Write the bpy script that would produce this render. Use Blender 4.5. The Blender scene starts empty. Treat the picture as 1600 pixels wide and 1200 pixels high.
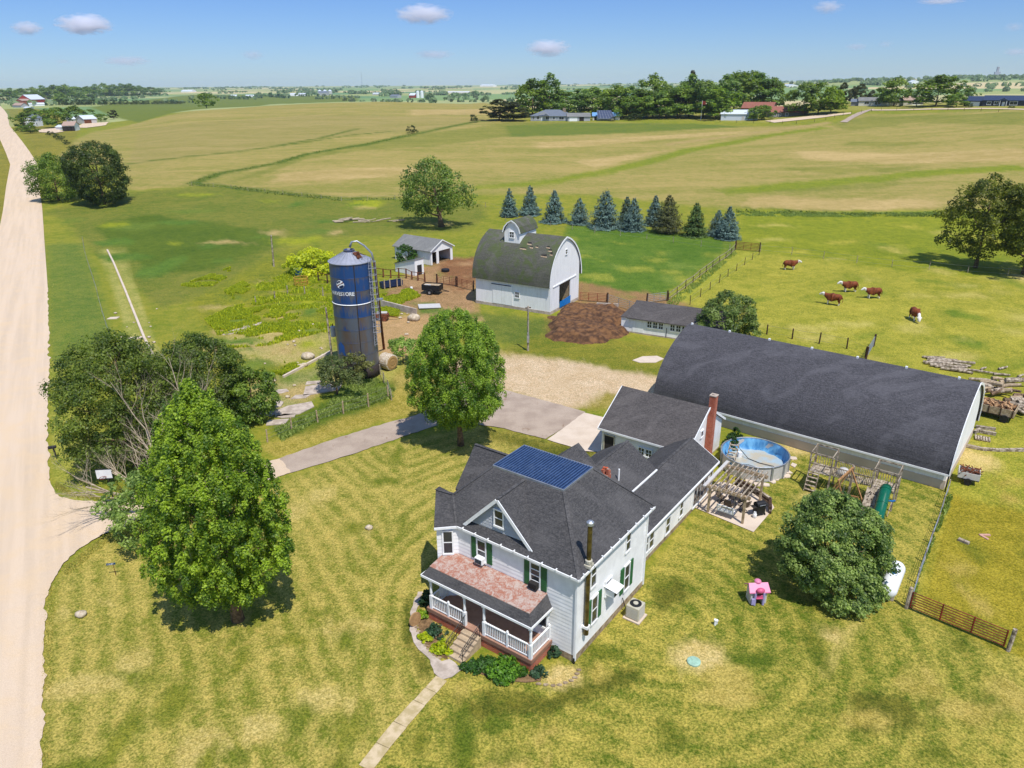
import bpy, bmesh, math, random
import numpy as np
from mathutils import Vector, Matrix, geometry
random.seed(7); RNG=np.random.default_rng(7)
S=bpy.context.scene; COL=S.collection
R_=math.radians
# ------------------------------------------------------------------ camera model (used once to lay the place out)
F=1150.;PT=R_(22.25);RL=R_(-.35);HC=30.
def ray(px,py):
    x=px-800.;y=600.-py;c,s=math.cos(RL),math.sin(RL);x,y=c*x-s*y,s*x+c*y
    return np.array([x,F*math.cos(PT)+y*math.sin(PT),-F*math.sin(PT)+y*math.cos(PT)])/F
def g(px,py,z=0.):
    d=ray(px,py);t=(z-HC)/d[2];return Vector((d[0]*t,d[1]*t,z))
# ------------------------------------------------------------------ terrain
def azpx(px):
    d=ray(px,200);return math.atan2(d[0],d[1])
TC=[(-500,[(0,0),(220,0),(460,5),(1000,4),(2000,-2),(4000,0),(9500,6)]),
(0,[(0,0),(200,0),(460,5),(1000,4),(2000,-2),(4000,0),(9500,8)]),
(150,[(0,0),(200,0),(300,3),(460,5.3),(1000,6),(2000,-2),(4000,0),(9500,8)]),
(320,[(0,0),(200,0),(300,4),(450,9.5),(600,12.8),(750,11),(1000,3),(1500,-3),(4000,0),(9500,6)]),
(560,[(0,0),(180,0),(300,6),(450,11.5),(650,15.6),(800,14),(1100,3),(1500,-3),(4000,0),(9500,6)]),
(750,[(0,0),(175,0),(300,6),(450,11.5),(600,14),(750,12),(1100,2),(1500,-3),(4000,0),(9500,6)]),
(900,[(0,0),(172,0),(300,5.5),(430,11.9),(520,13),(700,8),(1200,-2),(4000,2),(9500,10)]),
(1150,[(0,0),(180,0),(300,6),(430,12.6),(520,14.5),(700,10),(1500,0),(4000,12),(9500,24)]),
(1350,[(0,0),(190,0),(300,7),(430,16.2),(520,17.5),(700,12),(1500,6),(3000,28),(4500,33),(9500,36)]),
(1600,[(0,0),(190,0),(300,8),(430,18.5),(520,19.5),(700,14),(1500,10),(3000,36),(4500,40),(9500,42)]),
(2300,[(0,0),(190,0),(300,8),(430,19),(520,20),(700,14),(1500,10),(3000,36),(4500,40),(9500,42)])]
LD=np.linspace(math.log(5),math.log(9600),900)
def _tab():
    out=[]
    for px,k in TC:
        z=np.interp(np.exp(LD),[a for a,b in k],[b for a,b in k])
        w=np.exp(-np.linspace(-2,2,31)**2);w/=w.sum()
        zp=np.pad(z,15,mode='edge');out.append(np.convolve(zp,w,'valid'))
    return np.array(out)
TAB=_tab();TAZ=np.array([azpx(p) for p,_ in TC])
def vnoise(x,y,seed=0):
    x=np.asarray(x,float);y=np.asarray(y,float)
    xi=np.floor(x).astype(np.int64);yi=np.floor(y).astype(np.int64);fx=x-xi;fy=y-yi
    fx=fx*fx*(3-2*fx);fy=fy*fy*(3-2*fy)
    def h(a,b):
        n=(a*374761393+b*668265263+seed*982451653)&0x7fffffff
        n=((n^(n>>13))*1274126177)&0x7fffffff
        return ((n^(n>>16))&0xffff)/65535.
    return (h(xi,yi)*(1-fx)+h(xi+1,yi)*fx)*(1-fy)+(h(xi,yi+1)*(1-fx)+h(xi+1,yi+1)*fx)*fy
def fbm(x,y,seed=0,o=3):
    a=.5;t=0;n=0
    for i in range(o): t=t+a*vnoise(x*2**i,y*2**i,seed+i);n+=a;a*=.5
    return t/n
def ter(x,y):
    x=np.asarray(x,float);y=np.asarray(y,float)
    D=np.hypot(x,y);a=np.arctan2(x,y)
    fi=np.interp(a,TAZ,np.arange(len(TAZ)));i0=np.minimum(fi.astype(int),len(TAZ)-2);f=fi-i0;f=f*f*(3-2*f)
    di=(np.log(np.maximum(D,5.01))-LD[0])/(LD[1]-LD[0]);di=np.clip(di,0,len(LD)-1.001);j=di.astype(int);w=di-j
    z=(TAB[i0,j]*(1-w)+TAB[i0,j+1]*w)*(1-f)+(TAB[i0+1,j]*(1-w)+TAB[i0+1,j+1]*w)*f
    und=(fbm(x/420,y/420,5,2)-.5)*np.clip((D-900)/1500,0,1)*9
    return z+und*np.clip(1-(D-5000)/4000,0,1)
def gt(px,py):
    """first hit of a picture ray with the terrain"""
    d=ray(px,py);t=np.exp(np.linspace(math.log(20),math.log(9400),5000))
    zz=HC+d[2]*t-ter(d[0]*t,d[1]*t);k=np.argmax(zz<0)
    if zz[k]>=0: k=len(t)-1
    a,b=(t[k-1],t[k]) if k else (t[0],t[0])
    for _ in range(18):
        m=(a+b)/2
        if HC+d[2]*m-float(ter(d[0]*m,d[1]*m))<0:b=m
        else:a=m
    x,y=d[0]*b,d[1]*b;return Vector((x,y,float(ter(x,y))))
def hgt(px,py,base):
    d=ray(px,py);t=math.hypot(base[0],base[1])/math.hypot(d[0],d[1]);return HC+t*d[2]-base[2]
def mpp(p):   # metres per photo pixel at a world point
    return (p[1]*math.cos(PT)-(p[2]-HC)*math.sin(PT))/F
# house frame: x' to the right along the front, y' away along the side wall
HA=R_(36.2);HO=g(897,1034)
def HW(x,y,z=0.):
    return Vector((HO[0]+x*math.cos(HA)+y*math.sin(HA),HO[1]-x*math.sin(HA)+y*math.cos(HA),z))
def HL(p):
    dx,dy=p[0]-HO[0],p[1]-HO[1];return (dx*math.cos(HA)-dy*math.sin(HA),dx*math.sin(HA)+dy*math.cos(HA))
# ------------------------------------------------------------------ objects
def tag(o,label=None,cat=None,group=None,kind=None):
    if label:o['label']=label
    if cat:o['category']=cat
    if group:o['group']=group
    if kind:o['kind']=kind
    return o
def thing(name,label,cat,loc=(0,0,0),rz=0.,group=None):
    o=bpy.data.objects.new(name,None);COL.objects.link(o);o.location=loc;o.rotation_euler=(0,0,rz);o.empty_display_size=.3
    return tag(o,label,cat,group)
def copy_tree(o,parent=None):
    c=o.copy();COL.objects.link(c)
    if parent is not None:c.parent=parent
    for ch in list(o.children):copy_tree(ch,c)
    return c
def again(o,loc,rz=0.,sc=None,label=None,cat=None,group=None):
    c=copy_tree(o);c.location=loc;c.rotation_euler=(0,0,rz)
    if sc is not None:c.scale=sc if hasattr(sc,'__len__') else (sc,)*3
    tag(c,label,cat,group);return c
class MB:
    def __init__(s):s.v=[];s.f=[]
    def add(s,v,f):
        n=len(s.v);s.v+= [tuple(p) for p in v];s.f+=[tuple(i+n for i in q) for q in f];return s
    def box(s,x0,x1,y0,y1,z0,z1):
        return s.add([(x0,y0,z0),(x1,y0,z0),(x1,y1,z0),(x0,y1,z0),(x0,y0,z1),(x1,y0,z1),(x1,y1,z1),(x0,y1,z1)],
        [(0,3,2,1),(4,5,6,7),(0,1,5,4),(1,2,6,5),(2,3,7,6),(3,0,4,7)])
    def poly(s,*p):return s.add(p,[tuple(range(len(p)))])
    def slab(s,pts,t,d=(0,0,-1)):
        """polygon given thickness t along d"""
        d=Vector(d)*t;n=len(pts);a=[Vector(p) for p in pts];b=[p+d for p in a]
        return s.add(a+b,[tuple(range(n)),tuple(reversed(range(n,2*n)))]+[(i,i+n,(i+1)%n+n,(i+1)%n) for i in range(n)])
    def prism(s,xy,z0,z1):
        return s.slab([(x,y,z1) for x,y in xy],z1-z0)
    def tube(s,pts,r,n=6,cap=True):
        pts=[Vector(p) for p in pts];rs=list(r) if hasattr(r,'__len__') else [r]*len(pts);V=[];Fc=[]
        up=None
        for i,p in enumerate(pts):
            t=(pts[min(i+1,len(pts)-1)]-pts[max(i-1,0)]).normalized()
            if up is None: up=Vector((0,0,1)) if abs(t.z)<.9 else Vector((1,0,0))
            a=t.cross(up)
            if a.length<1e-4:a=t.orthogonal()
            a.normalize();b=a.cross(t);up=b
            for k in range(n):
                q=2*math.pi*(k+.5)/n;V.append(p+(a*math.cos(q)+b*math.sin(q))*rs[i])
        for i in range(len(pts)-1):
            for k in range(n):Fc.append((i*n+k,i*n+(k+1)%n,(i+1)*n+(k+1)%n,(i+1)*n+k))
        if cap:Fc+= [tuple(reversed(range(n))),tuple(range((len(pts)-1)*n,len(pts)*n))]
        return s.add(V,Fc)
    def bar(s,a,b,w,h=None):
        """rectangular bar from a to b"""
        a=Vector(a);b=Vector(b);h=h or w;t=(b-a).normalized()
        u=t.cross(Vector((0,0,1)))
        if u.length<1e-3:u=Vector((1,0,0))
        u.normalize();q=u.cross(t).normalized();u*=w/2;q*=h/2
        return s.add([a-u-q,a+u-q,a+u+q,a-u+q,b-u-q,b+u-q,b+u+q,b-u+q],[(0,1,2,3),(7,6,5,4),(0,4,5,1),(1,5,6,2),(2,6,7,3),(3,7,4,0)])
    def lathe(s,prof,n=16,c=(0,0,0),cap=True,ax='z'):
        V=[];Fc=[]
        for r,z in prof:
            for k in range(n):
                q=2*math.pi*k/n;p=(r*math.cos(q),r*math.sin(q),z)
                if ax=='y':p=(p[0],p[2],p[1])
                if ax=='x':p=(p[2],p[0],p[1])
                V.append((p[0]+c[0],p[1]+c[1],p[2]+c[2]))
        for i in range(len(prof)-1):
            for k in range(n):Fc.append((i*n+k,i*n+(k+1)%n,(i+1)*n+(k+1)%n,(i+1)*n+k))
        if cap:Fc+= [tuple(reversed(range(n))),tuple(range((len(prof)-1)*n,len(prof)*n))]
        return s.add(V,Fc)
    def blob(s,c,r,rough=.15,n=10,seed=0):
        rn=random.Random(seed);V=[];Fc=[];m=n//2+1
        ph=[rn.uniform(0,6.3) for _ in range(4)]
        for i in range(m+1):
            th=math.pi*i/m
            for k in range(n):
                q=2*math.pi*k/n
                w=1+rough*(math.sin(3*q+ph[0])*math.sin(2*th+ph[1])+.6*math.sin(5*q+ph[2]+th*3)+rn.uniform(-.4,.4)*math.sin(th))
                V.append((c[0]+r[0]*w*math.sin(th)*math.cos(q),c[1]+r[1]*w*math.sin(th)*math.sin(q),c[2]+r[2]*w*math.cos(th)))
        for i in range(m):
            for k in range(n):Fc.append((i*n+k,(i+1)*n+k,(i+1)*n+(k+1)%n,i*n+(k+1)%n))
        return s.add(V,Fc)
    def build(s,name,m,parent=None,smooth=False,loc=None,bevel=0):
        me=bpy.data.meshes.new(name);me.from_pydata(s.v,[],s.f);me.validate();me.update()
        bm=bmesh.new();bm.from_mesh(me);bmesh.ops.remove_doubles(bm,verts=bm.verts,dist=1e-5);bmesh.ops.recalc_face_normals(bm,faces=bm.faces)
        bm.to_mesh(me);bm.free()
        if smooth:me.polygons.foreach_set('use_smooth',[True]*len(me.polygons))
        me.materials.append(m);o=bpy.data.objects.new(name,me);COL.objects.link(o)
        if parent is not None:o.parent=parent
        if loc is not None:o.location=loc
        if bevel:
            b=o.modifiers.new('Bevel','BEVEL');b.width=bevel;b.segments=2;b.limit_method='ANGLE'
        return o
def npmesh(name,V,Q,m,parent=None,tint=None):
    """big quad mesh from arrays"""
    me=bpy.data.meshes.new(name);n=len(V);q=len(Q)
    me.vertices.add(n);me.vertices.foreach_set('co',np.asarray(V,np.float32).ravel())
    k=Q.shape[1];me.loops.add(q*k);me.loops.foreach_set('vertex_index',np.asarray(Q,np.int32).ravel())
    me.polygons.add(q);me.polygons.foreach_set('loop_start',np.arange(0,q*k,k,dtype=np.int32))
    if tint is not None:
        a=me.attributes.new('tint','FLOAT_COLOR','POINT');c=np.ones((n,4),np.float32);c[:,:3]=tint;a.data.foreach_set('color',c.ravel())
    me.update();me.validate();me.materials.append(m)
    o=bpy.data.objects.new(name,me);COL.objects.link(o)
    if parent is not None:o.parent=parent
    return o
# ------------------------------------------------------------------ materials
def lin(c):
    c=c/255.;return c/12.92 if c<=.04045 else ((c+.055)/1.055)**2.4
KA=.78
def sr(r,gg,b,k=None):
    k=KA if k is None else k;return tuple(min(.85,lin(x)*k) for x in (r,gg,b))
class NT:
    def __init__(s,name):
        s.m=bpy.data.materials.new(name);s.m.use_nodes=True;s.t=s.m.node_tree;s.b=s.t.nodes['Principled BSDF'];s.out=s.t.nodes['Material Output']
    def n(s,ty,**k):
        o=s.t.nodes.new(ty)
        for a,b in k.items():
            if hasattr(o,a):setattr(o,a,b)
        return o
    def l(s,a,b):s.t.links.new(a,b)
    def val(s,x,sock):
        if hasattr(x,'is_output') or isinstance(x,bpy.types.NodeSocket):s.l(x,sock)
        else:sock.default_value=x
    def math(s,op,a,b=0.,c=0.):
        o=s.n('ShaderNodeMath',operation=op);s.val(a,o.inputs[0]);s.val(b,o.inputs[1]);s.val(c,o.inputs[2]);return o.outputs[0]
    def mix(s,f,a,b,bt='MIX'):
        o=s.n('ShaderNodeMix',data_type='RGBA',blend_type=bt);s.val(f,o.inputs[0])
        for x,i in((a,6),(b,7)):
            if isinstance(x,tuple):o.inputs[i].default_value=(*x,1) if len(x)==3 else x
            else:s.l(x,o.inputs[i])
        return o.outputs[2]
    def noise(s,sc,det=3,rough=.55,vec=None,dist=0.,stretch=None):
        o=s.n('ShaderNodeTexNoise');o.inputs['Scale'].default_value=sc;o.inputs['Detail'].default_value=det;o.inputs['Roughness'].default_value=rough;o.inputs['Distortion'].default_value=dist
        v=vec if vec is not None else s.pos()
        if stretch:
            q=s.n('ShaderNodeMapping');q.inputs['Scale'].default_value=stretch;s.l(v,q.inputs[0]);v=q.outputs[0]
        s.l(v,o.inputs['Vector']);return o.outputs[0]
    def pos(s,obj=False):
        if obj:return s.n('ShaderNodeTexCoord').outputs['Object']
        return s.n('ShaderNodeNewGeometry').outputs['Position']
    def ramp(s,f,a,b,lo=0.,hi=1.):
        o=s.n('ShaderNodeMapRange',interpolation_type='SMOOTHSTEP');s.val(f,o.inputs[0]);o.inputs[1].default_value=a;o.inputs[2].default_value=b;o.inputs[3].default_value=lo;o.inputs[4].default_value=hi;return o.outputs[0]
    def bump(s,h,st=.3,d=.02,chain=None):
        o=s.n('ShaderNodeBump');o.inputs['Strength'].default_value=st;o.inputs['Distance'].default_value=d;s.l(h,o.inputs['Height'])
        if chain:s.l(chain,o.inputs['Normal'])
        s.l(o.outputs[0],s.b.inputs['Normal']);return o.outputs[0]
    def base(s,c):
        if isinstance(c,tuple):s.b.inputs['Base Color'].default_value=(*c,1)
        else:s.l(c,s.b.inputs['Base Color'])
    def set(s,rough=.8,metal=0.,spec=.3):
        s.b.inputs['Roughness'].default_value=rough;s.b.inputs['Metallic'].default_value=metal;s.b.inputs['Specular IOR Level'].default_value=spec;return s.m
_MC={}
def plain(name,c,rough=.7,metal=0.,var=.25,sc=3.,bump=0.,c2=None,obj=False,spec=.3,detail=4,lohi=(.35,.65)):
    """a paint / stone / wood with its own blotches"""
    if name in _MC:return _MC[name]
    t=NT(name);v=t.pos(obj);n=t.noise(sc,detail,.6,vec=v)
    d=c2 if c2 else tuple(x*(1-var) for x in c)
    t.base(t.mix(t.ramp(n,*lohi),c,d))
    if bump:t.bump(t.noise(sc*5,3,.6,vec=v),.5,bump)
    _MC[name]=t.set(rough,metal,spec);return t.m
def axis(t,v,i):
    s=t.n('ShaderNodeSeparateXYZ');t.l(v,s.inputs[0]);return s.outputs[i]
def siding_mat(name,c,pitch=.2,dirt=.12):
    if name in _MC:return _MC[name]
    t=NT(name);v=t.pos();z=axis(t,v,2);fr=t.math('FRACT',t.math('DIVIDE',z,pitch))
    n=t.noise(.8,4,.6,vec=v);n2=t.noise(9,3,.6,vec=v,stretch=(1,1,.25))
    col=t.mix(t.ramp(n,.4,.75,0,dirt*1.5),c,tuple(x*.8*y for x,y in zip(c,(1,.97,.9))))
    col=t.mix(t.ramp(n2,.5,.8,0,dirt),col,tuple(x*.72 for x in c));t.base(col)
    t.bump(fr,1.,-.028);_MC[name]=t.set(.45,0,.35);return t.m
def board_mat(name,c,pitch=.25,c2=None,ax=0,rough=.7):
    """vertical boards, object space"""
    if name in _MC:return _MC[name]
    t=NT(name);v=t.pos(True);x=axis(t,v,ax);fr=t.math('FRACT',t.math('DIVIDE',x,pitch));gap=t.ramp(fr,0.,.08)
    n=t.noise(1.2,5,.65,vec=v,stretch=(3,3,.4));t.base(t.mix(t.ramp(n,.35,.75),c,c2 or tuple(q*.75 for q in c)))
    t.bump(gap,.35,.008);_MC[name]=t.set(rough);return t.m
def shingle_mat(name,c,c2,row=.15,patch=None,slope=1.):
    if name in _MC:return _MC[name]
    t=NT(name);v=t.pos();z=axis(t,v,2)
    n=t.noise(9,4,.8,vec=v);n2=t.noise(.42,4,.6,vec=v,dist=.8,stretch=(.5,1.4,.9));n3=t.noise(5,4,.75,vec=v,stretch=(.6,.6,7))
    col=t.mix(t.ramp(n,.38,.64),c,c2);col=t.mix(t.ramp(n3,.42,.66,0,.75),col,tuple(x*.62 for x in c))
    col=t.mix(t.ramp(n2,.46,.66,0,.34),col,tuple(x*1.3 for x in c2))
    if patch:
        n4=t.noise(.55,5,.65,vec=v,dist=1.);col=t.mix(t.ramp(n4,.42,.62,0,.85),col,patch)
    t.base(col);fr=t.math('FRACT',t.math('DIVIDE',z,row));b=t.bump(fr,.55,-.02);t.bump(n,.5,.02,chain=b)
    _MC[name]=t.set(.9,0,.2);return t.m
def brick_mat(name,c,c2,sc=1.):
    if name in _MC:return _MC[name]
    t=NT(name);v=t.pos(True);z=axis(t,v,2);x=t.math('ADD',axis(t,v,0),axis(t,v,1))
    co=t.n('ShaderNodeCombineXYZ');t.l(x,co.inputs[0]);t.l(z,co.inputs[1])
    b=t.n('ShaderNodeTexBrick');b.inputs['Scale'].default_value=sc;b.inputs['Mortar Size'].default_value=.012;b.inputs['Brick Width'].default_value=.22;b.inputs['Row Height'].default_value=.075
    b.inputs['Color1'].default_value=(*c,1);b.inputs['Color2'].default_value=(*c2,1);b.inputs['Mortar'].default_value=(.33,.24,.19,1);t.l(co.outputs[0],b.inputs['Vector'])
    n=t.noise(2.,4,.6,vec=v);t.base(t.mix(t.ramp(n,.4,.7,0,.5),b.outputs[0],tuple(q*.55 for q in c)));t.bump(b.outputs[1],.5,-.01)
    _MC[name]=t.set(.85);return t.m
def leaf_mat(name,trans=.42,rough=.5):
    t=NT(name);a=t.n('ShaderNodeAttribute',attribute_name='tint');t.l(a.outputs['Color'],t.b.inputs['Base Color']);t.set(rough,0,.35)
    tr=t.n('ShaderNodeBsdfTranslucent');m=t.n('ShaderNodeMixShader');m.inputs[0].default_value=trans
    hs=t.n('ShaderNodeHueSaturation');hs.inputs['Saturation'].default_value=1.15;hs.inputs['Value'].default_value=1.7;t.l(a.outputs['Color'],hs.inputs['Color']);t.l(hs.outputs[0],tr.inputs['Color'])
    t.l(t.b.outputs[0],m.inputs[1]);t.l(tr.outputs[0],m.inputs[2]);t.l(m.outputs[0],t.out.inputs['Surface']);return t.m
def glass_mat():
    t=NT('window_glass');n=t.noise(1.5,2,.5);t.base(t.mix(n,(.012,.015,.02),(.05,.055,.06)));return t.set(.08,0,.6)
M={}
M['white']=plain('white_paint',(.84,.84,.83),.45,var=.1,sc=2)
M['siding']=siding_mat('white_lap_siding',(.72,.74,.78))
M['cream_siding']=siding_mat('cream_lap_siding',(.66,.64,.6),.22)
M['barnwhite']=board_mat('whitewashed_barn_boards',(.85,.84,.82),.22,(.74,.73,.71),0)
M['shingle']=shingle_mat('charcoal_shingles',sr(76,75,76,.7),sr(106,103,102,.7))
M['barnshingle']=shingle_mat('dark_barn_shingles',sr(76,75,79,.7),sr(108,106,110,.7),.16)
M['oldshingle']=shingle_mat('mossy_old_shingles',sr(92,92,82,.7),sr(120,118,108,.7),.2,patch=sr(92,104,62,.7))
M['greyshingle']=shingle_mat('grey_shingles',sr(135,135,132,.7),sr(155,154,150,.7),.15)
M['glass']=glass_mat()
M['shutter']=plain('green_shutter_paint',sr(52,112,66),.45,var=.15,sc=4)
M['brick']=brick_mat('red_brick',sr(220,104,62),sr(190,82,50))
M['stone']=plain('pale_foundation_stone',sr(190,170,140),.9,sc=3,bump=.03,c2=sr(140,118,92))
M['concrete']=plain('old_concrete',sr(228,210,190),.9,sc=.7,bump=.004,c2=sr(212,192,170),lohi=(.3,.8))
M['gconcrete']=plain('grey_concrete',sr(210,194,178),.9,sc=1.6,bump=.006,c2=sr(178,162,146))
M['deck']=board_mat('brown_deck_boards',sr(186,144,122),.14,sr(164,124,104),1)
M['trimbrown']=plain('brown_deck_fascia',sr(160,120,100),.6,var=.12,sc=4)
M['wood']=plain('weathered_wood',sr(204,182,150),.8,sc=5,bump=.006,c2=sr(162,138,108))
M['newwood']=plain('cedar_wood',sr(190,145,98),.75,sc=5,bump=.004,c2=sr(158,112,70))
M['greywood']=plain('grey_bleached_wood',sr(206,190,168),.85,sc=4,bump=.02,c2=sr(120,104,86))
M['darkwood']=plain('dark_post_wood',sr(92,66,50),.9,sc=5,c2=sr(60,44,36))
M['bark']=plain('tree_bark',sr(150,124,98),.95,sc=5,bump=.05,c2=sr(96,76,58))
M['deadbark']=plain('bare_grey_bark',sr(204,188,162),.95,sc=6,bump=.02,c2=sr(166,148,122))
M['galv']=plain('galvanised_steel',sr(190,195,202),.4,.6,var=.2,sc=3)
M['black']=plain('black_metal',(.02,.02,.022),.5,.2,var=.3,sc=4)
M['dark']=plain('dark_interior',(.03,.026,.024),.9,var=.3,sc=2)
M['rust']=plain('rusty_steel',sr(150,90,60),.8,.2,sc=4,c2=sr(84,48,36),bump=.004)
M['redgate']=plain('red_gate_paint',sr(150,48,42),.5,.1,sc=3,c2=sr(112,50,40))
M['beige']=plain('beige_enamel',sr(205,198,178),.45,var=.1)
M['brass']=plain('bronze_flue_pipe',sr(128,112,60),.35,.6,sc=2,c2=sr(84,72,44))
M['pink']=plain('pink_plastic',sr(236,140,178),.4,var=.08)
M['dpink']=plain('deep_pink_plastic',sr(224,100,140),.4,var=.08)
M['palegrey']=plain('pale_grey_plastic',sr(214,210,204),.45,var=.08)
M['lilac']=plain('lilac_plastic',sr(176,166,214),.45,var=.08)
M['slide']=plain('green_slide_plastic',sr(8,104,74),.22,var=.12,spec=.6)
M['blue']=plain('blue_plastic',sr(40,130,200),.5,var=.25,sc=3)
M['sheetblue']=plain('blue_tarp',sr(20,140,225),.5,var=.3,sc=4)
M['tank']=plain('white_tank_enamel',(.78,.79,.8),.3,var=.06)
M['soil']=plain('garden_soil',sr(150,120,84),.95,sc=4,bump=.03,c2=sr(104,82,56))
M['leaf']=leaf_mat('leaf_foliage');M['needle']=leaf_mat('conifer_needles',.1,.6);M['grassblade']=leaf_mat('grass_blades',.3,.6)
# ------------------------------------------------------------------ ground sheet
def pip(poly,x,y):
    p=np.array([(q[0],q[1]) for q in poly]);x0,y0=p.min(0);x1,y1=p.max(0)
    ins=np.zeros(x.shape,bool);bb=(x>=x0)&(x<=x1)&(y>=y0)&(y<=y1)
    if not bb.any():return ins
    X=x[bb];Y=y[bb];r=np.zeros(X.shape,bool);n=len(p)
    for i in range(n):
        ax,ay=p[i];bx,by=p[(i+1)%n]
        if ay==by:continue
        c=((ay>Y)!=(by>Y))&(X<(bx-ax)*(Y-ay)/(by-ay)+ax);r^=c
    ins[bb]=r;return ins
def strip(pts,w):
    """polyline of ground points -> band polygon w metres wide"""
    L=[];Rr=[]
    for i,p in enumerate(pts):
        a=pts[max(i-1,0)];b=pts[min(i+1,len(pts)-1)];t=Vector((b[0]-a[0],b[1]-a[1])).normalized();ww=w[i] if hasattr(w,'__len__') else w
        L.append((p[0]-t.y*ww/2,p[1]+t.x*ww/2));Rr.append((p[0]+t.y*ww/2,p[1]-t.x*ww/2))
    return L+Rr[::-1]
LAWN=(sr(204,188,92),sr(124,142,42));LAWN2=(sr(200,184,70),sr(120,138,30))
PAST=(sr(200,196,64),sr(138,156,30));LUSH=(sr(152,164,66),sr(98,134,38));DEEP=(sr(112,146,52),sr(74,116,36))
WEED=(sr(182,186,28),sr(92,124,34));FIELD=(sr(192,170,100),sr(142,150,64));FIELDG=(sr(164,162,76),sr(122,142,54));CROP=(sr(122,142,58),sr(92,126,56))
SAND=(sr(228,202,170),sr(202,172,132));MUD=(sr(192,152,112),sr(146,118,80));VERGE=(sr(170,168,74),sr(112,130,48));STUB=(sr(206,180,120),sr(172,158,86));GWAY=(sr(152,168,58),sr(112,142,46))
def scl(c,k):return tuple(tuple(min(.85,x*y) for x,y in zip(q,k)) for q in c)
LAWN=(sr(198,177,94),sr(120,128,42));LAWN2=(sr(192,174,82),sr(92,112,28));LUSH=scl(LUSH,(.9,.68,.62));DEEP=scl(DEEP,(.95,.7,.66));PAST=(sr(188,176,70),sr(126,134,40));FIELD=(sr(172,152,92),sr(132,132,58));FIELDG=(sr(148,140,70),sr(112,120,48));STUB=(sr(192,166,112),sr(160,142,82));CROP=scl(CROP,(.95,.75,.7));WEED=(sr(158,152,46),sr(92,112,36));VERGE=scl(VERGE,(.92,.76,.7));GWAY=scl(GWAY,(.95,.8,.7))
def G0(*q):return [g(*p) for p in q]
def GT(*q):return [gt(*p) for p in q]
def make_ground():
    fa=np.arange(-42,42.01,.17);sa=np.concatenate([np.arange(-75,-42,1.),fa,np.arange(43,76,1.),np.arange(81,285,6.)])
    sa=np.radians(sa);D=[6.]
    while D[-1]<9400:D.append(D[-1]*(1.0115 if D[-1]<900 else 1.02))
    D=np.array(D);A_,DD=np.meshgrid(sa,D);x=(DD*np.sin(A_)).ravel();y=(DD*np.cos(A_)).ravel();z=ter(x,y)
    na=len(sa);nd=len(D);D1=DD.ravel()
    # small humps in rough grass
    ca=np.empty((len(x),3),np.float32);cb=np.empty_like(ca);k=np.zeros((len(x),3),np.float32)  # k: rows, mow, grain
    ca[:]=LUSH[0];cb[:]=LUSH[1]
    wsc=np.clip(D1/60,.4,25)
    wx=x+(fbm(x/wsc/1.3,y/wsc/1.3,11,3)-.5)*wsc*1.1;wy=y+(fbm(x/wsc/1.3+40,y/wsc/1.3,12,3)-.5)*wsc*1.1
    WX=[];WY=[]
    for q in range(6):
        am=np.where(D1<250,[.9,1.2,1.6,2.2,2.8,3.4][q],[.3,.5,.7,.9,1.1,1.3][q])*wsc*1.5;fr=wsc*[1.5,2.5,1.1,3.2,.8,1.9][q]
        WX.append(x+(fbm(x/fr,y/fr,11+q,3)-.5)*am);WY.append(y+(fbm(x/fr+40,y/fr,31+q,3)-.5)*am)
    def paint(poly,c,kk=(0,0,1.),edge=None,wig=True):
        w=np.zeros(len(x),np.float32)
        for q in range(6):w+=pip(poly,WX[q],WY[q])
        w/=6;m=w>0;w=w[m][:,None];ca[m]=ca[m]*(1-w)+np.array(c[0])*w;cb[m]=cb[m]*(1-w)+np.array(c[1])*w;k[m]=k[m]*(1-w)+np.array(kk)*w
    # --- far country: a patchwork of fields
    far=D1>620
    u=x*math.cos(R_(30))+y*math.sin(R_(30));v=-x*math.sin(R_(30))+y*math.cos(R_(30))
    vv=v+60*np.sin(u/400);ci=np.floor(u/520+.5*np.floor(vv/380)%2);cj=np.floor(vv/380)
    hsh=((ci*73856093).astype(np.int64)^(cj*19349663).astype(np.int64))&1023
    pal=[(150,158,98),(122,148,92),(196,180,136),(112,140,90),(140,152,92),(176,172,120),(104,136,92),(158,164,110)]
    for i,c in enumerate(pal):
        m=far&(hsh%8==i);ca[m]=sr(*c);cb[m]=sr(*[q*.9 for q in c])
    hb=np.minimum(np.abs((u/520+.5*np.floor(vv/380)%2)%1),np.abs((vv/380)%1))
    # --- rolling fields between the pasture and the crest
    fld=GT((196,262),(60,250),(150,205),(215,192),(320,172),(420,165),(560,160),(760,160),(820,190),(1000,192),(1240,196),(1300,196),(1340,178),(1600,172),(1700,172),(1700,336),(1470,334),(1300,333),(1150,327),(900,303),(700,303),(620,309),(540,311),(420,300),(330,289),(200,297))
    paint(fld,FIELD,(1,0,.6))
    fl2=GT((0,205),(60,200),(150,196),(215,192),(320,172),(420,164),(640,159),(830,160),(820,150),(600,150),(300,150),(140,168),(60,180))
    paint(GT((140,168),(215,192),(320,170),(420,163),(560,158),(560,150),(300,148),(180,160)),CROP,(.5,0,.5))
    paint(GT((200,258),(330,241),(430,227),(520,213),(640,206),(760,190),(760,184),(600,181),(480,180),(330,190),(215,205)),((sr(166,148,92)),sr(138,132,66)),(1,0,.6))
    paint(GT((330,290),(480,240),(640,212),(800,190),(1000,193),(1080,196),(940,203),(800,212),(680,228),(560,236),(480,248),(400,276)),FIELDG,(.8,0,.6))
    paint(GT((790,197),(900,192),(1060,193),(1180,197),(1000,207),(860,212),(800,214)),CROP,(.5,0,.5))
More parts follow.
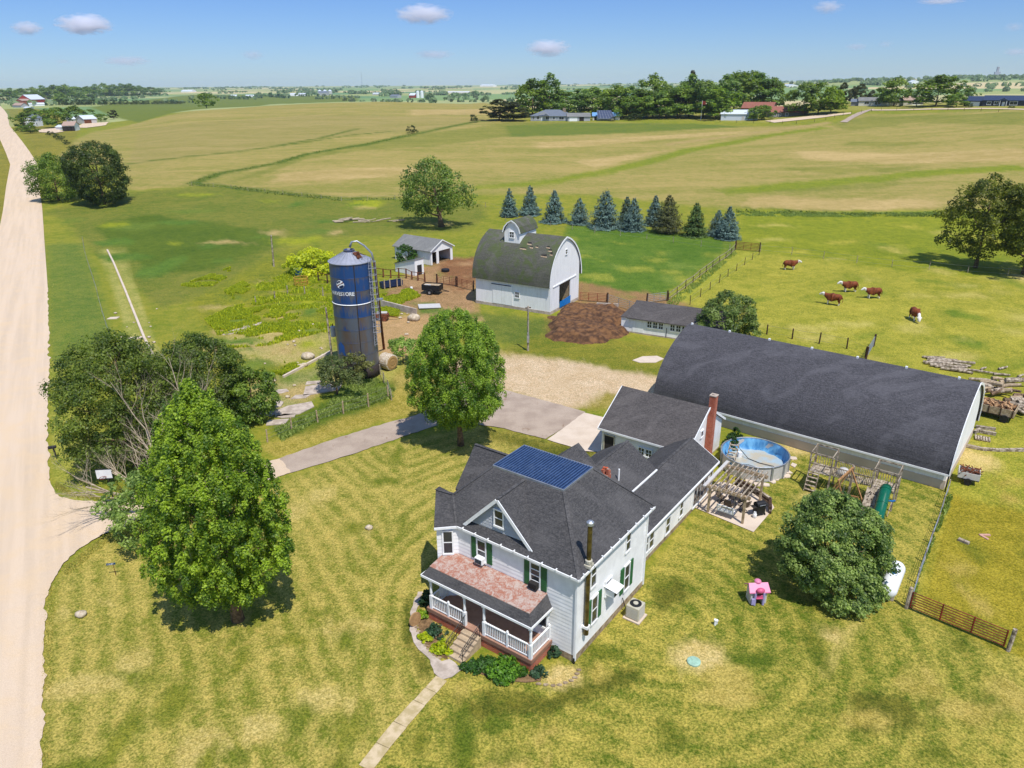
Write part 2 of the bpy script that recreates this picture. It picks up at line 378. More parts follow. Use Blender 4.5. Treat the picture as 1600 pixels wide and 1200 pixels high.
    for q in([(840,222),(960,216),(1060,210),(1160,204),(1180,206),(1060,216),(940,226),(840,232)],[(440,270),(560,262),(680,262),(640,272),(520,284),(420,286)],[(900,252),(1010,238),(1060,232),(1000,246),(930,262)],[(1240,236),(1420,240),(1600,232),(1600,252),(1420,256),(1260,250)],[(1180,306),(1330,310),(1470,312),(1470,328),(1300,329),(1160,322)],[(640,172),(800,170),(800,178),(640,180)]):
        paint(GT(*q),STUB,(1,0,.6))
    for q in([(1300,196),(1350,182),(1600,176),(1600,196),(1420,192),(1330,204)],[(1200,262),(1330,262),(1450,258),(1420,266),(1300,272)],[(1330,220),(1450,222),(1420,228),(1320,228)],[(1080,300),(1240,292),(1400,282),(1400,290),(1240,302)]):
        paint(GT(*q),FIELDG,(.8,0,.6))
    for q,w in([(196,256),(330,241),(430,228),(500,216),(560,201)],2.6),([(400,233),(480,222),(560,210),(612,205)],2.),([(300,287),(345,270),(430,255),(480,241),(560,228),(640,211),(740,190),(790,187)],4.5),([(735,293),(830,288),(930,272),(1000,256),(1080,234),(1200,212),(1290,199)],7.),([(1130,300),(1300,284),(1450,270),(1600,262)],9.),([(300,287),(360,292),(430,301),(540,312),(620,310)],4.),([(1150,327),(1300,332),(1470,335),(1640,336)],3.5),([(660,180),(760,177)],1.5):
        paint(strip(GT(*q),w),GWAY if w>5 else DEEP,(0,0,1))
    paint(GT((1040,228),(1200,206),(1300,193),(1296,190),(1200,203),(1040,224)),STUB,(0,0,1))
    paint(GT((800,186),(1000,186),(1200,190),(1330,172),(1600,168),(1700,168),(1700,160),(1330,160),(1240,166),(1100,178),(800,176),(780,180)),((sr(176,164,88)),sr(132,136,54)),(0,.2,1))
    paint(GT((1200,185),(1330,172),(1340,164),(1240,168),(1160,183)),((sr(170,162,78)),sr(132,136,52)),(0,.2,1))
    # --- verge west of / beside the road
    paint(GT((-400,700),(0,420),(27,255),(10,205),(0,200),(-600,200)),VERGE)
    paint(GT((62,290),(58,255),(45,232),(14,180),(8,170),(60,170),(130,190),(120,215),(110,230),(70,262)),VERGE)
    # --- home pastures
    paint(GT((70,330),(200,300),(330,291),(540,313),(640,312),(760,318),(760,340),(720,360),(600,368),(480,372),(420,400),(360,440),(300,470),(250,480),(200,440),(130,380),(110,345)),(sr(142,138,60),sr(92,114,36)))
    paint(G0((150,355),(230,335),(420,360),(440,380),(330,420),(240,430)),DEEP)
    paint(G0((1060,470),(1150,392),(1200,392),(1180,380),(1150,340),(1160,332),(1470,337),(1700,338),(1800,560),(1800,800),(1640,830),(1580,1020),(1420,940),(1480,765),(1540,640),(1300,570),(1180,530),(1090,480)),PAST)
    paint(G0((1180,395),(1300,405),(1420,425),(1620,440),(1620,338),(1160,332),(1150,372)),(sr(160,160,46),sr(108,126,32)))
    paint(G0((890,352),(1000,360),(1140,372),(1150,390),(1110,410),(1045,458),(990,470),(910,440),(880,380)),(sr(112,136,48),sr(68,104,30)))
    paint(G0((1045,466),(1150,392),(1195,392),(1060,478),(990,480)),(sr(182,178,70),sr(138,142,44)))
    # ground around the barns
    paint(G0((590,470),(640,425),(700,400),(745,405),(745,500),(700,505),(650,490)),MUD)
    paint(G0((690,404),(745,400),(745,440),(720,455),(680,440)),(sr(158,112,76),sr(118,84,58)))
    paint(G0((905,440),(960,452),(1040,462),(1080,478),(1000,484),(960,500),(900,500)),(sr(170,132,92),sr(140,112,70)))
    paint(G0((860,496),(975,480),(968,528),(910,540),(850,530)),(sr(160,118,78),sr(116,84,58)))
    paint(G0((560,500),(660,490),(700,500),(690,560),(600,560),(570,540)),(sr(206,166,122),sr(170,140,90)))
    paint(G0((570,560),(640,555),(620,600),(580,620)),(sr(182,172,92),sr(140,142,54)))
    paint(G0((728,486),(860,500),(840,548),(770,530),(700,520)),(sr(126,132,56),sr(84,106,40)))
    paint(G0((600,600),(650,560),(700,560),(800,545),(1000,540),(1060,545),(1030,640),(880,640),(700,640),(640,650)),(sr(186,166,92),sr(134,126,48)))
    paint(G0((860,520),(960,530),(1060,545),(1030,600),(940,580),(880,565),(800,550),(820,530)),(sr(156,146,56),sr(94,112,32)))
    paint(G0((700,560),(790,555),(880,560),(940,575),(1035,590),(1022,622),(990,620),(945,612),(905,640),(870,636),(800,612),(720,616)),SAND)
    # weeds and rubble round the silo
    paint(G0((300,470),(420,400),(480,385),(600,420),(600,470),(560,520),(500,560),(440,600),(380,560),(330,520)),WEED)
    paint(G0((340,520),(440,510),(520,520),(520,560),(430,570),(380,560)),(sr(206,182,124),sr(150,150,62)))
    paint(G0((480,562),(530,545),(530,600),(500,610),(430,650),(400,640),(420,600)),(sr(186,172,118),sr(128,136,62)))
    paint(G0((160,390),(185,390),(250,560),(215,560)),(sr(190,178,104),sr(134,144,58)))
    paint(G0((74,380),(130,380),(175,530),(150,560),(85,620),(78,500)),(sr(134,140,60),sr(86,116,44)))
    # lawns
    paint(G0((75,560),(110,560),(150,640),(150,780),(110,778),(80,740)),(sr(178,172,78),sr(122,134,40)),(0,.4,1))
    paint(G0((160,838),(300,800),(455,742),(550,712),(640,684),(740,664),(855,688),(950,705),(950,760),(870,800),(700,1060),(540,1210),(560,1700),(60,1800),(66,1000),(84,910),(125,860)),LAWN,(0,1,1))
    paint(G0((440,712),(520,682),(600,658),(650,645),(640,600),(600,615),(560,640),(460,672),(400,700)),(sr(194,172,88),sr(140,132,46)),(0,.5,1))
    paint(G0((420,665),(480,640),(580,590),(620,600),(600,632),(540,652),(440,685)),DEEP)
    paint(G0((720,1040),(900,1030),(1010,900),(1130,740),(1240,700),(1480,766),(1422,945),(1580,1022),(1800,1120),(1900,1800),(400,1800),(550,1200),(690,1060)),LAWN2,(0,.7,1))
    paint(G0((1430,950),(1580,1024),(1900,1160),(1900,760),(1600,800),(1480,770)),(sr(178,160,54),sr(124,118,26)))
    # dry and worn spots
    for (px,py,r) in((1090,1025,1.3),(575,826,.45),(1300,990,.6),(1245,700,1.2),(1270,775,.7),(1512,715,2.),(690,350,2.),(1590,432,2.),(880,1058,.9)):
        c=g(px,py);paint([(c[0]+r*1.2*math.cos(q),c[1]+r*math.sin(q)) for q in np.linspace(0,6.28,14)[:-1]],(sr(222,198,136),sr(196,170,96)),(0,0,1))
    paint(strip(G0((1345,970),(1320,1000),(1300,1030),(1285,1055)),.35),(sr(216,192,120),sr(196,176,90)))
    for q in([(690,1080),(760,1095),(850,1090),(990,1040),(1010,1060),(860,1115),(740,1120)],[(740,1075),(800,1080),(880,1095),(860,1105),(760,1100)],[(640,930),(650,1010),(680,1050),(660,1060),(628,1000),(628,940)],[(1020,920),(1060,900),(1080,930),(1030,960)],[(1330,1080),(1420,1090),(1440,1130),(1340,1150)],[(800,880),(830,872),(830,900)],[(860,690),(940,705),(900,730),(850,715),(740,672),(760,668)]):
        paint(G0(*q),(sr(128,122,46),sr(76,88,28)),(0,.3,1))
    # blotches of taller, greener, drier or bare growth
    rb=np.random.default_rng(77)
    def blotch(n,x0,x1,y0,y1,pal,r0,r1,inside=None):
        for i in range(n):
            c=g(rb.uniform(x0,x1),rb.uniform(y0,y1))
            if inside is not None and not pip([(p[0],p[1]) for p in inside],np.array([c[0]]),np.array([c[1]]))[0]:continue
            r=rb.uniform(r0,r1);q=rb.uniform(.5,1.8);paint([(c[0]+r*q*math.cos(a)*rb.uniform(.7,1.3),c[1]+r/q*math.sin(a)*rb.uniform(.7,1.3)) for a in np.linspace(0,6.28,12)[:-1]],pal[i%len(pal)],(0,0,1))
    OLG=(sr(128,142,56),sr(84,112,38));TAN=(sr(206,180,124),sr(168,146,84));GRE=(sr(110,136,50),sr(74,108,38));YEL_=(sr(176,176,44),sr(132,144,36))
    silo_yard=G0((300,470),(420,430),(510,450),(520,600),(440,640),(380,600),(330,540))
    blotch(60,300,520,430,640,[TAN,OLG,GRE,TAN,YEL_],.5,2.2,silo_yard)
    meadow=G0((90,345),(200,315),(330,305),(600,325),(600,360),(440,390),(350,450),(250,470),(180,420))
    blotch(40,90,600,305,470,[OLG,YEL_,GRE,TAN,GRE],1.,5.,meadow)
    field_=G0((1190,350),(1470,345),(1640,345),(1640,600),(1300,560),(1150,500),(1100,470))
    blotch(150,1100,1640,345,600,[(sr(150,152,44),sr(104,122,30)),(sr(196,184,80),sr(160,152,48)),(sr(136,148,48),sr(92,118,32)),(sr(204,190,104),sr(170,158,70))],.4,2.4,field_)
    right_=G0((1450,950),(1500,770),(1600,720),(1640,1040));blotch(26,1430,1640,720,1040,[(sr(140,136,42),sr(96,104,26)),(sr(196,172,88),sr(150,134,50))],.3,1.3,right_)
    lawn_=G0((900,1000),(1010,900),(1130,760),(1400,950),(1580,1040),(1600,1200),(500,1200),(700,1060));blotch(70,500,1600,760,1200,[(sr(128,128,44),sr(72,94,24)),(sr(200,178,96),sr(158,142,60)),(sr(112,122,38),sr(76,98,26))],.3,1.3,lawn_)
    lawn3=G0((180,860),(330,800),(560,715),(740,690),(660,900),(640,1040),(520,1200),(90,1200),(90,930));blotch(60,80,740,690,1200,[(sr(148,144,54),sr(104,116,34)),(sr(214,192,120),sr(180,160,80)),(sr(134,136,48),sr(92,110,30))],.3,1.2,lawn3)
    pad_=G0((890,355),(1140,374),(1148,392),(1045,458),(990,468),(910,440),(885,380));blotch(46,885,1148,355,468,[(sr(136,150,62),sr(92,122,44)),(sr(104,130,44),sr(66,100,30)),(sr(170,168,70),sr(120,136,44))],.6,2.6,pad_)
    yard_=G0((590,470),(640,425),(740,400),(745,500),(700,505));blotch(24,590,745,400,505,[OLG,(sr(206,168,124),sr(170,136,92)),(sr(132,96,66),sr(104,76,52)),GRE],.4,1.8,yard_)
    # mowing direction: metres across the stripes
    lx=(x-HO[0])*math.cos(HA)-(y-HO[1])*math.sin(HA);ly=(x-HO[0])*math.sin(HA)+(y-HO[1])*math.cos(HA)
    s1=x*math.cos(R_(31))+y*math.sin(R_(31))+.02*(y-40)**2*.2
    s2=np.hypot(lx-2,ly-6)
    w=np.clip((x+8)/8,0,1);mow=np.where(x<-9,s1,s2)
    bump=(fbm(x/2.5,y/2.5,31,3)-.5)*.12*np.clip((D1-25)/30,0,1)*np.clip((400-D1)/200,0,1);flat=(k[:,1]>.3);bump[flat]*=.3;z=z+bump-.03
    V=np.stack([x,y,z],1);i=np.arange(nd-1)[:,None]*na;j=np.arange(na)[None,:];j2=(j+1)%na
    Q=np.stack([i+j,i+j2,i+na+j2,i+na+j],-1).reshape(-1,4)[:,::-1]
    V=np.vstack([V,[0,0,-.03]]);cc=len(V)-1
    t=NT('ground_cover');P=t.pos()
    o=npmesh('ground',V,Q,t.m)
    # close the disc below the camera
    me=o.data
    ex=MB();ring=[V[q] for q in range(na)]
    cap=bpy.data.meshes.new('cap');
    def att(nm,arr,ty='FLOAT_COLOR'):
        a=me.attributes.new(nm,ty,'POINT')
        if ty=='FLOAT_COLOR':c=np.ones((len(V),4),np.float32);c[:len(arr),:3]=arr;a.data.foreach_set('color',c.ravel())
        else:c=np.zeros(len(V),np.float32);c[:len(arr)]=arr;a.data.foreach_set('value',c)
    att('ca',ca);att('cb',cb);att('kk',k);att('mow',mow,'FLOAT')
    bpy.data.meshes.remove(cap)
    A=lambda n:t.n('ShaderNodeAttribute',attribute_name=n)
    a=A('ca').outputs['Color'];b=A('cb').outputs['Color'];kk=t.n('ShaderNodeSeparateColor');t.l(A('kk').outputs['Color'],kk.inputs[0]);rows,mowk,grain=kk.outputs
    big=t.noise(.09,4,.6,vec=P,dist=.6);mid=t.noise(.55,4,.65,vec=P,dist=.4);fine=t.noise(3.2,4,.7,vec=P);vf=t.noise(9,4,.75,vec=P)
    f=t.math('ADD',t.math('MULTIPLY',t.math('SUBTRACT',big,.5),1.5),t.math('MULTIPLY',t.math('SUBTRACT',mid,.5),2.2))
    f=t.math('ADD',f,t.math('MULTIPLY',t.math('SUBTRACT',fine,.5),2.6))
    mw=t.math('SINE',t.math('MULTIPLY',t.math('ADD',A('mow').outputs['Fac'],t.math('ADD',t.math('MULTIPLY',mid,.9),t.math('MULTIPLY',big,2.5))),4.6))
    f=t.math('ADD',f,t.math('MULTIPLY',t.math('MULTIPLY',mw,mowk),t.math('MULTIPLY',t.ramp(big,.25,.55,.25,1.),.34)))
    sx=t.n('ShaderNodeVectorMath',operation='DOT_PRODUCT');t.l(P,sx.inputs[0]);sx.inputs[1].default_value=(.35,.94,0)
    rw=t.math('SINE',t.math('ADD',t.math('MULTIPLY',sx.outputs['Value'],1.1),t.math('MULTIPLY',big,14)))
    bands=t.noise(.035,3,.6,vec=P,dist=1.5,stretch=(.35,1.6,1))
    f=t.math('ADD',f,t.math('MULTIPLY',rows,t.math('ADD',t.math('MULTIPLY',rw,.08),t.math('MULTIPLY',t.math('SUBTRACT',bands,.5),2.6))))
    f=t.math('ADD',f,t.math('MULTIPLY',t.math('SUBTRACT',vf,.5),1.6));col=t.mix(t.ramp(f,-.95,.95),a,b);hue=t.noise(1.7,4,.7,vec=P,dist=.6);col=t.mix(t.math('MULTIPLY',t.ramp(hue,.5,.72,0,.45),grain),col,t.mix(1.,a,(1.,.9,.85),'MULTIPLY'))
    tex=t.mix(t.math('MULTIPLY',t.ramp(vf,.33,.67),grain),(1.3,1.28,1.25),(.6,.64,.58));col=t.mix(1.,col,tex,'MULTIPLY')
    sp=t.noise(5.5,3,.75,vec=P);col=t.mix(t.math('MULTIPLY',t.ramp(sp,.56,.7,0,.7),grain),col,t.mix(1.,b,(.62,.68,.6),'MULTIPLY'))
    st=t.noise(7.3,3,.7,vec=P,dist=.8);col=t.mix(t.math('MULTIPLY',t.ramp(st,.58,.72,0,.6),grain),col,t.mix(1.,a,(1.3,1.25,1.3),'MULTIPLY'))
    t.base(col);t.set(.95,0,.1);hh=t.math('ADD',vf,t.math('MULTIPLY',fine,1.4));t.bump(hh,.7,.07)
    o['kind']='structure';return o
GROUND=make_ground()
# ------------------------------------------------------------------ sheets laid on the ground
def sheet(name,pts,m,dz=.02,cell=.6,jag=.12,kind='structure',thick=.0):
    """a flat patch following the terrain with a slightly ragged rim"""
    out=[]
    for i in range(len(pts)):
        a=Vector(pts[i][:2]);b=Vector(pts[(i+1)%len(pts)][:2]);n=max(1,int((b-a).length/cell))
        for q in range(n):
            p=a.lerp(b,q/n);j=jag if q else jag*.3;out.append((p.x+RNG.uniform(-j,j),p.y+RNG.uniform(-j,j)))
    v=[Vector((x,y,0)) for x,y in out];tri=geometry.tessellate_polygon([v])
    me=bpy.data.meshes.new(name);me.from_pydata([(x,y,float(ter(x,y))+dz) for x,y in out],[],[tuple(q) for q in tri])
    bm=bmesh.new();bm.from_mesh(me);bmesh.ops.recalc_face_normals(bm,faces=bm.faces)
    for f_ in bm.faces:
        if f_.normal.z<0:f_.normal_flip()
    bm.to_mesh(me);bm.free();me.materials.append(m);o=bpy.data.objects.new(name,me);COL.objects.link(o)
    if kind:o['kind']=kind
    return o
def gravel_mat():
    t=NT('pale_gravel');P=t.pos();n=t.noise(.5,4,.6,vec=P,dist=.5);v=t.noise(18,2,.8,vec=P)
    # wheel tracks run along the road
    d=t.n('ShaderNodeVectorMath',operation='DOT_PRODUCT');t.l(P,d.inputs[0]);d.inputs[1].default_value=(.858,.513,0)
    w=t.noise(.9,3,.6,vec=P,stretch=(.858,.513,1));tr=t.math('SINE',t.math('MULTIPLY',d.outputs['Value'],2.1))
    ln=t.n('ShaderNodeMapping');ln.inputs['Rotation'].default_value=(0,0,R_(-30));t.l(P,ln.inputs[0])
    s2=t.noise(1.1,3,.6,vec=ln.outputs[0],stretch=(1,.03,1))
    c=t.mix(t.ramp(s2,.35,.68),sr(236,212,184),sr(222,199,172));c=t.mix(t.ramp(n,.4,.7,0,.6),c,sr(238,208,168))
    c=t.mix(t.ramp(v,.3,.75,0,.35),c,sr(168,146,122));t.base(c);t.bump(v,.5,.03);return t.set(.95,0,.15)
M['gravel']=gravel_mat()
def asphalt_mat():
    t=NT('worn_asphalt');P=t.pos();n=t.noise(.5,4,.6,vec=P);v=t.noise(22,2,.8,vec=P)
    c=t.mix(t.ramp(n,.35,.7),sr(200,180,160),sr(178,158,140));s=t.noise(.9,5,.7,vec=P,dist=1.2,stretch=(1.,.5,1))
    c=t.mix(t.ramp(s,.6,.7,0,.6),c,sr(140,108,78));c=t.mix(t.ramp(v,.3,.7,0,.35),c,sr(128,116,108));t.base(c);t.bump(v,.4,.015);return t.set(.9,0,.2)
M['asphalt']=asphalt_mat()
def road():
    rt=[(70,1700),(70,1200),(66,1125),(69,1040),(67,1000),(75,925),(74,880),(74,800),(75,700),(74,625),(77,597),(76,520),(74,440),(69,370),(66,325),(61,290),(58,255),(46,237),(31,217),(15,197),(12,180),(6,172),(0,166),(-30,156)]
    R2=[gt(*p) for p in rt];L2=[]
    lf={305:(24.5,),}
    lp=[(-500,1200),(-330,925),(-255,800),(-150,625),(-60,500),(5,400),(20,325),(25,300),(28.5,275),(27,255),(15,225),(1,202),(-14,186),(-30,176),(-60,160)]
    Lp=[gt(*p) for p in lp]
    # fine resample of right rim by distance, left rim = 8.6 m across near the camera and its own line farther on
    def res(pts,step):
        o=[pts[0]]
        for a,b in zip(pts,pts[1:]):
            n=max(1,int((b-a).length/step(a)));o+=[a.lerp(b,(q+1)/n) for q in range(n)]
        return o
    st=lambda p:max(.3,p.length*.008);Rr=res(R2,st);t=NT('x');bpy.data.materials.remove(t.m)
    far=[p for p in Lp if p.length>100];rows=[]
    for i,p in enumerate(Rr):
        a=Rr[max(i-2,0)];b=Rr[min(i+2,len(Rr)-1)];q=(b-a).normalized();n=Vector((-q.y,q.x,0))
        w=8.6
        jag=((float(fbm(p.x/1.1,p.y/1.1,91,3))-.5)*.6+RNG.uniform(-.05,.05)) if p.length<140 else 0
        r=p-n*jag;c=[r.lerp(p+n*w,f) for f in(0,.25,.5,.75,1)]
        rows.append([(v.x,v.y,float(ter(v.x,v.y))+.03+max(0,p.length-150)*.0009+(.03*math.sin(math.pi*f))) for v,f in zip(c,(0,.25,.5,.75,1))])
    V=[v for r in rows for v in r];Q=[(i*5+j,i*5+j+1,i*5+j+6,i*5+j+5) for i in range(len(rows)-1) for j in range(4)]
    b=MB();b.add(V,Q);o=b.build('road',M['gravel'],smooth=True);o['kind']='structure'
road()
sheet('gravel_apron',G0((70,735),(80,757),(92,776),(115,782),(155,784),(250,766),(340,742),(437,717),(455,739),(300,792),(210,818),(160,835),(125,857),(100,880),(84,907),(72,930),(52,930),(52,740)),M['gravel'],.042,.3,.08)
sheet('driveway',G0((345,741),(400,727),(430,718.5),(525,685),(600,662),(650,649),(700,625),(745,611),(791,610),(822,618),(869,631),(915,644),(885,666),(853,686),(780,668),(740,662),(700,662),(682,665),(637,680),(550,710),(447,741),(400,757),(355,772)),M['asphalt'],.024,.5,.08)
sheet('concrete_apron',G0((913,645),(957,656),(943,707),(915,705),(855,687),(884,666)),M['concrete'],.028,.6,.05)
pat=[HW(x,y) for x,y in((-1.05,19.1),(3.75,18.45),(3.9,22.6),(3.2,23.6),(-.3,24.2),(-1.,23.9))]
sheet('patio',pat,M['concrete'],.03,1,.0)
sheet('garden_walk',G0((653,925),(661,925),(650,960),(652,985),(668,1015),(690,1034),(703,1030),(722,1046),(706,1058),(692,1062),(678,1052),(672,1032),(650,1010),(640,985),(641,958)),M['gconcrete'],.03,.3,.05)
# stone slabs of the lower walk
def slabwalk():
    a=[(690,1060),(655,1098),(625,1132),(598,1165),(570,1200),(540,1240)];i=0
    P=[g(*q) for q in a];pts=[]
    for p,q in zip(P,P[1:]):
        n=max(1,round((q-p).length/1.15));pts+=[p.lerp(q,k/n) for k in range(n)]
    b=MB()
    for p,q in zip(pts,pts[1:]):
        t=(q-p).normalized();n=Vector((-t.y,t.x,0));w=.39*RNG.uniform(.92,1.08)
        c=[p+t*.012+n*w,q-t*.012+n*w*RNG.uniform(.9,1.05),q-t*.01-n*w*RNG.uniform(.9,1.05),p+t*.015-n*w]
        b.slab([(v.x,v.y,.035) for v in c],.06)
    o=b.build('path',M['slabstone'],bevel=.02);o['kind']='structure'
M['slabstone']=plain('path_slab_stone',sr(220,198,160),.95,sc=2,bump=.015,c2=sr(190,170,124))
slabwalk()
# ------------------------------------------------------------------ trees
def leaves_from(pts,nrm,size,rng,asp=.62):
    n=len(pts);nrm=nrm/np.maximum(np.linalg.norm(nrm,axis=1,keepdims=True),1e-6)
    r=rng.normal(size=(n,3));a=np.cross(nrm,r);a/=np.maximum(np.linalg.norm(a,axis=1,keepdims=True),1e-6);b=np.cross(nrm,a)
    s=(size*rng.uniform(.65,1.35,n))[:,None]
    V=np.stack([pts-a*s*.5,pts+b*s*asp*.5+a*s*.08,pts+a*s*.5-nrm*s*.12,pts-b*s*asp*.5+a*s*.08],1).reshape(-1,3)
    return V,np.arange(n*4).reshape(-1,4)
PROF={'egg':[(0,.4),(.08,.72),(.22,1),(.45,1),(.65,.86),(.82,.6),(.93,.34),(1,.08)],
'round':[(0,.5),(.1,.8),(.3,1),(.55,1),(.75,.82),(.9,.5),(1,.12)],
'oval':[(0,.35),(.08,.68),(.25,1),(.55,1),(.78,.84),(.92,.58),(1,.2)],
'dome':[(0,.85),(.2,1),(.45,.97),(.65,.82),(.82,.58),(.95,.28),(1,.08)],
'wide':[(0,.6),(.15,.85),(.4,1),(.6,.95),(.8,.7),(.93,.4),(1,.15)],
'col':[(0,.7),(.3,1),(.6,.85),(.85,.5),(1,.1)]}
def crown_arrays(h,hb,R,prof,ncl,per,ls,seed,c1,c2,fill=.55,lob=.16,clump=.24,up=.35,flat=1.,tall=0.):
    rng=np.random.default_rng(seed);pr=np.array(PROF[prof]);P=[];N=[];T=[]
    ph=rng.uniform(0,6.28,4);c1=np.array(c1);c2=np.array(c2)
    tt=rng.uniform(0,1,ncl*4);w=np.interp(tt,pr[:,0],pr[:,1])*1.0+.12;keep=rng.uniform(0,1.1,ncl*4)<w;tt=tt[keep][:ncl]
    for t in tt:
        q=rng.uniform(0,2*math.pi);Rt=R*np.interp(t,pr[:,0],pr[:,1])*(1+lob*math.sin(2*q+ph[0]+3*t)+lob*.7*math.sin(3*q+ph[1]-4*t)+lob*.5*math.sin(5*q+ph[2]))
        rho=Rt*rng.uniform(fill,1.)**.6;rc=R*clump*rng.uniform(.55,1.15)
        rho=max(0,rho-rc*.55)
        c=np.array([rho*math.cos(q),rho*math.sin(q),hb+(h-hb)*t-rc*.35*(t>.8)])
        n=int(per*rng.uniform(.6,1.3)*(rc/(R*clump))**1.6)+4
        d=rng.normal(size=(n,3));out=np.array([math.cos(q),math.sin(q),0])*.55;d=d/np.linalg.norm(d,axis=1,keepdims=True)+out+np.array([0,0,up]);d/=np.linalg.norm(d,axis=1,keepdims=True)
        rr=rc*rng.uniform(.45,1.08,n)[:,None];p=c+d*rr*np.array([1-tall*.35,1-tall*.35,.8*flat*(1+tall)])
        P.append(p);N.append(d*.8+rng.normal(size=(n,3))*.45+np.array([0,-.15,.55]))
        m=rng.uniform(0,1);m=np.clip(m+rng.normal(size=n)*.28,0,1)[:,None];T.append(c1*(1-m)+c2*m)
    P=np.vstack(P);N=np.vstack(N);T=np.vstack(T)*rng.uniform(.8,1.2,(len(P),1));P[:,2]=np.maximum(P[:,2],.15)
    V,Q=leaves_from(P,N,ls,rng);return V,Q,np.repeat(T,4,0)
def trunk_mb(h,R,r0,seed,hb,limbs=9,lean=(0,0),multi=1):
    rn=random.Random(seed);b=MB()
    for m in range(multi):
        a=2*math.pi*m/multi+rn.random();ox=(0 if multi==1 else r0*.8*math.cos(a));oy=(0 if multi==1 else r0*.8*math.sin(a))
        sp=0 if multi==1 else R*.35;pts=[];rs=[]
        for k in range(7):
            f=k/6;pts.append((ox+lean[0]*f+sp*f*math.cos(a)+rn.uniform(-.06,.06)*h*.1*f,oy+lean[1]*f+sp*f*math.sin(a)+rn.uniform(-.06,.06)*h*.1*f,-.15+f*h*.82))
            rs.append(r0*(1.35 if k==0 else 1-.85*f))
        b.tube(pts,rs,8)
        for i in range(limbs):
            f=rn.uniform(max(.15,hb/h),.75);k=f*6;i0=int(k);p=Vector(pts[i0]).lerp(Vector(pts[i0+1]),k-i0);q=rn.uniform(0,6.28);L=R*rn.uniform(.5,.8)*(1-.3*f)
            e=p+Vector((math.cos(q)*L,math.sin(q)*L,L*rn.uniform(.35,.9)));mid=p.lerp(e,.5)+Vector((0,0,-L*.06));rr=r0*(1-.8*f)*.55
            b.tube([p,mid,e],[rr,rr*.65,rr*.2],5)
    return b
GRN=(sr(140,172,50,.8),sr(80,122,36,.7));DRK=(sr(126,142,54,.88),sr(72,94,36,.78));MID=(sr(136,158,60,.9),sr(80,110,42,.8));OLV=(sr(124,134,58,.7),sr(76,94,42,.66));PAL=(sr(156,178,84,1.),sr(108,138,62,.92))
def tree(name,label,px,py,top,rpx,prof='round',hb=.12,ncl=160,per=120,ls=.3,col=GRN,seed=1,cat='tree',group=None,r0=None,lean=(0,0),multi=1,fill=.55,clump=.24,lob=.16,limbs=9,crown='crown',loc=None,hR=None,bark='bark',up=.35,tall=0.,shear=(0,0)):
    p=loc if loc is not None else gt(px,py)
    h,R=hR if hR else (hgt(px,top,p),rpx*mpp(p))
    o=thing(name,label,cat,p,0,group)
    V,Q,T=crown_arrays(h,h*hb,R,prof,ncl,per,ls,seed,col[0],col[1],fill,lob,clump,up,1.,tall)
    V=V+np.array([lean[0],lean[1],0])+(V[:,2:3]/h-.4)*np.array([[shear[0],shear[1],0]])
    npmesh(crown,V,Q,M['leaf'],o,T)
    trunk_mb(h,R,r0 or h*.02,seed,h*hb,limbs,lean,multi).build('trunk',M[bark],o,smooth=True)
    return o
tree('maple_tree','tall egg-shaped bright green maple on the front lawn beside the gravel road',372,968,594,103,'egg',.1,1500,130,.14,(sr(162,186,52,.9),sr(82,116,34,.78)),11,r0=.3,clump=.11,tall=.7,lean=(-.5,.3),fill=.25,lob=.1,up=.6)
tree('maple_tree','rounded bright green maple at the bend of the asphalt drive',720,695,487,75,'oval',.18,1200,130,.14,(sr(158,184,60,.9),sr(82,118,38,.78)),12,r0=.26,clump=.12,tall=.6,lean=(-.2,0),fill=.3,lob=.12)
tree('crabapple_tree','broad glossy dark green round tree behind the white propane tank',1298,914,767,84,'dome',.05,560,150,.16,(sr(162,182,96,.88),sr(70,100,42,.74)),13,r0=.14,multi=3,clump=.15,shear=(-1.3,.6))
tree('shade_tree','broad dark green tree overhanging the roadside grass, left of the bare dead tree',214,728,516,94,'wide',.08,420,140,.2,DRK,14,r0=.28,clump=.19,lob=.2,lean=(-.3,.8))
tree('shade_tree','dark green tree behind the tall front maple, by the long white curb',322,662,518,70,'round',.06,320,140,.2,(sr(122,140,52,.88),sr(70,94,36,.78)),15,r0=.25,clump=.2)
tree('shade_tree','small dense green tree at the edge of the broken concrete slabs',398,655,572,44,'round',.08,110,110,.24,MID,16,r0=.16,clump=.24)
tree('shade_tree','loose leafy tree drooping over the mouth of the gravel drive',238,842,722,58,'wide',.15,110,95,.2,(sr(148,168,84,1.),sr(96,122,58,.92)),17,r0=.16,clump=.22,lob=.3,fill=.3)
tree('field_tree','lighter green tree beside the gravel road, left of the big dark tree',92,313,240,42,'wide',.06,220,80,.42,MID,18,r0=.3,clump=.22,lob=.25)
tree('field_tree','big dark round tree beside the gravel road',163,319,220,47,'oval',.03,340,90,.42,(sr(100,118,46,.8),sr(56,76,32,.72)),19,r0=.4,clump=.2)
tree('willow_tree','large spreading green tree with a thick pale trunk behind the small white shed',690,354,249,57,'wide',.2,150,75,.5,(sr(136,156,66,.9),sr(84,110,44,.8)),20,r0=.6,clump=.26,lean=(-1.8,.5),lob=.22)
tree('round_bush','round dark green bush at the end of the long white window shed',1132,530,455,52,'dome',.02,170,110,.26,(sr(140,158,80,.88),sr(72,98,44,.78)),21,cat='bush',r0=.14,multi=3,clump=.2)
tree('walnut_tree','open dark green tree standing alone in the cattle pasture',1524,418,272,58,'oval',.13,260,85,.36,(sr(132,138,44,.84),sr(80,94,32,.76)),22,r0=.3,clump=.19,fill=.3,lob=.2)
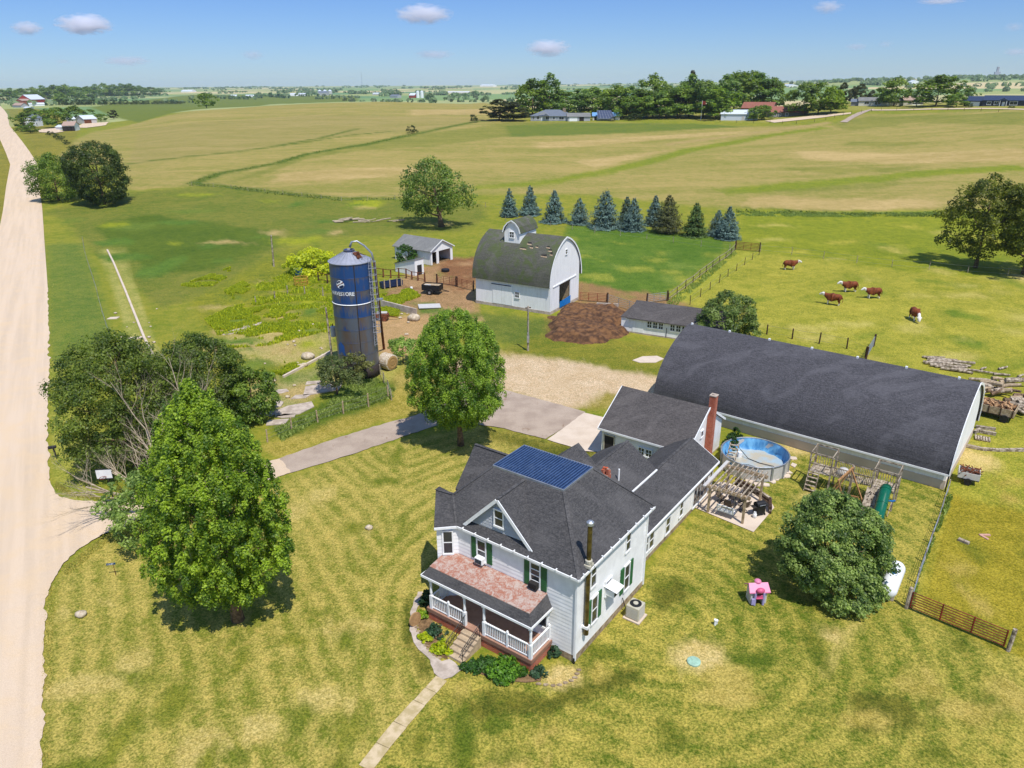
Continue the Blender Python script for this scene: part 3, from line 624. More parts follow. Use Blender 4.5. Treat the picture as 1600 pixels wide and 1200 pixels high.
tree('walnut_tree','open dark green tree cut by the right edge, above the cattle pasture',1600,428,268,60,'oval',.13,260,85,.38,(sr(132,138,44,.84),sr(80,94,32,.76)),23,r0=.4,clump=.19,fill=.3,lob=.2)
tree('feathery_tree','thin feathery small tree in front of the blue silo base',527,618,556,36,'wide',.3,60,90,.2,(sr(132,144,78,.72),sr(88,106,58,.66)),24,r0=.13,clump=.26,fill=.3,lob=.3)
tree('feathery_tree','thin olive sapling leaning against the right of the silo base',561,598,548,26,'wide',.25,36,70,.2,(sr(150,150,84,.72),sr(104,112,60,.66)),25,r0=.07,clump=.3,fill=.25,lob=.35)
tree('small_tree','small low tree with one dark stem beside the round hay bale',630,566,528,27,'wide',.45,36,60,.24,PAL,26,r0=.08,clump=.3)
tree('shrub','leafy green shrub against the windowed wall of the small white shed',634,413,382,16,'round',.02,46,60,.3,(sr(96,136,54,.6),sr(62,98,38,.58)),27,cat='shrub',clump=.3)
tree('flowering_bush','wide yellow-green flowering bush left of the silo top',492,424,390,40,'dome',.0,90,80,.4,(sr(214,216,40,.9),sr(166,180,36,.85)),28,cat='bush',clump=.26,multi=3)
tree('shrub','dark shrub squeezed between garage and swimming pool',1137,706,676,12,'round',.02,40,60,.16,(sr(84,124,42,.6),sr(50,88,30,.55)),29,cat='shrub',clump=.3)
tree('shrub','low dark shrub at the foot of the house corner by the big brick chimney',1148,690,668,11,'round',.02,34,50,.16,(sr(84,124,42,.6),sr(50,88,30,.55)),30,cat='shrub',clump=.3)
# ---- bare dead tree
def dead_tree():
    p=g(276,800);o=thing('dead_tree','bare grey dead tree with twiggy branches reaching over the roadside grass','tree',p)
    rn=random.Random(5);b=MB();tw=MB()
    def grow(a,d,L,r,lv):
        n=4;pts=[a];rs=[r];dd=d.copy()
        for k in range(n):
            dd=(dd+Vector((rn.uniform(-.2,.2),rn.uniform(-.2,.2),rn.uniform(-.1,.16)))).normalized();pts.append(pts[-1]+dd*L/n);rs.append(r*(1-.65*(k+1)/n))
        (b if lv<2 else tw).tube(pts,rs,5 if lv<2 else 3,cap=False)
        if lv<4:
            for i in range([4,5,4,3][lv]):
                f=rn.uniform(.3,1);k=min(int(f*n),n-1);q=pts[k].lerp(pts[k+1],f*n-k)
                e=(dd+Vector((rn.uniform(-1,1),rn.uniform(-1,1),rn.uniform(-.4,.7)))*.75).normalized();grow(q,e,L*rn.uniform(.4,.66),rs[k]*.5,lv+1)
    for d,L in((Vector((-.62,.4,.7)),7.),(Vector((-.1,.55,.8)),8.5),(Vector((-.7,-.05,.5)),6.5),(Vector((-.3,.7,.55)),7.5),(Vector((-.75,.25,.35)),6.)):
        grow(Vector((0,0,-.1)),d.normalized(),L,.2,0)
    b.build('trunk',M['deadbark'],o,smooth=True);tw.build('twigs',M['deadbark'],o)
dead_tree()
# ---- spruces
def conifer(name,label,px,py,top,rpx,col,seed,ls=.34,dens=1.,group='spruces in the windbreak row',tiers=17,droop=.25,power=.62):
    p=gt(px,py);h=hgt(px,top,p);R=rpx*mpp(p);rng=np.random.default_rng(seed);o=thing(name,label,'tree',p,0,group);R*=1.18;P=[];N=[];T=[];power=rng.uniform(.5,.76);c1=np.array(col[0]);c2=np.array(col[1])
    for k in range(tiers):
        t=(k+rng.uniform(-.3,.3))/tiers;z0=h*(.05+.93*t);r=R*(1-t)**power*(1+.1*rng.normal());nb=max(5,int(13*(1-t)+5))
        for j in range(nb):
            q=2*math.pi*(j+rng.uniform(0,.8))/nb;rb=r*rng.uniform(.75,1.12);n=int(50*dens*(.35+rb/R))
            f=rng.uniform(.15,1,n)**.7;w=rng.normal(size=n)*.13*rb*(1.1-f*.5);x=f*rb*math.cos(q)-w*math.sin(q);y=f*rb*math.sin(q)+w*math.cos(q)
            z=z0-droop*rb*f+.25*rb*np.maximum(f-.7,0)+rng.normal(size=n)*.05*R
            P.append(np.stack([x,y,np.maximum(z,.15)],1));N.append(np.stack([math.cos(q)*.5+rng.normal(size=n)*.4,math.sin(q)*.5+rng.normal(size=n)*.4,.8+rng.normal(size=n)*.3],1))
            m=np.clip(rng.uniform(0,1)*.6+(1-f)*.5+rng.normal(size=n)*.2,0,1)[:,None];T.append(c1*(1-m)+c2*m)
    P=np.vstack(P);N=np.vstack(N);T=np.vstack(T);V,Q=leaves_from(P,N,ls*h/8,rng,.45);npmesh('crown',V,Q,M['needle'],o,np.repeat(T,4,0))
    MB().tube([(0,0,-.1),(0,0,h*.5),(0,0,h*.95)],[h*.022,h*.014,h*.003],6).build('trunk',M['bark'],o);return o
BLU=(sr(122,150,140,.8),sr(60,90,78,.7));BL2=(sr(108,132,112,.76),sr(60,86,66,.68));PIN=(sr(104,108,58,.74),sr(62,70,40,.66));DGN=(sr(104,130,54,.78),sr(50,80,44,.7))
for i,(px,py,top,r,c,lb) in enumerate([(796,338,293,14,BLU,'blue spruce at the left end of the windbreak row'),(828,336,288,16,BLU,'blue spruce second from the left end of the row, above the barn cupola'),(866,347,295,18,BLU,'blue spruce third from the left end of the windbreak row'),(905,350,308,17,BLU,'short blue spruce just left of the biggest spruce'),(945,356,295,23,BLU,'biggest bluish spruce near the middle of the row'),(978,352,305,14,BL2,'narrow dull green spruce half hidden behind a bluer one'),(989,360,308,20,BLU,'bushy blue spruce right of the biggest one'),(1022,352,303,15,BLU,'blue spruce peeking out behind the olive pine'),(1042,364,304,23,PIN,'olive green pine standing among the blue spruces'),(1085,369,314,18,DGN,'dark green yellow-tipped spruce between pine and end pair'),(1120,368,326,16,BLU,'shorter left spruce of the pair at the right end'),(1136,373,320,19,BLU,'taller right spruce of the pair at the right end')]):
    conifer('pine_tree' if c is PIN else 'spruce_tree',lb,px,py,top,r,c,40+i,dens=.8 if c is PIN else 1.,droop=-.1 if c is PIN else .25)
# ---- tree prototypes for the distance; every tree is then its own copy
PROTO={}
def proto(key,prof,col,seed,ncl=34,per=34,ls=.16,hb=.1,R=.42,lob=.22,clump=.3):
    o=bpy.data.objects.new('leafy_tree',None);COL.objects.link(o)
    V,Q,T=crown_arrays(1.,hb,R,prof,ncl,per,ls*.6,seed,col[0],col[1],.5,lob,clump);npmesh('crown',V,Q,M['leaf'],o,T)
    trunk_mb(1.,R,.02,seed,hb,5).build('trunk',M['bark'],o);PROTO[key]=[o,False]
proto('a','wide',(sr(130,150,58,.9),sr(78,104,40,.82)),61,60,60,.1,.03);proto('b','round',(sr(142,164,66,.92),sr(86,116,46,.84)),62,60,60,.1,.03);proto('c','wide',(sr(146,166,62,.92),sr(88,114,42,.84)),63,60,60,.1,.03);proto('d','dome',(sr(126,150,70,.92),sr(80,110,50,.84)),64,55,60,.1,.02);proto('e','egg',PIN,65,60,60,.1,.04,.3);proto('f','col',(sr(96,92,56,.5),sr(72,76,40,.5)),66,40,40,.12,.04,.3)
proto('s','dome',(sr(96,112,52,.55),sr(60,84,38,.52)),67,34,40,.14,.0,.6)
def far_tree(key,px,py,top,label,group,rpx=None,cat='tree',rz=None,name=None,loc=None):
    p=loc if loc is not None else gt(px,py);h=max(1.5,hgt(px,top,p));src=PROTO[key]
    o=copy_tree(src[0]) if src[1] else src[0];src[1]=True
    o.location=p;o.rotation_euler=(0,0,RNG.uniform(0,6.28) if rz is None else rz)
    w=h if rpx is None else rpx*mpp(p)/{'a':.42,'b':.42,'c':.42,'d':.42,'e':.3,'f':.3,'s':.6}[key]
    o.scale=(w,w,h)
    if name:o.name=name
    tag(o,label,cat,group);return o
RG='trees of the ridge wood'
ridge=[('e',780,188,154,22),('e',802,189,158,20),('a',832,182,124,30),('d',858,180,116,24),('c',846,178,140,30),('a',876,178,142,26),('d',905,182,140,28),('b',925,180,134,24),('a',948,182,140,26),('c',962,184,132,30),('d',985,183,136,26),('a',1000,184,140,26),('c',1020,182,116,28),('a',1040,183,134,26),('b',1058,184,132,30),('d',1076,182,118,26),('a',1098,184,126,34),('b',1118,186,134,28),('d',1132,181,118,28),('a',1158,174,114,32),('c',1146,173,112,26),('d',1184,172,116,34),('a',1204,171,122,22),('b',1030,185,140,24),('b',985,186,148,22),('a',1172,171,112,30)]
for i,(k,px,py,top,r) in enumerate(ridge):
    far_tree(k,px,py,top,'dark conifer at the left end of the ridge wood' if k=='e' else 'leafy green tree in the wood along the ridge behind the ranch houses','evergreens at the wood end' if k=='e' else RG,r*1.12)
far_tree('f',1077,180,102,'tallest spindly tree sticking up out of the ridge wood',None,12)
far_tree('f',1062,184,132,'reddish brown half dead tree in the ridge wood',None,13)
for px,py,top,r,k,lb in((1178,188,168,11,'b','small round tree in front of the white metal shed'),(1190,187,163,14,'b','yellow-green tree between white shed and red-roofed house'),(992,188,174,10,'s','round bush right of the tilted solar array'),(956,189,181,6,'s','small bush at the foot of the tilted solar array'),(1254,180,129,24,'a','leafy tree in front of the red-roofed house, left one of three'),(1278,178,128,22,'c','leafy tree right of the red-roofed house, middle one of three'),(1298,176,134,18,'c','leafy tree beyond the red-roofed house, right one of three'),(1396,166,120,24,'c','big bright green tree in front of the white ranch house'),(1462,166,118,30,'a','big dark round tree left of the dark ranch house'),(1494,167,145,13,'b','yellow-green tree touching the left of the dark ranch house'),(1508,162,134,12,'d','small dark tree behind the dark ranch house'),(1514,168,160,5,'s','bush at the left end of the dark ranch house'),(1580,169,164,5,'s','round bush before the front door of the dark ranch house'),(1432,166,138,10,'d','dark tree behind the tan garage')):
    far_tree(k,px,py,top,lb,None,r*1.25,'bush' if k=='s' else 'tree',name='garden_bush' if k=='s' else None)
for i,(px,py,top,r) in enumerate([(1315,164,128,10),(1331,162,134,8),(1342,162,130,12),(1361,161,140,7)]):
    far_tree('e',px,py,top,'dark conifer behind the left end of the white ranch house','conifers behind the white ranch house',r)
# left background
LG='trees of the wood behind the red barn'
for i,(k,px,py,top,r) in enumerate([('a',6,160,140,14),('d',20,160,138,14),('a',38,158,138,15),('c',54,154,136,14),('d',70,158,134,16),('a',88,158,133,18),('c',106,158,132,18),('b',122,157,134,16),('a',140,156,135,14),('d',152,154,132,14),('c',165,153,130,16),('a',180,153,132,14),('d',192,152,131,14),('a',206,152,131,16),('d',220,151,134,14),('a',236,150,136,14),('d',250,149,138,12),('a',60,162,142,12),('b',96,162,144,12)]):
    far_tree(k,px,py,top,'leafy tree in the dark wood behind the red barn',LG,r)
for i,(px,py,top,r,lb) in enumerate([(40,200,176,14,0),(62,190,172,14,0),(52,186,168,12,0),(90,199,166,18,0),(122,190,165,16,0),(158,190,177,8,0),(48,208,194,10,0),(36,206,196,9,0)]):
    far_tree('ab'[i%2],px,py,top,['tree left of the white farmhouse by the road','tree behind the white farmhouse','small tree behind the farmhouse wood','largest round tree right of the white farmhouse','round tree behind the white farm sheds','small dark tree right of the white metal shed','low bush below the white farmhouse','low yellow-green bush by the road below the farmhouse'][i],None,r*1.25)
for i,px in enumerate([98,110,122,134,143,160,172,184,195,210,220,228,243,252,264,274,282]):
    far_tree('s',px,166-i*.22,152+i*.3,'dark bushy tree in the hedge row along the green field','hedge row along the green field',8)
for i,(px,py) in enumerate([(80,212),(88,216),(96,219),(104,226),(112,236)]):
    far_tree('s',px,py,py-9,'low bush in the fence line below the left farm','fence-line bushes below the left farm',6,'bush',name='fence_bush')
far_tree('b',323,169,144,'lone round tree on the left field crest',None,15)
far_tree('s',643,209,193,'lone dark bush on the field fence line',None,8,'bush',name='field_bush')
far_tree('s',741,191,176,'dark bush on the fence line near the ridge conifers',None,8,'bush',name='field_bush')
far_tree('s',539,158,152,'small dark bush on the skyline of the brown field',None,5,'bush',name='field_bush')
far_tree('f',178,186,170,'thin brownish tree right of the white farm sheds',None,7)
# thousands of far trees: one mass each
def far_wood():
    rng=np.random.default_rng(9);V=[];Q=[];T=[];n=0
    def clumpat(x,y,h,r,k,tone):
        nonlocal n
        m=14;d=rng.normal(size=(m,3));d/=np.linalg.norm(d,axis=1,keepdims=True);p=np.array([x,y,float(ter(x,y))+h*.5])+d*np.array([r,r,h*.5])
        v,q=leaves_from(p,d+[0,0,.4],max(r,h)*.9,rng,.9);V.append(v);Q.append(q+n);n+=len(v);c=np.array(sr(116,136,92,.85))*tone;T.append(np.repeat(c[None]*rng.uniform(.75,1.25,(m,1)),4,0))
    rows=[(430,500,145,148,10),(440,530,140,141,30),(480,525,148,144,24),(545,570,146,147,16),(590,620,145,142,12),(620,700,139,137,18),(540,600,137,136,20),(400,470,137,138,16),(680,760,138,135,22),(780,870,140,136,16),(270,400,139,137,40),(0,260,137,135,70),(405,450,151,153,12),(600,623,150,150,10),(650,720,147,150,10),(670,760,156,151,6),(690,770,153,147,8),(800,900,136,134,16),(520,640,134.5,134,26),(900,1010,132,131,30),(1215,1400,128,125.5,60),(1400,1600,124,122,50),(1335,1375,133,133,10),(1545,1600,124,126,14),(1240,1330,131,129,14),(1380,1600,128,127,14),(960,1060,134,136,20),(420,530,134,134.5,30)]
    for x0,x1,y0,y1,cnt in rows:
        for i in range(int(cnt*.6)):
            px=rng.uniform(x0,x1);f=(px-x0)/(x1-x0);py=y0+(y1-y0)*f+rng.normal()*.5;p=gt(px,py);
            if p.length<900:continue
            D=p.length
            if D>9300:continue
            for _ in range(2):clumpat(p[0]+rng.normal()*D*.004,p[1]+rng.normal()*D*.01,rng.uniform(7,13),rng.uniform(6,11)*max(1,D/4500),0,rng.uniform(.8,1.3))
    # hedges and tree lines scattered over the whole plain
    for i in range(120):
        a=rng.uniform(azpx(-150),azpx(1750));D=math.exp(rng.uniform(math.log(1300),math.log(8800)));u0=rng.choice([R_(30),R_(-60)]);L=int(rng.integers(1,9))
        for k in range(L):
            x=D*math.sin(a)+k*26*math.cos(u0);y=D*math.cos(a)-k*26*math.sin(u0);clumpat(x,y,rng.uniform(4,9),rng.uniform(5,10)*max(1,D/5000),0,rng.uniform(.75,1.25))
    o=npmesh('distant_trees',np.vstack(V),np.vstack(Q),M['leaf'],None,np.vstack(T));tag(o,'far-off belts of trees and hedges across the plain','woods',kind='stuff')
far_wood()
# ------------------------------------------------------------------ buildings
def window(par,o,u,n,w,h,nx=1,ny=2,sh=0.,shm='shutter',name='window',sw=.09,pane='glass',fm='white'):
    """o: bottom centre on the wall, u: along the wall, n: outward"""
    o=Vector(o);u=Vector(u).normalized();n=Vector(n).normalized();z=Vector((0,0,1));b=MB()
    def bx(mb,a0,a1,c0,c1,d0,d1):
        P=[o+u*a+z*c+n*d for d in(d0,d1) for c in(c0,c1) for a in(a0,a1)]
        mb.add(P,[(0,1,3,2),(4,6,7,5),(0,4,5,1),(2,3,7,6),(0,2,6,4),(1,5,7,3)])
    bx(b,-w/2-sw,w/2+sw,-sw*1.3,0,-.01,.12);bx(b,-w/2-sw,w/2+sw,h,h+sw,-.01,.1)
    bx(b,-w/2-sw,-w/2,0,h,-.01,.09);bx(b,w/2,w/2+sw,0,h,-.01,.09)
    for i in range(1,nx):bx(b,-w/2+w*i/nx-.025,-w/2+w*i/nx+.025,0,h,.0,.075)
    for i in range(1,ny):bx(b,-w/2,w/2,h*i/ny-.025,h*i/ny+.025,.0,.08)
    f=b.build(name,M[fm],par);p=MB();bx(p,-w/2,w/2,0,h,.004,.056);p.build('pane',M[pane],f)
    if sh:
        for s in(-1,1):
            q=MB();a0=s*(w/2+sw+.02);a1=s*(w/2+sw+.02+sh);bx(q,min(a0,a1),max(a0,a1),-.05,h+.05,.0,.075)
            for k in range(int(h/.12)):bx(q,min(a0,a1)+.03,max(a0,a1)-.03,k*.12,k*.12+.05,.075,.09)
            q.build('shutter',M[shm],par)
    return f
def gable(b,x0,x1,y0,y1,z0,z1,t=.14,ax='x'):
    """two roof slopes, ridge along ax, slabs thickness t"""
    if ax=='x':
        ym=(y0+y1)/2;A=[(x0,y0,z0),(x1,y0,z0),(x1,ym,z1),(x0,ym,z1)];B=[(x0,ym,z1),(x1,ym,z1),(x1,y1,z0),(x0,y1,z0)]
    else:
        xm=(x0+x1)/2;A=[(x0,y0,z0),(xm,y0,z1),(xm,y1,z1),(x0,y1,z0)];B=[(xm,y0,z1),(x1,y0,z0),(x1,y1,z0),(xm,y1,z1)]
    b.slab(A,t);b.slab(B,t)
def gwall(b,pts,dirv,L):
    b.slab(pts,L,dirv)
M['white_clap']=plain('white_clapboard_paint',(.85,.84,.82),.45,var=.12,sc=1.2)
M['hipcap']=shingle_mat('hip_cap_shingles',sr(78,77,78,.7),sr(112,109,107,.7))
M['seam']=plain('pale_blue_seam',sr(88,114,154),.3,.3)
M['deckmetal']=(lambda t:(t.base(t.mix(t.ramp(t.noise(1.4,4,.65,dist=.8),.5,.72,0,.45),sr(34,58,104,.8),sr(140,160,188,.8))),t.set(.28,.35,.5))[1])(NT('blue_metal_roofing'))
ZX=Vector((1,0,0));ZY=Vector((0,1,0))
def laps(b,a,c,n,z0,z1,pitch=.25,skip=None,top=None):
    """wedge-shaped clapboards along a wall from a to c (plan), n outward; top(f)-> height limit"""
    a=Vector((*a,0));c=Vector((*c,0));n=Vector((*n,0));z=z0
    while z<z1-.02:
        zt=min(z+pitch,z1);b.add([a+Vector((0,0,z))+n*.001,c+Vector((0,0,z))+n*.001,c+Vector((0,0,z))+n*.02,a+Vector((0,0,z))+n*.02,a+Vector((0,0,zt))+n*.004,c+Vector((0,0,zt))+n*.004],[(0,3,2,1),(3,4,5,2),(0,4,3),(1,2,5)]);z+=pitch
def farmhouse():
    h=thing('farmhouse','white two-storey farmhouse with dark hipped roof, green shutters and front porch','house',HO,-HA)
    lw=lambda P:Vector((*HL(P),P[2]))
    # --- walls
    b=MB();b.box(-8.2,0,0,8.3,.4,5.72)
    # bay turned to the corner
    K1=Vector((-8.2,.02,0));K2=lw(g(689,869,3.7));K2.z=0;sd=(K2-K1).normalized();nd=Vector((sd.y,-sd.x,0));nd=nd if nd.y>0 else -nd
    K2=K1+sd*1.3;K3=K2+nd*2.6;K4=K1+nd*2.6
    b.prism([(p.x,p.y) for p in(K1,K2,K3,K4)],.4,5.7)
    # left gabled wing
    b.slab([(-10.8,3.45,.4),(-10.8,7.05,.4),(-10.8,7.05,5.7),(-10.8,5.25,7.85),(-10.8,3.45,5.7)],2.59,(1,0,0))
    # back cross gable, long low addition, rear wing
    b.slab([(-8.,9.9,.4),(-4.2,9.9,.4),(-4.2,9.9,5.7),(-6.1,9.9,7.5),(-8.,9.9,5.7)],1.59,(0,-1,0))
    b.slab([(-7.7,15.95,.3),(-3.3,15.95,.3),(-3.3,15.95,3.95),(-5.5,15.95,5.4),(-7.7,15.95,3.95)],7.,(0,-1,0))
    b.slab([(-5.2,22.3,.3),(-1.,22.3,.3),(-1.,22.3,2.55),(-3.1,22.3,3.75),(-5.2,22.3,2.55)],13.98,(0,-1,0))
    laps(b,(-8.2,0),(0,0),(0,-1),.42,5.7);laps(b,(0,0),(0,8.3),(1,0),.42,5.7);laps(b,(-1.,8.31),(-1.,22.3),(1,0),.32,2.5);laps(b,(K1.x,K1.y),(K2.x,K2.y),(-nd.x,-nd.y),.42,5.7);laps(b,(-3.3,8.6),(-3.3,15.9),(1,0),3.4,3.95)
    b.build('wall',M['white_clap'],h)
    # dormer front wall + cheeks belong to the wall too
    f=MB();f.box(-8.18,.025,-.025,8.32,-.1,.4);f.prism([(p.x,p.y) for p in(K1,K2,K3,K4)],-.1,.398);f.box(-10.82,-8.2,3.43,7.07,-.1,.398);f.box(-5.18,-.98,8.32,22.28,-.1,.298);f.box(-7.68,-5.2,8.33,15.93,-.1,.296)
    f.build('foundation',M['stone'],h)
    # --- roof
    r=MB();t=.16;zd=8.7
    dFL=Vector((-7.7,2.8,zd));dFR=Vector((-2.65,2.8,zd));dBR=Vector((-2.65,6.05,zd));dBL=Vector((-7.7,6.05,zd))
    eFR=Vector((.3,-.3,5.9));eBR=Vector((.3,8.65,5.9));Hp=Vector((-9.35,1.02,7.09))
    E1=lw(g(714,821,5.9));E2=lw(g(678,824,5.9));R2=lw(g(681,764,7.09))
    eBL=Vector((-8.5,8.65,5.9));lb=Vector((-9.35,6.4,7.09))
    r.slab([eFR,dFR,dFL,Hp,E1],t);r.slab([eFR,eBR,dBR,dFR],t);r.slab([eBR,eBL,dBL,dBR],t);r.slab([dFL,dBL,lb,Hp],t)
    r.slab([E1,Hp,R2,E2],t)
    N3=Vector((2*R2.x-E2.x,2*R2.y-E2.y,5.9));N4=Vector((2*Hp.x-E1.x,2*Hp.y-E1.y,5.9));r.slab([Hp,N4,N3,R2],t)
    gable(r,-11.05,-7.9,3.15,7.35,5.88,8.2,t,'x')
    gable(r,-8.25,-3.95,7.0,10.1,5.86,7.75,t,'y')
    gable(r,-7.9,-3.1,8.4,16.2,4.0,5.6,.14,'y')
    gable(r,-5.45,-.75,8.32,22.6,2.56,3.95,.14,'y')
    # dormer
    dy=.28;zb=5.9+(dy+.3)*.903;px=-5.33;hw=2.45;zp=8.62;ze=6.1
    r.slab([(px,dy-.22,zp),(px,2.75,zp),(px-.28,2.72,zp-.3),(px-hw,.02,ze),(px-hw,dy-.22,ze)],.1)
    r.slab([(px,dy-.22,zp),(px+hw,dy-.22,ze),(px+hw,.02,ze),(px+.28,2.72,zp-.3),(px,2.75,zp)],.1)
    ro=r.build('roof',M['shingle'],h)
    for a_,c_ in((eFR,dFR),(Hp,dFL),(eBR,dBR),(E1,Hp),(Hp,R2),(Vector((px,.1,zp)),Vector((px,2.75,zp))),(Vector((px+hw,.02,ze)),Vector((px+.28,2.72,zp-.3))),(Vector((-3.1,8.4,3.95)),Vector((-3.1,22.6,3.95))),(Vector((-5.5,8.6,5.6)),Vector((-5.5,16.2,5.6))),(Vector((-11.05,5.25,8.2)),Vector((-8.3,5.25,8.2)))):MB().bar(a_,c_,.2,.025).build('hip_cap',M['hipcap'],ro)
    w=MB();w.slab([(px-2.2,dy,6.1),(px+2.2,dy,6.1),(px,dy,8.42)],.1,(0,1,0))
    for k in range(11):
        z=6.15+k*.2;q=2.2*(8.4-z-.1)/2.3;laps(w,(px-q,dy),(px+q,dy),(0,-1),z,z+.2);w.build('dormer',M['siding'],h)
    tr=MB()
    for s in(-1,1):
        tr.bar((px+s*.02,dy-.24,zp-.11),(px+s*hw,dy-.24,ze-.11),.05,.2)
    # gutters and rake boards
    for a,c in((eFR,E1),(eFR,eBR),(E1,E2)):
        d=(c-a).normalized();tr.bar(a+Vector((0,0,-.1)),c+Vector((0,0,-.1)),.13,.14)
    tr.bar((-.72,8.7,2.47),(-.72,22.6,2.47),.12,.13);tr.bar((-.74,22.62,2.46),(-3.1,22.62,3.85),.06,.16)
    tr.bar((-3.05,8.6,3.9),(-3.05,16.2,3.9),.12,.14);pass
    rr=random.Random(3)
    for i in range(9):
        a=eFR.lerp(E1,(i+.5)/9);tr.box(a.x-.03,a.x+.03,a.y-.12,a.y+.1,a.z-.03,a.z+.05)
        a=eFR.lerp(eBR,(i+.5)/9);tr.box(a.x-.1,a.x+.12,a.y-.03,a.y+.03,a.z-.03,a.z+.05)
    for x,y in((.05,-.05),(.05,8.28)):tr.box(x-.06,x+.06,y-.06,y+.06,.15,5.8)
    tr.build('gutter',M['white'],h)
    e=MB();e.box(0,.1,-.16,-.04,-.05,.35);e.build('downspout_elbow',M['black'],h)
    # the flat deck: ribbed blue metal
    m=MB();n=26;x0,x1,y0,y1=-7.62,-2.72,2.84,6.0;m.box(x0,x1,y0,y1,zd-.05,zd+.06)
    m.build('roof_deck',M['deckmetal'],ro)
    rb=MB()
    for i in range(n+1):
        x=x0+(x1-x0)*i/n;rb.box(x-.035,x+.035,y0,y1,zd+.062,zd+.13)
    rb.build('standing_seam',M['seam'],ro)
    ed=MB();ed.box(x0-.06,x1+.06,y0-.08,y0-.0,zd-.03,zd+.1);ed.box(x0-.06,x1+.06,y1,y1+.08,zd-.03,zd+.1);ed.box(x1,x1+.08,y0-.02,y1+.02,zd-.02,zd+.11);ed.box(x0-.08,x0,y0-.02,y1+.02,zd-.02,zd+.11)
    ed.build('deck_edge',M['galv'],ro)
    # --- windows
    F_=(0,-1,0);X_=(1,0,0)
    window(h,(-6.42,0,4.15),X_,F_,.56,1.32,1,2,.36);window(h,(-2.63,0,3.98),X_,F_,.56,1.5,1,4,.36)
    window(h,(px,dy,6.75),X_,F_,.55,1.0,1,2)
    k=(K1+K2)/2;window(h,(k.x,k.y,3.95),sd,-nd,.5,1.5,1,2)
    window(h,(-2.15,0,1.5),X_,F_,.6,1.3,1,1)
    window(h,(0,1.72,4.12),ZY,X_,.5,1.45,1,2);window(h,(0,1.98,1.5),ZY,X_,.56,1.7,1,2,.4)
    window(h,(0,5.88,1.3),ZY,X_,.56,1.75,1,2,.4);window(h,(0,5.8,4.15),ZY,X_,.5,1.25,1,2)
    window(h,(0,3.55,2.5),ZY,X_,.62,.9,1,2)
    for y,w_,zz,hh in((10.65,.4,.8,1.3),(11.4,.6,.78,1.25),(14.0,.6,.55,1.25),(16.25,.5,.8,1.15),(21.75,.45,1.0,.95)):window(h,(-1.,y,zz),ZY,X_,w_,hh,1,2)
    sl=window(h,(-1.,19.75,.35),ZY,X_,2.6,1.75,4,1,name='sliding_door',sw=.1)
    # --- stove pipe
    p=MB();p.tube([(.2,.85,1.95),(.2,.85,8.6)],.13,14);p.build('flue_pipe',M['brass'],h,smooth=False)
    c=MB();c.lathe([(.13,8.55),(.2,8.62),(.2,8.78),(.1,8.86)],14,(.2,.85,0));c.build('flue_cap',M['galv'],h)
    c=MB();c.lathe([(.2,6.3),(.2,6.42),(.14,6.46)],12,(.2,.85,0));c.box(.05,.35,.7,1.,6.15,6.3);c.box(.0,.42,.62,.78,6.0,6.16);c.box(.2,.36,.9,1.15,6.0,6.12);c.build('flue_bracket',M['beige'],h)
    c=MB();c.box(.0,.38,.68,1.02,1.9,2.06);c.build('flue_base',M['white'],h)
    c=MB();c.tube([(.2,.85,1.45),(.2,.85,1.9)],.15,10);c.build('flue_tee',M['brass'],h)
    # brick stub, vent
    q=HL(g(945,741,5.6));c=MB();c.box(q[0]-.32,q[0]+.32,q[1]-.3,q[1]+.3,3.4,5.62)
    for i in range(12):
        a=rr.uniform(-.3,.25);bb=rr.uniform(-.3,.22);c.box(q[0]+a,q[0]+a+.16,q[1]+bb,q[1]+bb+.18,5.6,5.7+rr.uniform(0,.4))
    c.build('broken_chimney',M['brick'],h)
    q=HL(g(967,741,5.1));c=MB();c.tube([(q[0],q[1],4.6),(q[0],q[1],5.5)],.06,8);c.build('vent_pipe',M['white'],h)
    # --- porch
    porch(h);return h

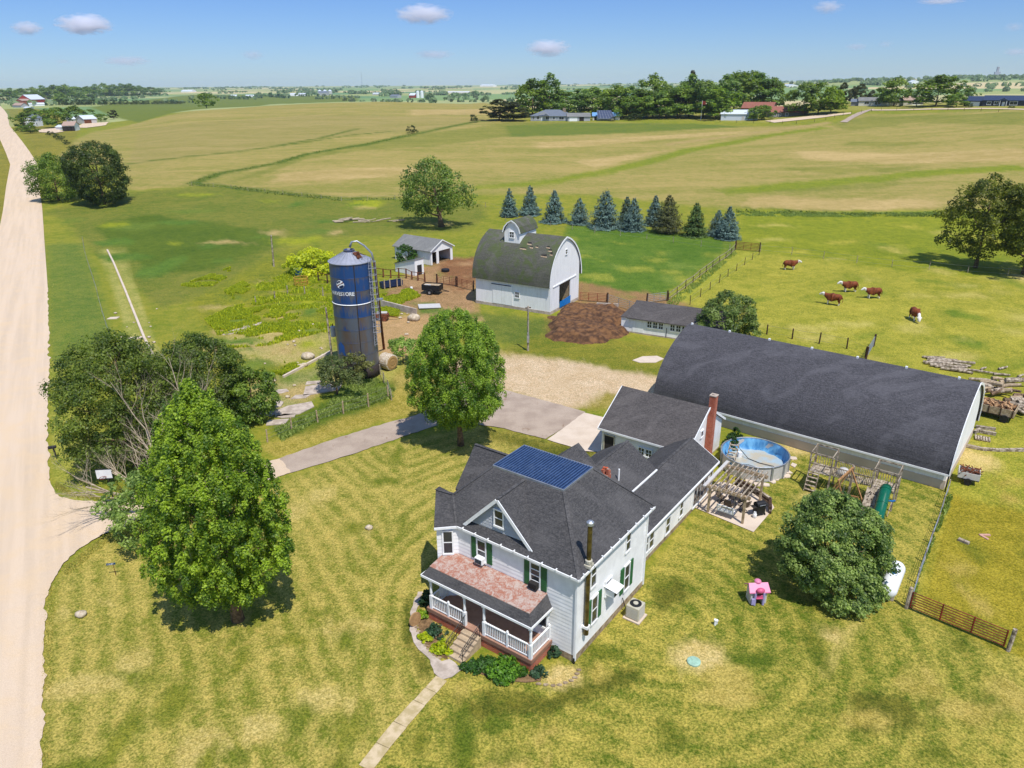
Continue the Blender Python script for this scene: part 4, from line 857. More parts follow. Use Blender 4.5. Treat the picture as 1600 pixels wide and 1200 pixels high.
def porch(h):
    b=MB();b.box(-9.1,-1.5,-2.05,-.03,.72,.8);b.build('porch_floor',M['deck'],h)
    b=MB();b.box(-9.12,-1.48,-2.09,-2.05,.56,.815);b.box(-1.5,-1.46,-2.05,-.03,.56,.815);b.box(-9.14,-9.1,-2.05,-.03,.56,.815);b.build('porch_fascia',M['trimbrown'],h)
    b=MB();b.box(-9.06,-1.54,-2.03,-.03,-.1,.70);b.build('porch_base',M['brick'],h)
    # roof: shingled skirt round a faded red flat
    o=[(-9.42,-2.08,3.04),(-1.5,-2.08,3.04),(-1.5,-.02,3.04),(-9.42,-.02,3.04)];i=[(-9.0,-1.72,3.62),(-1.86,-1.72,3.62),(-1.86,-.02,3.85),(-9.0,-.02,3.85)]
    b=MB();b.slab([o[0],o[1],i[1],i[0]],.06,(0,.6,-.8));b.slab([o[1],o[2],i[2],i[1]],.06,(-.6,0,-.8));b.slab([o[3],o[0],i[0],i[3]],.06,(.6,0,-.8))
    r=b.build('porch_roof',M['shingle'],h)
    b=MB();b.slab([(-9.02,-1.74,3.63),(-1.84,-1.74,3.63),(-1.84,-.01,3.87),(-9.02,-.01,3.87)],.05);b.build('flat_roofing',M['redroof'],r)
    b=MB();b.slab([(-9.3,-2.,3.0),(-1.6,-2.,3.0),(-1.6,-.02,3.0),(-9.3,-.02,3.0)],.03);b.bar((-9.42,-2.1,3.0),(-1.48,-2.1,3.0),.05,.14);b.bar((-1.48,-2.1,3.0),(-1.48,-.02,3.0),.05,.14);b.bar((-9.44,-2.1,3.0),(-9.44,-.02,3.0),.05,.14)
    b.build('porch_ceiling',M['white'],h)
    for x in(-8.83,-6.25,-4.83,-1.62):
        b=MB();y=-1.93;b.box(x-.09,x+.09,y-.09,y+.09,.8,1.75);b.lathe([(.09,1.75),(.065,1.82),(.085,1.95),(.07,2.3),(.08,2.55),(.06,2.7),(.09,2.74)],10,(x,y,0));b.box(x-.09,x+.09,y-.09,y+.09,2.73,3.0)
        b.build('porch_post',M['white'],h)
    def rail(a,c):
        a=Vector(a);c=Vector(c);b=MB();b.bar(a+Vector((0,0,.9)),c+Vector((0,0,.9)),.09,.06);b.bar(a+Vector((0,0,.1)),c+Vector((0,0,.1)),.06,.06)
        n=max(2,int((c-a).length/.125))
        for k in range(1,n):
            p=a.lerp(c,k/n);b.bar(p+Vector((0,0,.1)),p+Vector((0,0,.9)),.04,.04)
        b.build('railing',M['white'],h)
    def short(x,y):
        b=MB();b.box(x-.06,x+.06,y-.06,y+.06,.8,1.82);b.lathe([(.075,1.82),(.075,1.86),(.03,1.93)],8,(x,y,0));b.build('railing_post',M['white'],h)
    z=.8;rail((-8.76,-1.93,z),(-7.56,-1.93,z));rail((-7.44,-1.93,z),(-6.32,-1.93,z));rail((-4.76,-1.93,z),(-3.26,-1.93,z));rail((-3.14,-1.93,z),(-1.7,-1.93,z));rail((-1.62,-1.86,z),(-1.62,-.15,z));rail((-8.83,-1.86,z),(-8.83,-.55,z))
    for x,y in((-7.5,-1.93),(-3.2,-1.93),(-1.62,-.1),(-8.83,-.5)):short(x,y)
    # steps
    b=MB();n=5
    for k in range(n):
        z1=.8-.145*(k+.6);b.box(-6.2,-4.95,-2.1-.34*(k+1),-2.1-.34*k-(.0 if k else 0),-.05,z1-.02*0)
    st=b.build('front_steps',M['step'],h,bevel=.015)
    for x in(-6.14,-5.01):
        b=MB();a=Vector((x,-2.15,1.62));c=Vector((x,-3.7,.95));b.tube([a+Vector((0,.12,.0)),a,c,c+Vector((0,-.12,-.1))],.02,6);b.tube([a,(x,-2.15,.72)],.018,5);b.tube([c,(x,-3.7,.1)],.018,5);b.tube([a+Vector((0,0,-.5)),c+Vector((0,0,-.5))],.012,5)
        for k in range(6):
            p=a.lerp(c,(k+.0)/6);q=a.lerp(c,(k+1)/6)+Vector((0,0,-.5));b.tube([p,q],.01,4);b.tube([p+Vector((0,0,-.5)),a.lerp(c,(k+1)/6)],.01,4)
        b.build('handrail',M['black'],h)
    # window air conditioners
    def ac(x0,x1,y0,y1,z0,z1,m,nm,face):
        b=MB();b.box(x0,x1,y0,y1,z0,z1);o=b.build(nm,M[m],h,bevel=.02);q=MB()
        if face=='f':
            for k in range(5):q.box(x0+.05,x1-.05,y0-.012,y0-.002,z0+.05+k*(z1-z0-.1)/5,z0+.09+k*(z1-z0-.1)/5)
        else:
            for k in range(5):q.box(x1+.002,x1+.012,y0+.05,y1-.05,z0+.05+k*(z1-z0-.1)/5,z0+.09+k*(z1-z0-.1)/5)
        q.build('vent_grille',M['black'] ,o)
    ac(-6.7,-6.14,-.4,-.03,4.06,4.45,'white','window_air_conditioner','f');ac(-2.9,-2.36,-.36,-.03,3.96,4.36,'dark','window_air_conditioner','f');ac(.03,.62,3.2,3.9,2.55,2.95,'white','window_air_conditioner','s')
    b=MB();b.slab([(.02,3.1,3.2),(.85,3.1,3.06),(.85,4.0,3.06),(.02,4.0,3.2)],.03);b.build('awning',M['white'],h)
def redroof():
    t=NT('flaking_red_roofing');P=t.pos();n=t.noise(2.6,6,.78,vec=P,dist=1.);n2=t.noise(10,5,.8,vec=P,dist=.5)
    c=t.mix(t.ramp(t.math('ADD',t.math('MULTIPLY',n,.6),t.math('MULTIPLY',n2,.4)),.43,.58),sr(174,116,94),sr(198,180,168));c=t.mix(t.ramp(n2,.6,.7,0,.6),c,sr(130,92,80));t.base(c);t.bump(n2,.5,.02);return t.set(.9)
M['redroof']=redroof();M['step']=plain('tan_step_concrete',sr(206,182,150),.85,sc=3,bump=.01)
farmhouse()
def garage():
    h=thing('garage','low white detached garage with dark gable roof and tall brick chimney','garage',HW(-7.2,26.15),-HA);x0,x1,y0,y1=-3.85,3.85,-3.75,3.75
    b=MB();b.slab([(x0,y0,.1),(x0,y1,.1),(x0,y1,2.75),(x0,0,5.0),(x0,y0,2.75)],x1-x0,(1,0,0));laps(b,(x0,y0),(x1,y0),(0,-1),.12,2.7);b.build('wall',M['white_clap'],h)
    f=MB();f.box(x0-.02,x1+.02,y0-.02,y1+.02,-.1,.1);f.build('foundation',M['gconcrete'],h)
    r=MB();gable(r,x0-.25,x1+.2,y0-.3,y1+.3,2.74,5.24,.14,'x');r.build('roof',M['shingle2'],h)
    t=MB()
    for s in(-1,1):t.bar((x1+.2,0,5.16),(x1+.2,s*4.05,2.66),.06,.18);t.bar((x0-.25,0,5.16),(x0-.25,s*4.05,2.66),.06,.18)
    t.bar((x0-.25,y0-.32,2.64),(x1+.2,y0-.32,2.64),.05,.16);t.build('rake_trim',M['white'],h)
    d=MB();d.box(x0+.32,x0+1.2,y0-.06,y0+.02,.12,2.1);d.build('door_opening',M['dark'],h);t=MB();t.box(x0+.24,x0+.32,y0-.1,y0,.1,2.18);t.box(x0+1.2,x0+1.28,y0-.1,y0,.1,2.18);t.box(x0+.24,x0+1.28,y0-.1,y0,2.1,2.2);t.build('door_frame',M['beige'],h)
    for x in(-.05,.62):window(h,(x,y0,1.25),(1,0,0),(0,-1,0),.48,.62,2,2)
    d=MB()
    for y in(-1.9,1.9):d.box(x0-.03,x0+.02,y-1.4,y+1.4,.1,2.2)
    d.build('overhead_door',M['white'],h)
    window(h,(x1,-.9,2.9),(0,1,0),(1,0,0),.4,.5,1,1)
    c=MB();c.box(x1+.03,x1+.55,.05,.6,0,6.2);ch=c.build('chimney',M['brick'],h);c=MB();c.box(x1+.0,x1+.58,.02,.63,6.2,6.28);c.box(x1+.15,x1+.43,.2,.45,6.28,6.36);c.build('chimney_cap',M['gconcrete'],ch)
M['shingle2']=shingle_mat('warm_grey_shingles',sr(86,82,81,.7),sr(116,110,107,.7))
garage()
def arch(y0,y1,z0,z1,amax=72,n=10):
    ym=(y0+y1)/2;am=R_(amax);P=[]
    for k in range(n+1):
        a=am*k/n;P.append((y0+(ym-y0)*(1-math.cos(a))/(1-math.cos(am)),z0+(z1-z0)*math.sin(a)/math.sin(am)))
    return P+[(y0+y1-y,z) for y,z in reversed(P[:-1])]
def archroof(b,x0,x1,P,t=.14):
    n=len(P);V=[(x,y,z) for x in(x0,x1) for y,z in P]+[(x,y,z-t) for x in(x0,x1) for y,z in P];Q=[]
    for k in range(n-1):Q+=[(k,n+k,n+k+1,k+1),(2*n+k,2*n+k+1,3*n+k+1,3*n+k),(k,k+1,2*n+k+1,2*n+k),(n+k,3*n+k,3*n+k+1,n+k+1)]
    Q+=[(0,2*n,3*n,n),(n-1,2*n-1,4*n-1,3*n-1)];b.add(V,Q)
def long_barn():
    h=thing('arched_barn','long low white barn under a huge dark curved shingle roof','barn',HW(14.0,33.1),-HA+R_(-3.));L=25.9;W=12.4
    P=arch(-.3,W+.3,1.5,7.15,68,14);r=MB();archroof(r,-L,.05,P,.16);r.build('roof',M['barnshingle'],h,smooth=False)
    b=MB();G=[(0,.0)]+[(max(0,min(W,y)),z-.2) for y,z in P if 0<=y<=W]+[(W,0)];G[0]=(0,.75);G[-1]=(W,.75)
    b.slab([(-.12,y,z) for y,z in G],.14,(-1,0,0));b.slab([(-L+.25,y,z) for y,z in G],.14,(-1,0,0));b.box(-L+.2,-.27,0,.15,.75,1.5);b.box(-L+.2,-.27,W-.15,W,.75,1.5);b.build('wall',M['barnwhite'],h)
    f=MB();f.box(-L+.1,-.1,-.03,W+.03,-.1,.75);f.build('foundation',M['concrete'],h)
    t=MB();pp=[(.08,y,z-.08) for y,z in P]
    for a,c in zip(pp,pp[1:]):t.bar(a,c,.06,.2)
    t.bar((-L,-.36,1.42),(.05,-.36,1.42),.05,.16);t.build('rake_trim',M['white'],h)
    c=MB()
    for k in range(7):
        x=-1.5-k*4.;c.box(x-.09,x+.09,W/2-.09,W/2+.09,7.1,7.3)
    c.build('ridge_anchor',M['white'],h)
    d=MB();d.tube([(.05,-.28,0),(.05,-.28,1.4)],.05,6);d.build('downspout',M['black'],h)
long_barn()
def small_barn():
    h=thing('gothic_barn','white barn with mossy arched roof, ridge cupola and open end door','barn',HW(-37.7,54.9),-HA+R_(5.5));L=12.4;W=9.
    P=arch(-.45,W+.45,4.0,10.15,74,14);r=MB();archroof(r,-L-.2,.15,P,.16);ro=r.build('roof',M['oldshingle'],h)
    G=[(0,.4)]+[(y,z-.2) for y,z in P if 0<y<W]+[(W,.4)]
    # gable walls with the door opening cut as strips
    b=MB();y0,y1,zt=2.7,6.2,3.8
    b.slab([(-L+.1,y,z) for y,z in G],.14,(1,0,0));b.box(-.14,0,0,y0,.4,3.9);b.box(-.14,0,y1,W,.4,3.9);b.box(-.14,0,y0,y1,zt,3.9)
    top=[(0,3.9)]+[(y,z-.2) for y,z in P if 0<y<W and z-.2>3.9]+[(W,3.9)];b.slab([(0,y,z) for y,z in top],.14,(-1,0,0))
    b.box(-L+.24,-.14,0,.14,.4,4.15);b.box(-L+.24,-.14,W-.14,W,.4,4.15);b.build('wall',M['barnwhite'],h)
    f=MB();f.box(-L,-.0,-.04,.1,-.1,.4);f.box(-L,0,W-.1,W+.04,-.1,.4);f.box(-.1,.02,.1,W-.1,-.1,.36);f.build('foundation',M['gconcrete'],h)
    i=MB();i.box(-3.2,-3.1,.3,W-.3,.0,4.2);i.box(-3.1,-.2,.3,W-.3,4.0,4.08);i.box(-3.1,-.2,y1+.1,y1+.2,.4,3.9);i.build('stall_wall',M['wood'],h)
    t=MB();pp=[(.18,y,z-.08) for y,z in P]
    for a,c in zip(pp,pp[1:]):t.bar(a,c,.06,.22)
    t.bar((.05,.7,3.75),(.05,8.0,3.95),.08,.16);t.build('rake_trim',M['white'],h)
    s=MB();s.slab([(.05,y0+.05,.3),(.05,y1-.05,.3),(.05,y1-.05,1.35),(.05,y0+.05,1.15)],.05,(1,0,0));s.build('blue_gate_panel',M['sheetblue'],h)
    window(h,(0,4.6,7.7),(0,1,0),(1,0,0),.5,.6,1,2);window(h,(-5.3,0,1.75),(1,0,0),(0,-1,0),.62,.8,2,2)
    d=MB();d.box(-9.4,-7.9,-.06,-.01,.45,3.2);d.box(-7.86,-6.1,-.06,-.01,.45,3.2);d.build('sliding_door',M['barnwhite'],h);d=MB();d.box(-9.6,-6.3,-.1,-.02,3.24,3.32);d.build('door_track',M['dark'],h)
    # cupola
    cx=-7.35;hw=1.25;cy0=2.1;cy1=6.9;c=MB();CP=[(-hw,8.4),(-hw,10.45),(-hw*.82,11.1),(-hw*.45,11.7),(0,12.05),(hw*.45,11.7),(hw*.82,11.1),(hw,10.45),(hw,8.4)]
    c.slab([(cx+x,cy0,z) for x,z in CP],cy1-cy0,(0,1,0));cu=c.build('cupola',M['barnwhite'],h)
    c=MB();RP=[(cx+x*1.14,z+.06-(.1 if abs(x)==hw else 0)) for x,z in CP[1:-1]]
    V=[];n=len(RP)
    for dz in(0,-.1):
        for y in(cy0-.22,cy1+.22):V+=[(x,y,z+dz+.06) for x,z in RP]
    Q=[];
    for k in range(n-1):Q+=[(k,k+1,n+k+1,n+k),(2*n+k,3*n+k,3*n+k+1,2*n+k+1),(k,2*n+k,2*n+k+1,k+1),(n+k,n+k+1,3*n+k+1,3*n+k)]
    Q+=[(0,n,3*n,2*n),(n-1,3*n-1,4*n-1,2*n-1)];c.add(V,Q);c.build('cupola_roof',M['oldshingle'],cu)
    c=MB();q=[(x,cy0-.24,z+.0) for x,z in RP]
    for a,d in zip(q,q[1:]):c.bar(a,d,.05,.16)
    c.build('cupola_trim',M['white'],cu);window(cu,(cx,cy0,9.75),(1,0,0),(0,-1,0),.65,.75,2,2)
    # storm damage in the shingles
    def onroof(x,y):
        for (a,za),(c_,zc) in zip(P,P[1:]):
            if a<=y<=c_:
                f=(y-a)/(c_-a);return Vector((x,y,za+(zc-za)*f)),Vector((0,c_-a,zc-za)).normalized()
    rr=random.Random(2)
    for x,y,w,hh in((-4.6,2.2,.7,.35),(-4.,1.75,.5,.25),(-5.2,1.5,1.,.2),(-1.5,2.0,.5,.3),(-1.,1.6,.6,.3),(-1.6,.95,.9,.35),(-3.2,1.9,.4,.25),(-.6,1.2,.4,.4)):
        p,t_=onroof(x,y);n=Vector((0,-t_.z,t_.y));o=MB();pts=[p+Vector((-w/2+rr.uniform(0,.1),0,0))+n*.02,p+Vector((w/2,0,0))+n*.02,p+Vector((w/2-.1,0,0))+t_*hh+n*.02,p+Vector((-w/2,0,0))+t_*hh*rr.uniform(.6,1)+n*.02]
        o.slab(pts,.015,n);o.build('roof_hole',M['dark'],ro);o=MB();o.slab([p+Vector((-w/2,0,0))-t_*.14+n*.025,p+Vector((w/2+.1,0,0))-t_*.2+n*.025,p+Vector((w/2,0,0))+n*.025,p+Vector((-w/2,0,0))+n*.025],.015,n);o.build('bare_lath',M['wood'],ro)
small_barn()
def long_shed():
    h=thing('poultry_shed','long low white shed with two rows of three small windows','shed',HW(-25.1,54.3),-HA+R_(8));L=12.;W=6.2
    b=MB();b.slab([(0,0,.15),(0,W,.15),(0,W,2.15),(0,W/2,3.3),(0,0,2.15)],L,(1,0,0));b.box(-1.1,-.02,-.02,W-1,.1,1.95);b.build('wall',M['barnwhite'],h)
    f=MB();f.box(-.03,L+.03,-.03,W+.03,-.1,.15);f.build('foundation',M['gconcrete'],h)
    r=MB();gable(r,-.25,L+.2,-.4,W+.4,2.05,3.5,.12,'x');r.slab([(-1.2,-.15,2.02),(-.02,-.15,2.06),(-.02,W-.8,2.4),(-1.2,W-.8,2.36)],.08);r.build('roof',M['shingle2'],h)
    for x in(2.7,3.45,4.2,5.7,6.45,7.2):window(h,(x,0,1.05),(1,0,0),(0,-1,0),.52,.75,2,2)
    d=MB();d.box(.45,1.9,-.05,-.005,.15,1.95);d.build('plank_door',M['barnwhite'],h)
    d=MB();d.slab([(8.15,-.03,1.2),(8.45,-.03,1.2),(8.5,-.03,1.35),(8.3,-.03,1.45),(8.1,-.03,1.35)],.03,(0,-1,0));d.build('blue_plaque',M['sheetblue'],h)
    d=MB();d.tube([(4.95,-.05,.1),(4.95,-.05,1.3)],.035,6);d.build('downpipe',M['dark'],h)
long_shed()
def open_shed():
    h=thing('open_shed','small white shed with grey gable roof and open end doorways','shed',HW(-71.6,68.0),-HA);L=8.9;W=5.9
    b=MB();b.box(-L,-.1,0,.12,.0,2.6);b.box(-L,-.1,W-.12,W,.0,2.6);b.slab([(-L,0,.0),(-L,W,.0),(-L,W,2.6),(-L,W/2,4.),(-L,0,2.6)],.12,(1,0,0))
    b.slab([(0,0,2.2),(0,W,2.2),(0,W,2.6),(0,W/2,4.),(0,0,2.6)],.12,(-1,0,0));b.box(-.12,0,0,.35,0,2.2);b.box(-.12,0,1.5,2.1,0,2.2);b.box(-.12,0,5.3,W,0,2.2);b.build('wall',M['barnwhite'],h)
    r=MB();gable(r,-L-.25,.25,-.35,W+.35,2.5,4.15,.12,'x');r.build('roof',M['greyshingle'],h)
    for x in(-5.3,-4.4):window(h,(x,0,1.2),(1,0,0),(0,-1,0),.5,.7,1,2)
    i=MB();i.box(-L+.2,-.2,.2,W-.2,-.05,.03);i.box(-4.,-3.9,.2,W-.2,0,2.3);i.build('dirt_floor',M['soil'],h)
    t=MB()
    for s in(0,1):t.bar((.27,W/2,4.08),(.27,-.35 if s else W+.35,2.44),.06,.16)
    t.build('rake_trim',M['white'],h)
open_shed()
def hutch():
    a=g(618,424);c=g(649,431);L=(c-a).length;rz=math.atan2(c.y-a.y,c.x-a.x);h=thing('lean_to_shed','small white lean-to shelter with sloping top by the corral boards','shed',a,rz)
    b=MB();b.slab([(0,0,0),(L,0,0),(L,0,2.7),(0,0,1.3)],2.,(0,1,0));b.build('wall',M['barnwhite'],h)
    r=MB();r.slab([(-.15,-.15,1.35),(L+.15,-.15,2.85),(L+.15,2.15,2.85),(-.15,2.15,1.35)],.1);r.build('roof',M['galv'],h);d=MB();d.box(L+.01,L+.06,.5,1.5,.0,1.7);d.build('door_opening',M['dark'],h)
hutch()
# ------------------------------------------------------------------ silo
def silo_mat():
    t=NT('rusting_blue_enamel');P=t.pos(True);z=axis(t,P,2);ring=t.math('FRACT',t.math('DIVIDE',z,1.42));n=t.noise(.9,4,.65,vec=P,stretch=(1,1,.25),dist=.4);s=t.noise(6,3,.7,vec=P,stretch=(1,1,.12))
    lev=t.ramp(z,2.5,11.5,.62,-.12);rid=t.math('FLOOR',t.math('DIVIDE',z,1.42));lev=t.math('ADD',lev,t.math('MULTIPLY',t.math('SINE',t.math('MULTIPLY',rid,2.3)),.1))
    f=t.math('ADD',t.math('ADD',lev,t.math('MULTIPLY',t.math('SUBTRACT',n,.5),1.6)),t.math('MULTIPLY',t.math('SUBTRACT',s,.5),1.))
    f=t.math('ADD',f,t.math('MULTIPLY',ring,.7))
    c=t.mix(t.ramp(f,.2,.68),sr(38,80,138),t.mix(t.ramp(n,.35,.65),sr(108,92,78),sr(96,104,116)))
    c=t.mix(t.ramp(s,.58,.78,0,.6),c,sr(112,78,52));t.base(c);return t.set(.38,.15,.5)
M['silo']=silo_mat();M['silodark']=plain('dark_silo_base',sr(66,56,52),.8,sc=3)
def silo():
    c=Vector((-17.0,76.75,0));h=thing('silo','tall rusting blue enamel silo with white lettering and ladder cage','silo',c);r=2.2;H=12.78
    b=MB();b.lathe([(r,1.3),(r,H)],64,cap=False);b.build('shell',M['silo'],h,smooth=True)
    b=MB();b.lathe([(r+.03,-.1),(r+.03,1.3)],64);b.build('base_ring',M['silodark'],h,smooth=True)
    b=MB();b.lathe([(r+.08,H-.02),(r+.08,H+.05),(.55,H+.95),(.5,H+1.)],64);ro=b.build('roof',M['silotop'],h)
    b=MB()
    for k in range(24):
        q=2*math.pi*k/24;b.bar((r*math.cos(q),r*math.sin(q),H+.09),(.6*math.cos(q),.6*math.sin(q),H+.97),.03,.04)
    b.build('roof_seam',M['galv'],ro)
    b=MB();b.lathe([(.56,H+.95),(.6,H+1.15),(.52,H+1.2),(.42,H+1.05)],20);b.build('hatch',M['silo'],ro)
    b=MB()
    for k in range(1,9):b.lathe([(r+.015,1.42*k-.03),(r+.03,1.42*k),(r+.015,1.42*k+.03)],64,cap=False)
    b.build('ring_flange',M['silo'],h)
    b=MB();b.lathe([(r+.02,8.46),(r+.06,8.5),(r+.02,8.56)],64,cap=False);b.build('white_band',M['white'],h)
    to=math.atan2(-c.y,-c.x)   # direction to the viewer
    q=to+R_(8);e=Vector((math.cos(q),math.sin(q),0));b=MB();b.bar(e*(r+.02)+Vector((0,0,1.3)),e*(r+.02)+Vector((0,0,H)),.09,.04);b.build('rust_seam',M['silodark'],h)
    # ladder and cage on the right
    q=to+R_(56);e=Vector((math.cos(q),math.sin(q),0));s=Vector((-e.y,e.x,0));b=MB()
    for k in(-1,1):b.tube([e*(r+.18)+s*k*.24+Vector((0,0,3.6)),e*(r+.18)+s*k*.24+Vector((0,0,H+.5))],.045,5)
    for k in range(32):
        z=3.7+k*.29;b.tube([e*(r+.18)-s*.22+Vector((0,0,z)),e*(r+.18)+s*.22+Vector((0,0,z))],.02,4)
    la=b.build('ladder',M['silotop'],h);b=MB()
    for k in range(12):
        z=5.2+k*.7;P=[e*(r+.18+.7*math.sin(a))+s*.36*math.cos(a)+Vector((0,0,z)) for a in np.linspace(0,math.pi,8)];b.tube(P,.035,4)
    for a in(.5,1.1,1.57,2.04,2.64):b.tube([e*(r+.18+.7*math.sin(a))+s*.36*math.cos(a)+Vector((0,0,5.2)),e*(r+.18+.7*math.sin(a))+s*.36*math.cos(a)+Vector((0,0,H+.2))],.015,4)
    b.build('ladder_cage',M['silotop'],la)
    # filler pipe with goose neck
    q=to+R_(86);e=Vector((math.cos(q),math.sin(q),0));b=MB();B=lambda d,z:e*d+Vector((0,0,z))
    b.tube([g(600,546)-c+Vector((0,0,.1)),(g(600,546)-c).lerp(B(r+.3,H-.3),.5),B(r+.3,H-.3)],.16,8);b.build('filler_pipe',M['rust'],h)
    b=MB();b.tube([B(r+.3,H-.3),B(r+.1,H+.7),B(1.6,H+1.5),B(.9,H+2.),B(.35,H+1.95),B(.1,H+1.4)],[.11,.1,.1,.1,.1,.13],8);b.build('goose_neck',M['galv'],h,smooth=True)
    b=MB();b.box(1.0,1.25,-1.2,-.9,H+.4,H+1.15);b.bar((1.3,-.9,H+.5),(.6,-.5,H+.95),.5,.06);b.tube([(1.6,-1.2,H+.5),(1.1,-.6,H+.9),(1.7,-.2,H+.6)],.04,5);b.build('roof_fittings',M['rust'],h)
    b=MB();e2=Vector((math.cos(to+R_(70)),math.sin(to+R_(70)),0));b.box(*(lambda p:(p.x-.35,p.x+.35,p.y-.3,p.y+.3,8.6,8.72))(e2*(r+.7)));b.build('platform',M['galv'],h)
    # lettering wrapped on the shell
    def glyph(txt,ang0,ang1,z0,zh,nm,bold=.012,m='white'):
        cu=bpy.data.curves.new(nm,'FONT');cu.body=txt;cu.size=1.;cu.offset=bold;cu.resolution_u=2;ob=bpy.data.objects.new(nm+'_src',cu);COL.objects.link(ob)
        dg=bpy.context.evaluated_depsgraph_get();me=bpy.data.meshes.new_from_object(ob.evaluated_get(dg));bpy.data.objects.remove(ob)
        bm=bmesh.new();bm.from_mesh(me);bmesh.ops.triangulate(bm,faces=bm.faces);
        bmesh.ops.subdivide_edges(bm,edges=[e_ for e_ in bm.edges if e_.calc_length()>.35],cuts=3)
        X=[v.co.x for v in bm.verts];Y=[v.co.y for v in bm.verts];x0,x1=min(X),max(X);y0,y1=min(Y),max(Y)
        for v in bm.verts:
            a=ang0+(v.co.x-x0)/(x1-x0)*(ang1-ang0);v.co=Vector(((r+.02)*math.cos(a),(r+.02)*math.sin(a),z0+(v.co.y-y0)/(y1-y0)*zh))
        bm.to_mesh(me);bm.free();me.materials.clear();me.materials.append(M[m]);o=bpy.data.objects.new(nm,me);COL.objects.link(o);o.parent=h
    glyph('HARVESTORE',to-R_(74),to+R_(4),9.52,.44,'lettering',.02)
    def disc(a,z,rad,nm,m,poly=None,dr=.03):
        pts=poly or [(rad*math.cos(q),rad*math.sin(q)) for q in np.linspace(0,2*math.pi,25)[:-1]];b=MB()
        def w(u,v,d):
            th=a+u/r;return ((r+d)*math.cos(th),(r+d)*math.sin(th),z+v)
        ctr=w(0,0,dr);ring=[w(u,v,dr) for u,v in pts];n=len(ring);b.add([w(sum(p[0] for p in pts)/n,sum(p[1] for p in pts)/n,dr)]+ring,[(0,i+1,(i+1)%n+1) for i in range(n)])
        return b.build(nm,M[m],h)
    A=to-R_(33);e=disc(A,10.72,.45,'emblem','white')
    disc(A,10.72,0,'emblem_mark','navy',[(-.42,.16),(-.2,.36),(.1,.4),(.02,.22),(-.16,.2),(-.3,.05)],.045);disc(A,10.72,0,'emblem_mark','navy',[(-.12,-.2),(.08,-.1),(.36,-.02),(.4,-.2),(.2,-.4),(.0,-.42),(-.16,-.34)],.045);disc(A,10.72,0,'emblem_mark','rust',[(-.46,-.16),(-.4,-.26),(.42,.2),(.36,.3)],.05)
    disc(to-R_(52),3.6,0,'blue_patch','bluepatch',[(-.5,-.8),(.5,-.8),(.5,.3),(0,.75),(-.5,.3)],.03)
M['silotop']=plain('pale_silo_roof_steel',sr(186,188,200),.45,.3,var=.15,sc=2);M['navy']=plain('navy_paint',sr(40,56,92),.5);M['bluepatch']=plain('bright_blue_enamel',sr(24,92,170),.35,var=.15)
silo()
# ------------------------------------------------------------------ things round the house
def sbox(name,label,cat,loc,rz=0,group=None):return thing(name,label,cat,loc,rz,group)
def ac_unit():
    h=thing('air_conditioner','beige outdoor air conditioner standing beside the house foundation','air conditioner',HW(1.02,5.35),-HA)
    b=MB();b.box(-.44,.44,-.44,.44,.08,1.0);b.build('casing',M['beige'],h,bevel=.06)
    b=MB();b.box(-.55,.55,-.55,.55,0,.08);b.build('pad',M['concrete'],h)
    b=MB();b.lathe([(.36,1.0),(.36,1.02),(.22,1.03)],18,cap=True);b.build('fan_grille',M['black'],h);b=MB();b.lathe([(.16,1.03),(.15,1.06)],12);b.build('fan_cap',M['beige'],h)
    b=MB()
    for x in(-.451,.443):
        for k in range(7):b.box(x,x+.008,-.36,.36,.2+k*.1,.24+k*.1)
    for k in range(7):b.box(-.36,.36,-.451,-.443,.2+k*.1,.24+k*.1)
    b.build('louvre',M['palegrey'],h);b=MB();b.tube([(-.5,.1,.3),(-.75,.1,.35),(-.95,.1,.9)],.03,6);b.build('pipe',M['black'],h)
ac_unit()
# pergola
def pergola():
    h=thing('pergola','weathered timber pergola over the patio behind the house','pergola',HW(1.4,20.95),-HA);X0,X1,Y0,Y1=-1.35,1.3,-1.9,1.9
    for x,y in((X0,Y0),(X1,Y0),(X1,Y1),(X0,Y1)):
        b=MB();b.box(x-.08,x+.08,y-.08,y+.08,0,2.3);b.build('post',M['wood'],h)
    for y in(Y0,Y1):
        for s in(-.1,.1):
            b=MB();b.box(X0-.35,X1+.35,y+s-.025,y+s+.025,2.12,2.32);b.build('beam',M['wood'],h)
    for k in range(9):
        b=MB();x=X0-.15+k*(X1-X0+.3)/8;b.box(x-.03,x+.03,Y0-.5,Y1+.5,2.325,2.46);b.build('rafter',M['greywood'],h)
    b=MB();b.box(X0-.45,X0-.2,Y0-.45,Y1+.5,2.335,2.42);b.build('canopy_roll',M['palegrey'],h)
    b=MB();b.bar((X0,Y0,1.75),(X0+.55,Y0,2.15),.07);b.bar((X1,Y0,1.75),(X1-.55,Y0,2.15),.07);b.bar((X0,Y0,1.75),(X0,Y0+.5,2.15),.07);b.bar((X1,Y1,1.75),(X1-.5,Y1,2.15),.07);b.build('brace',M['wood'],h)
pergola()
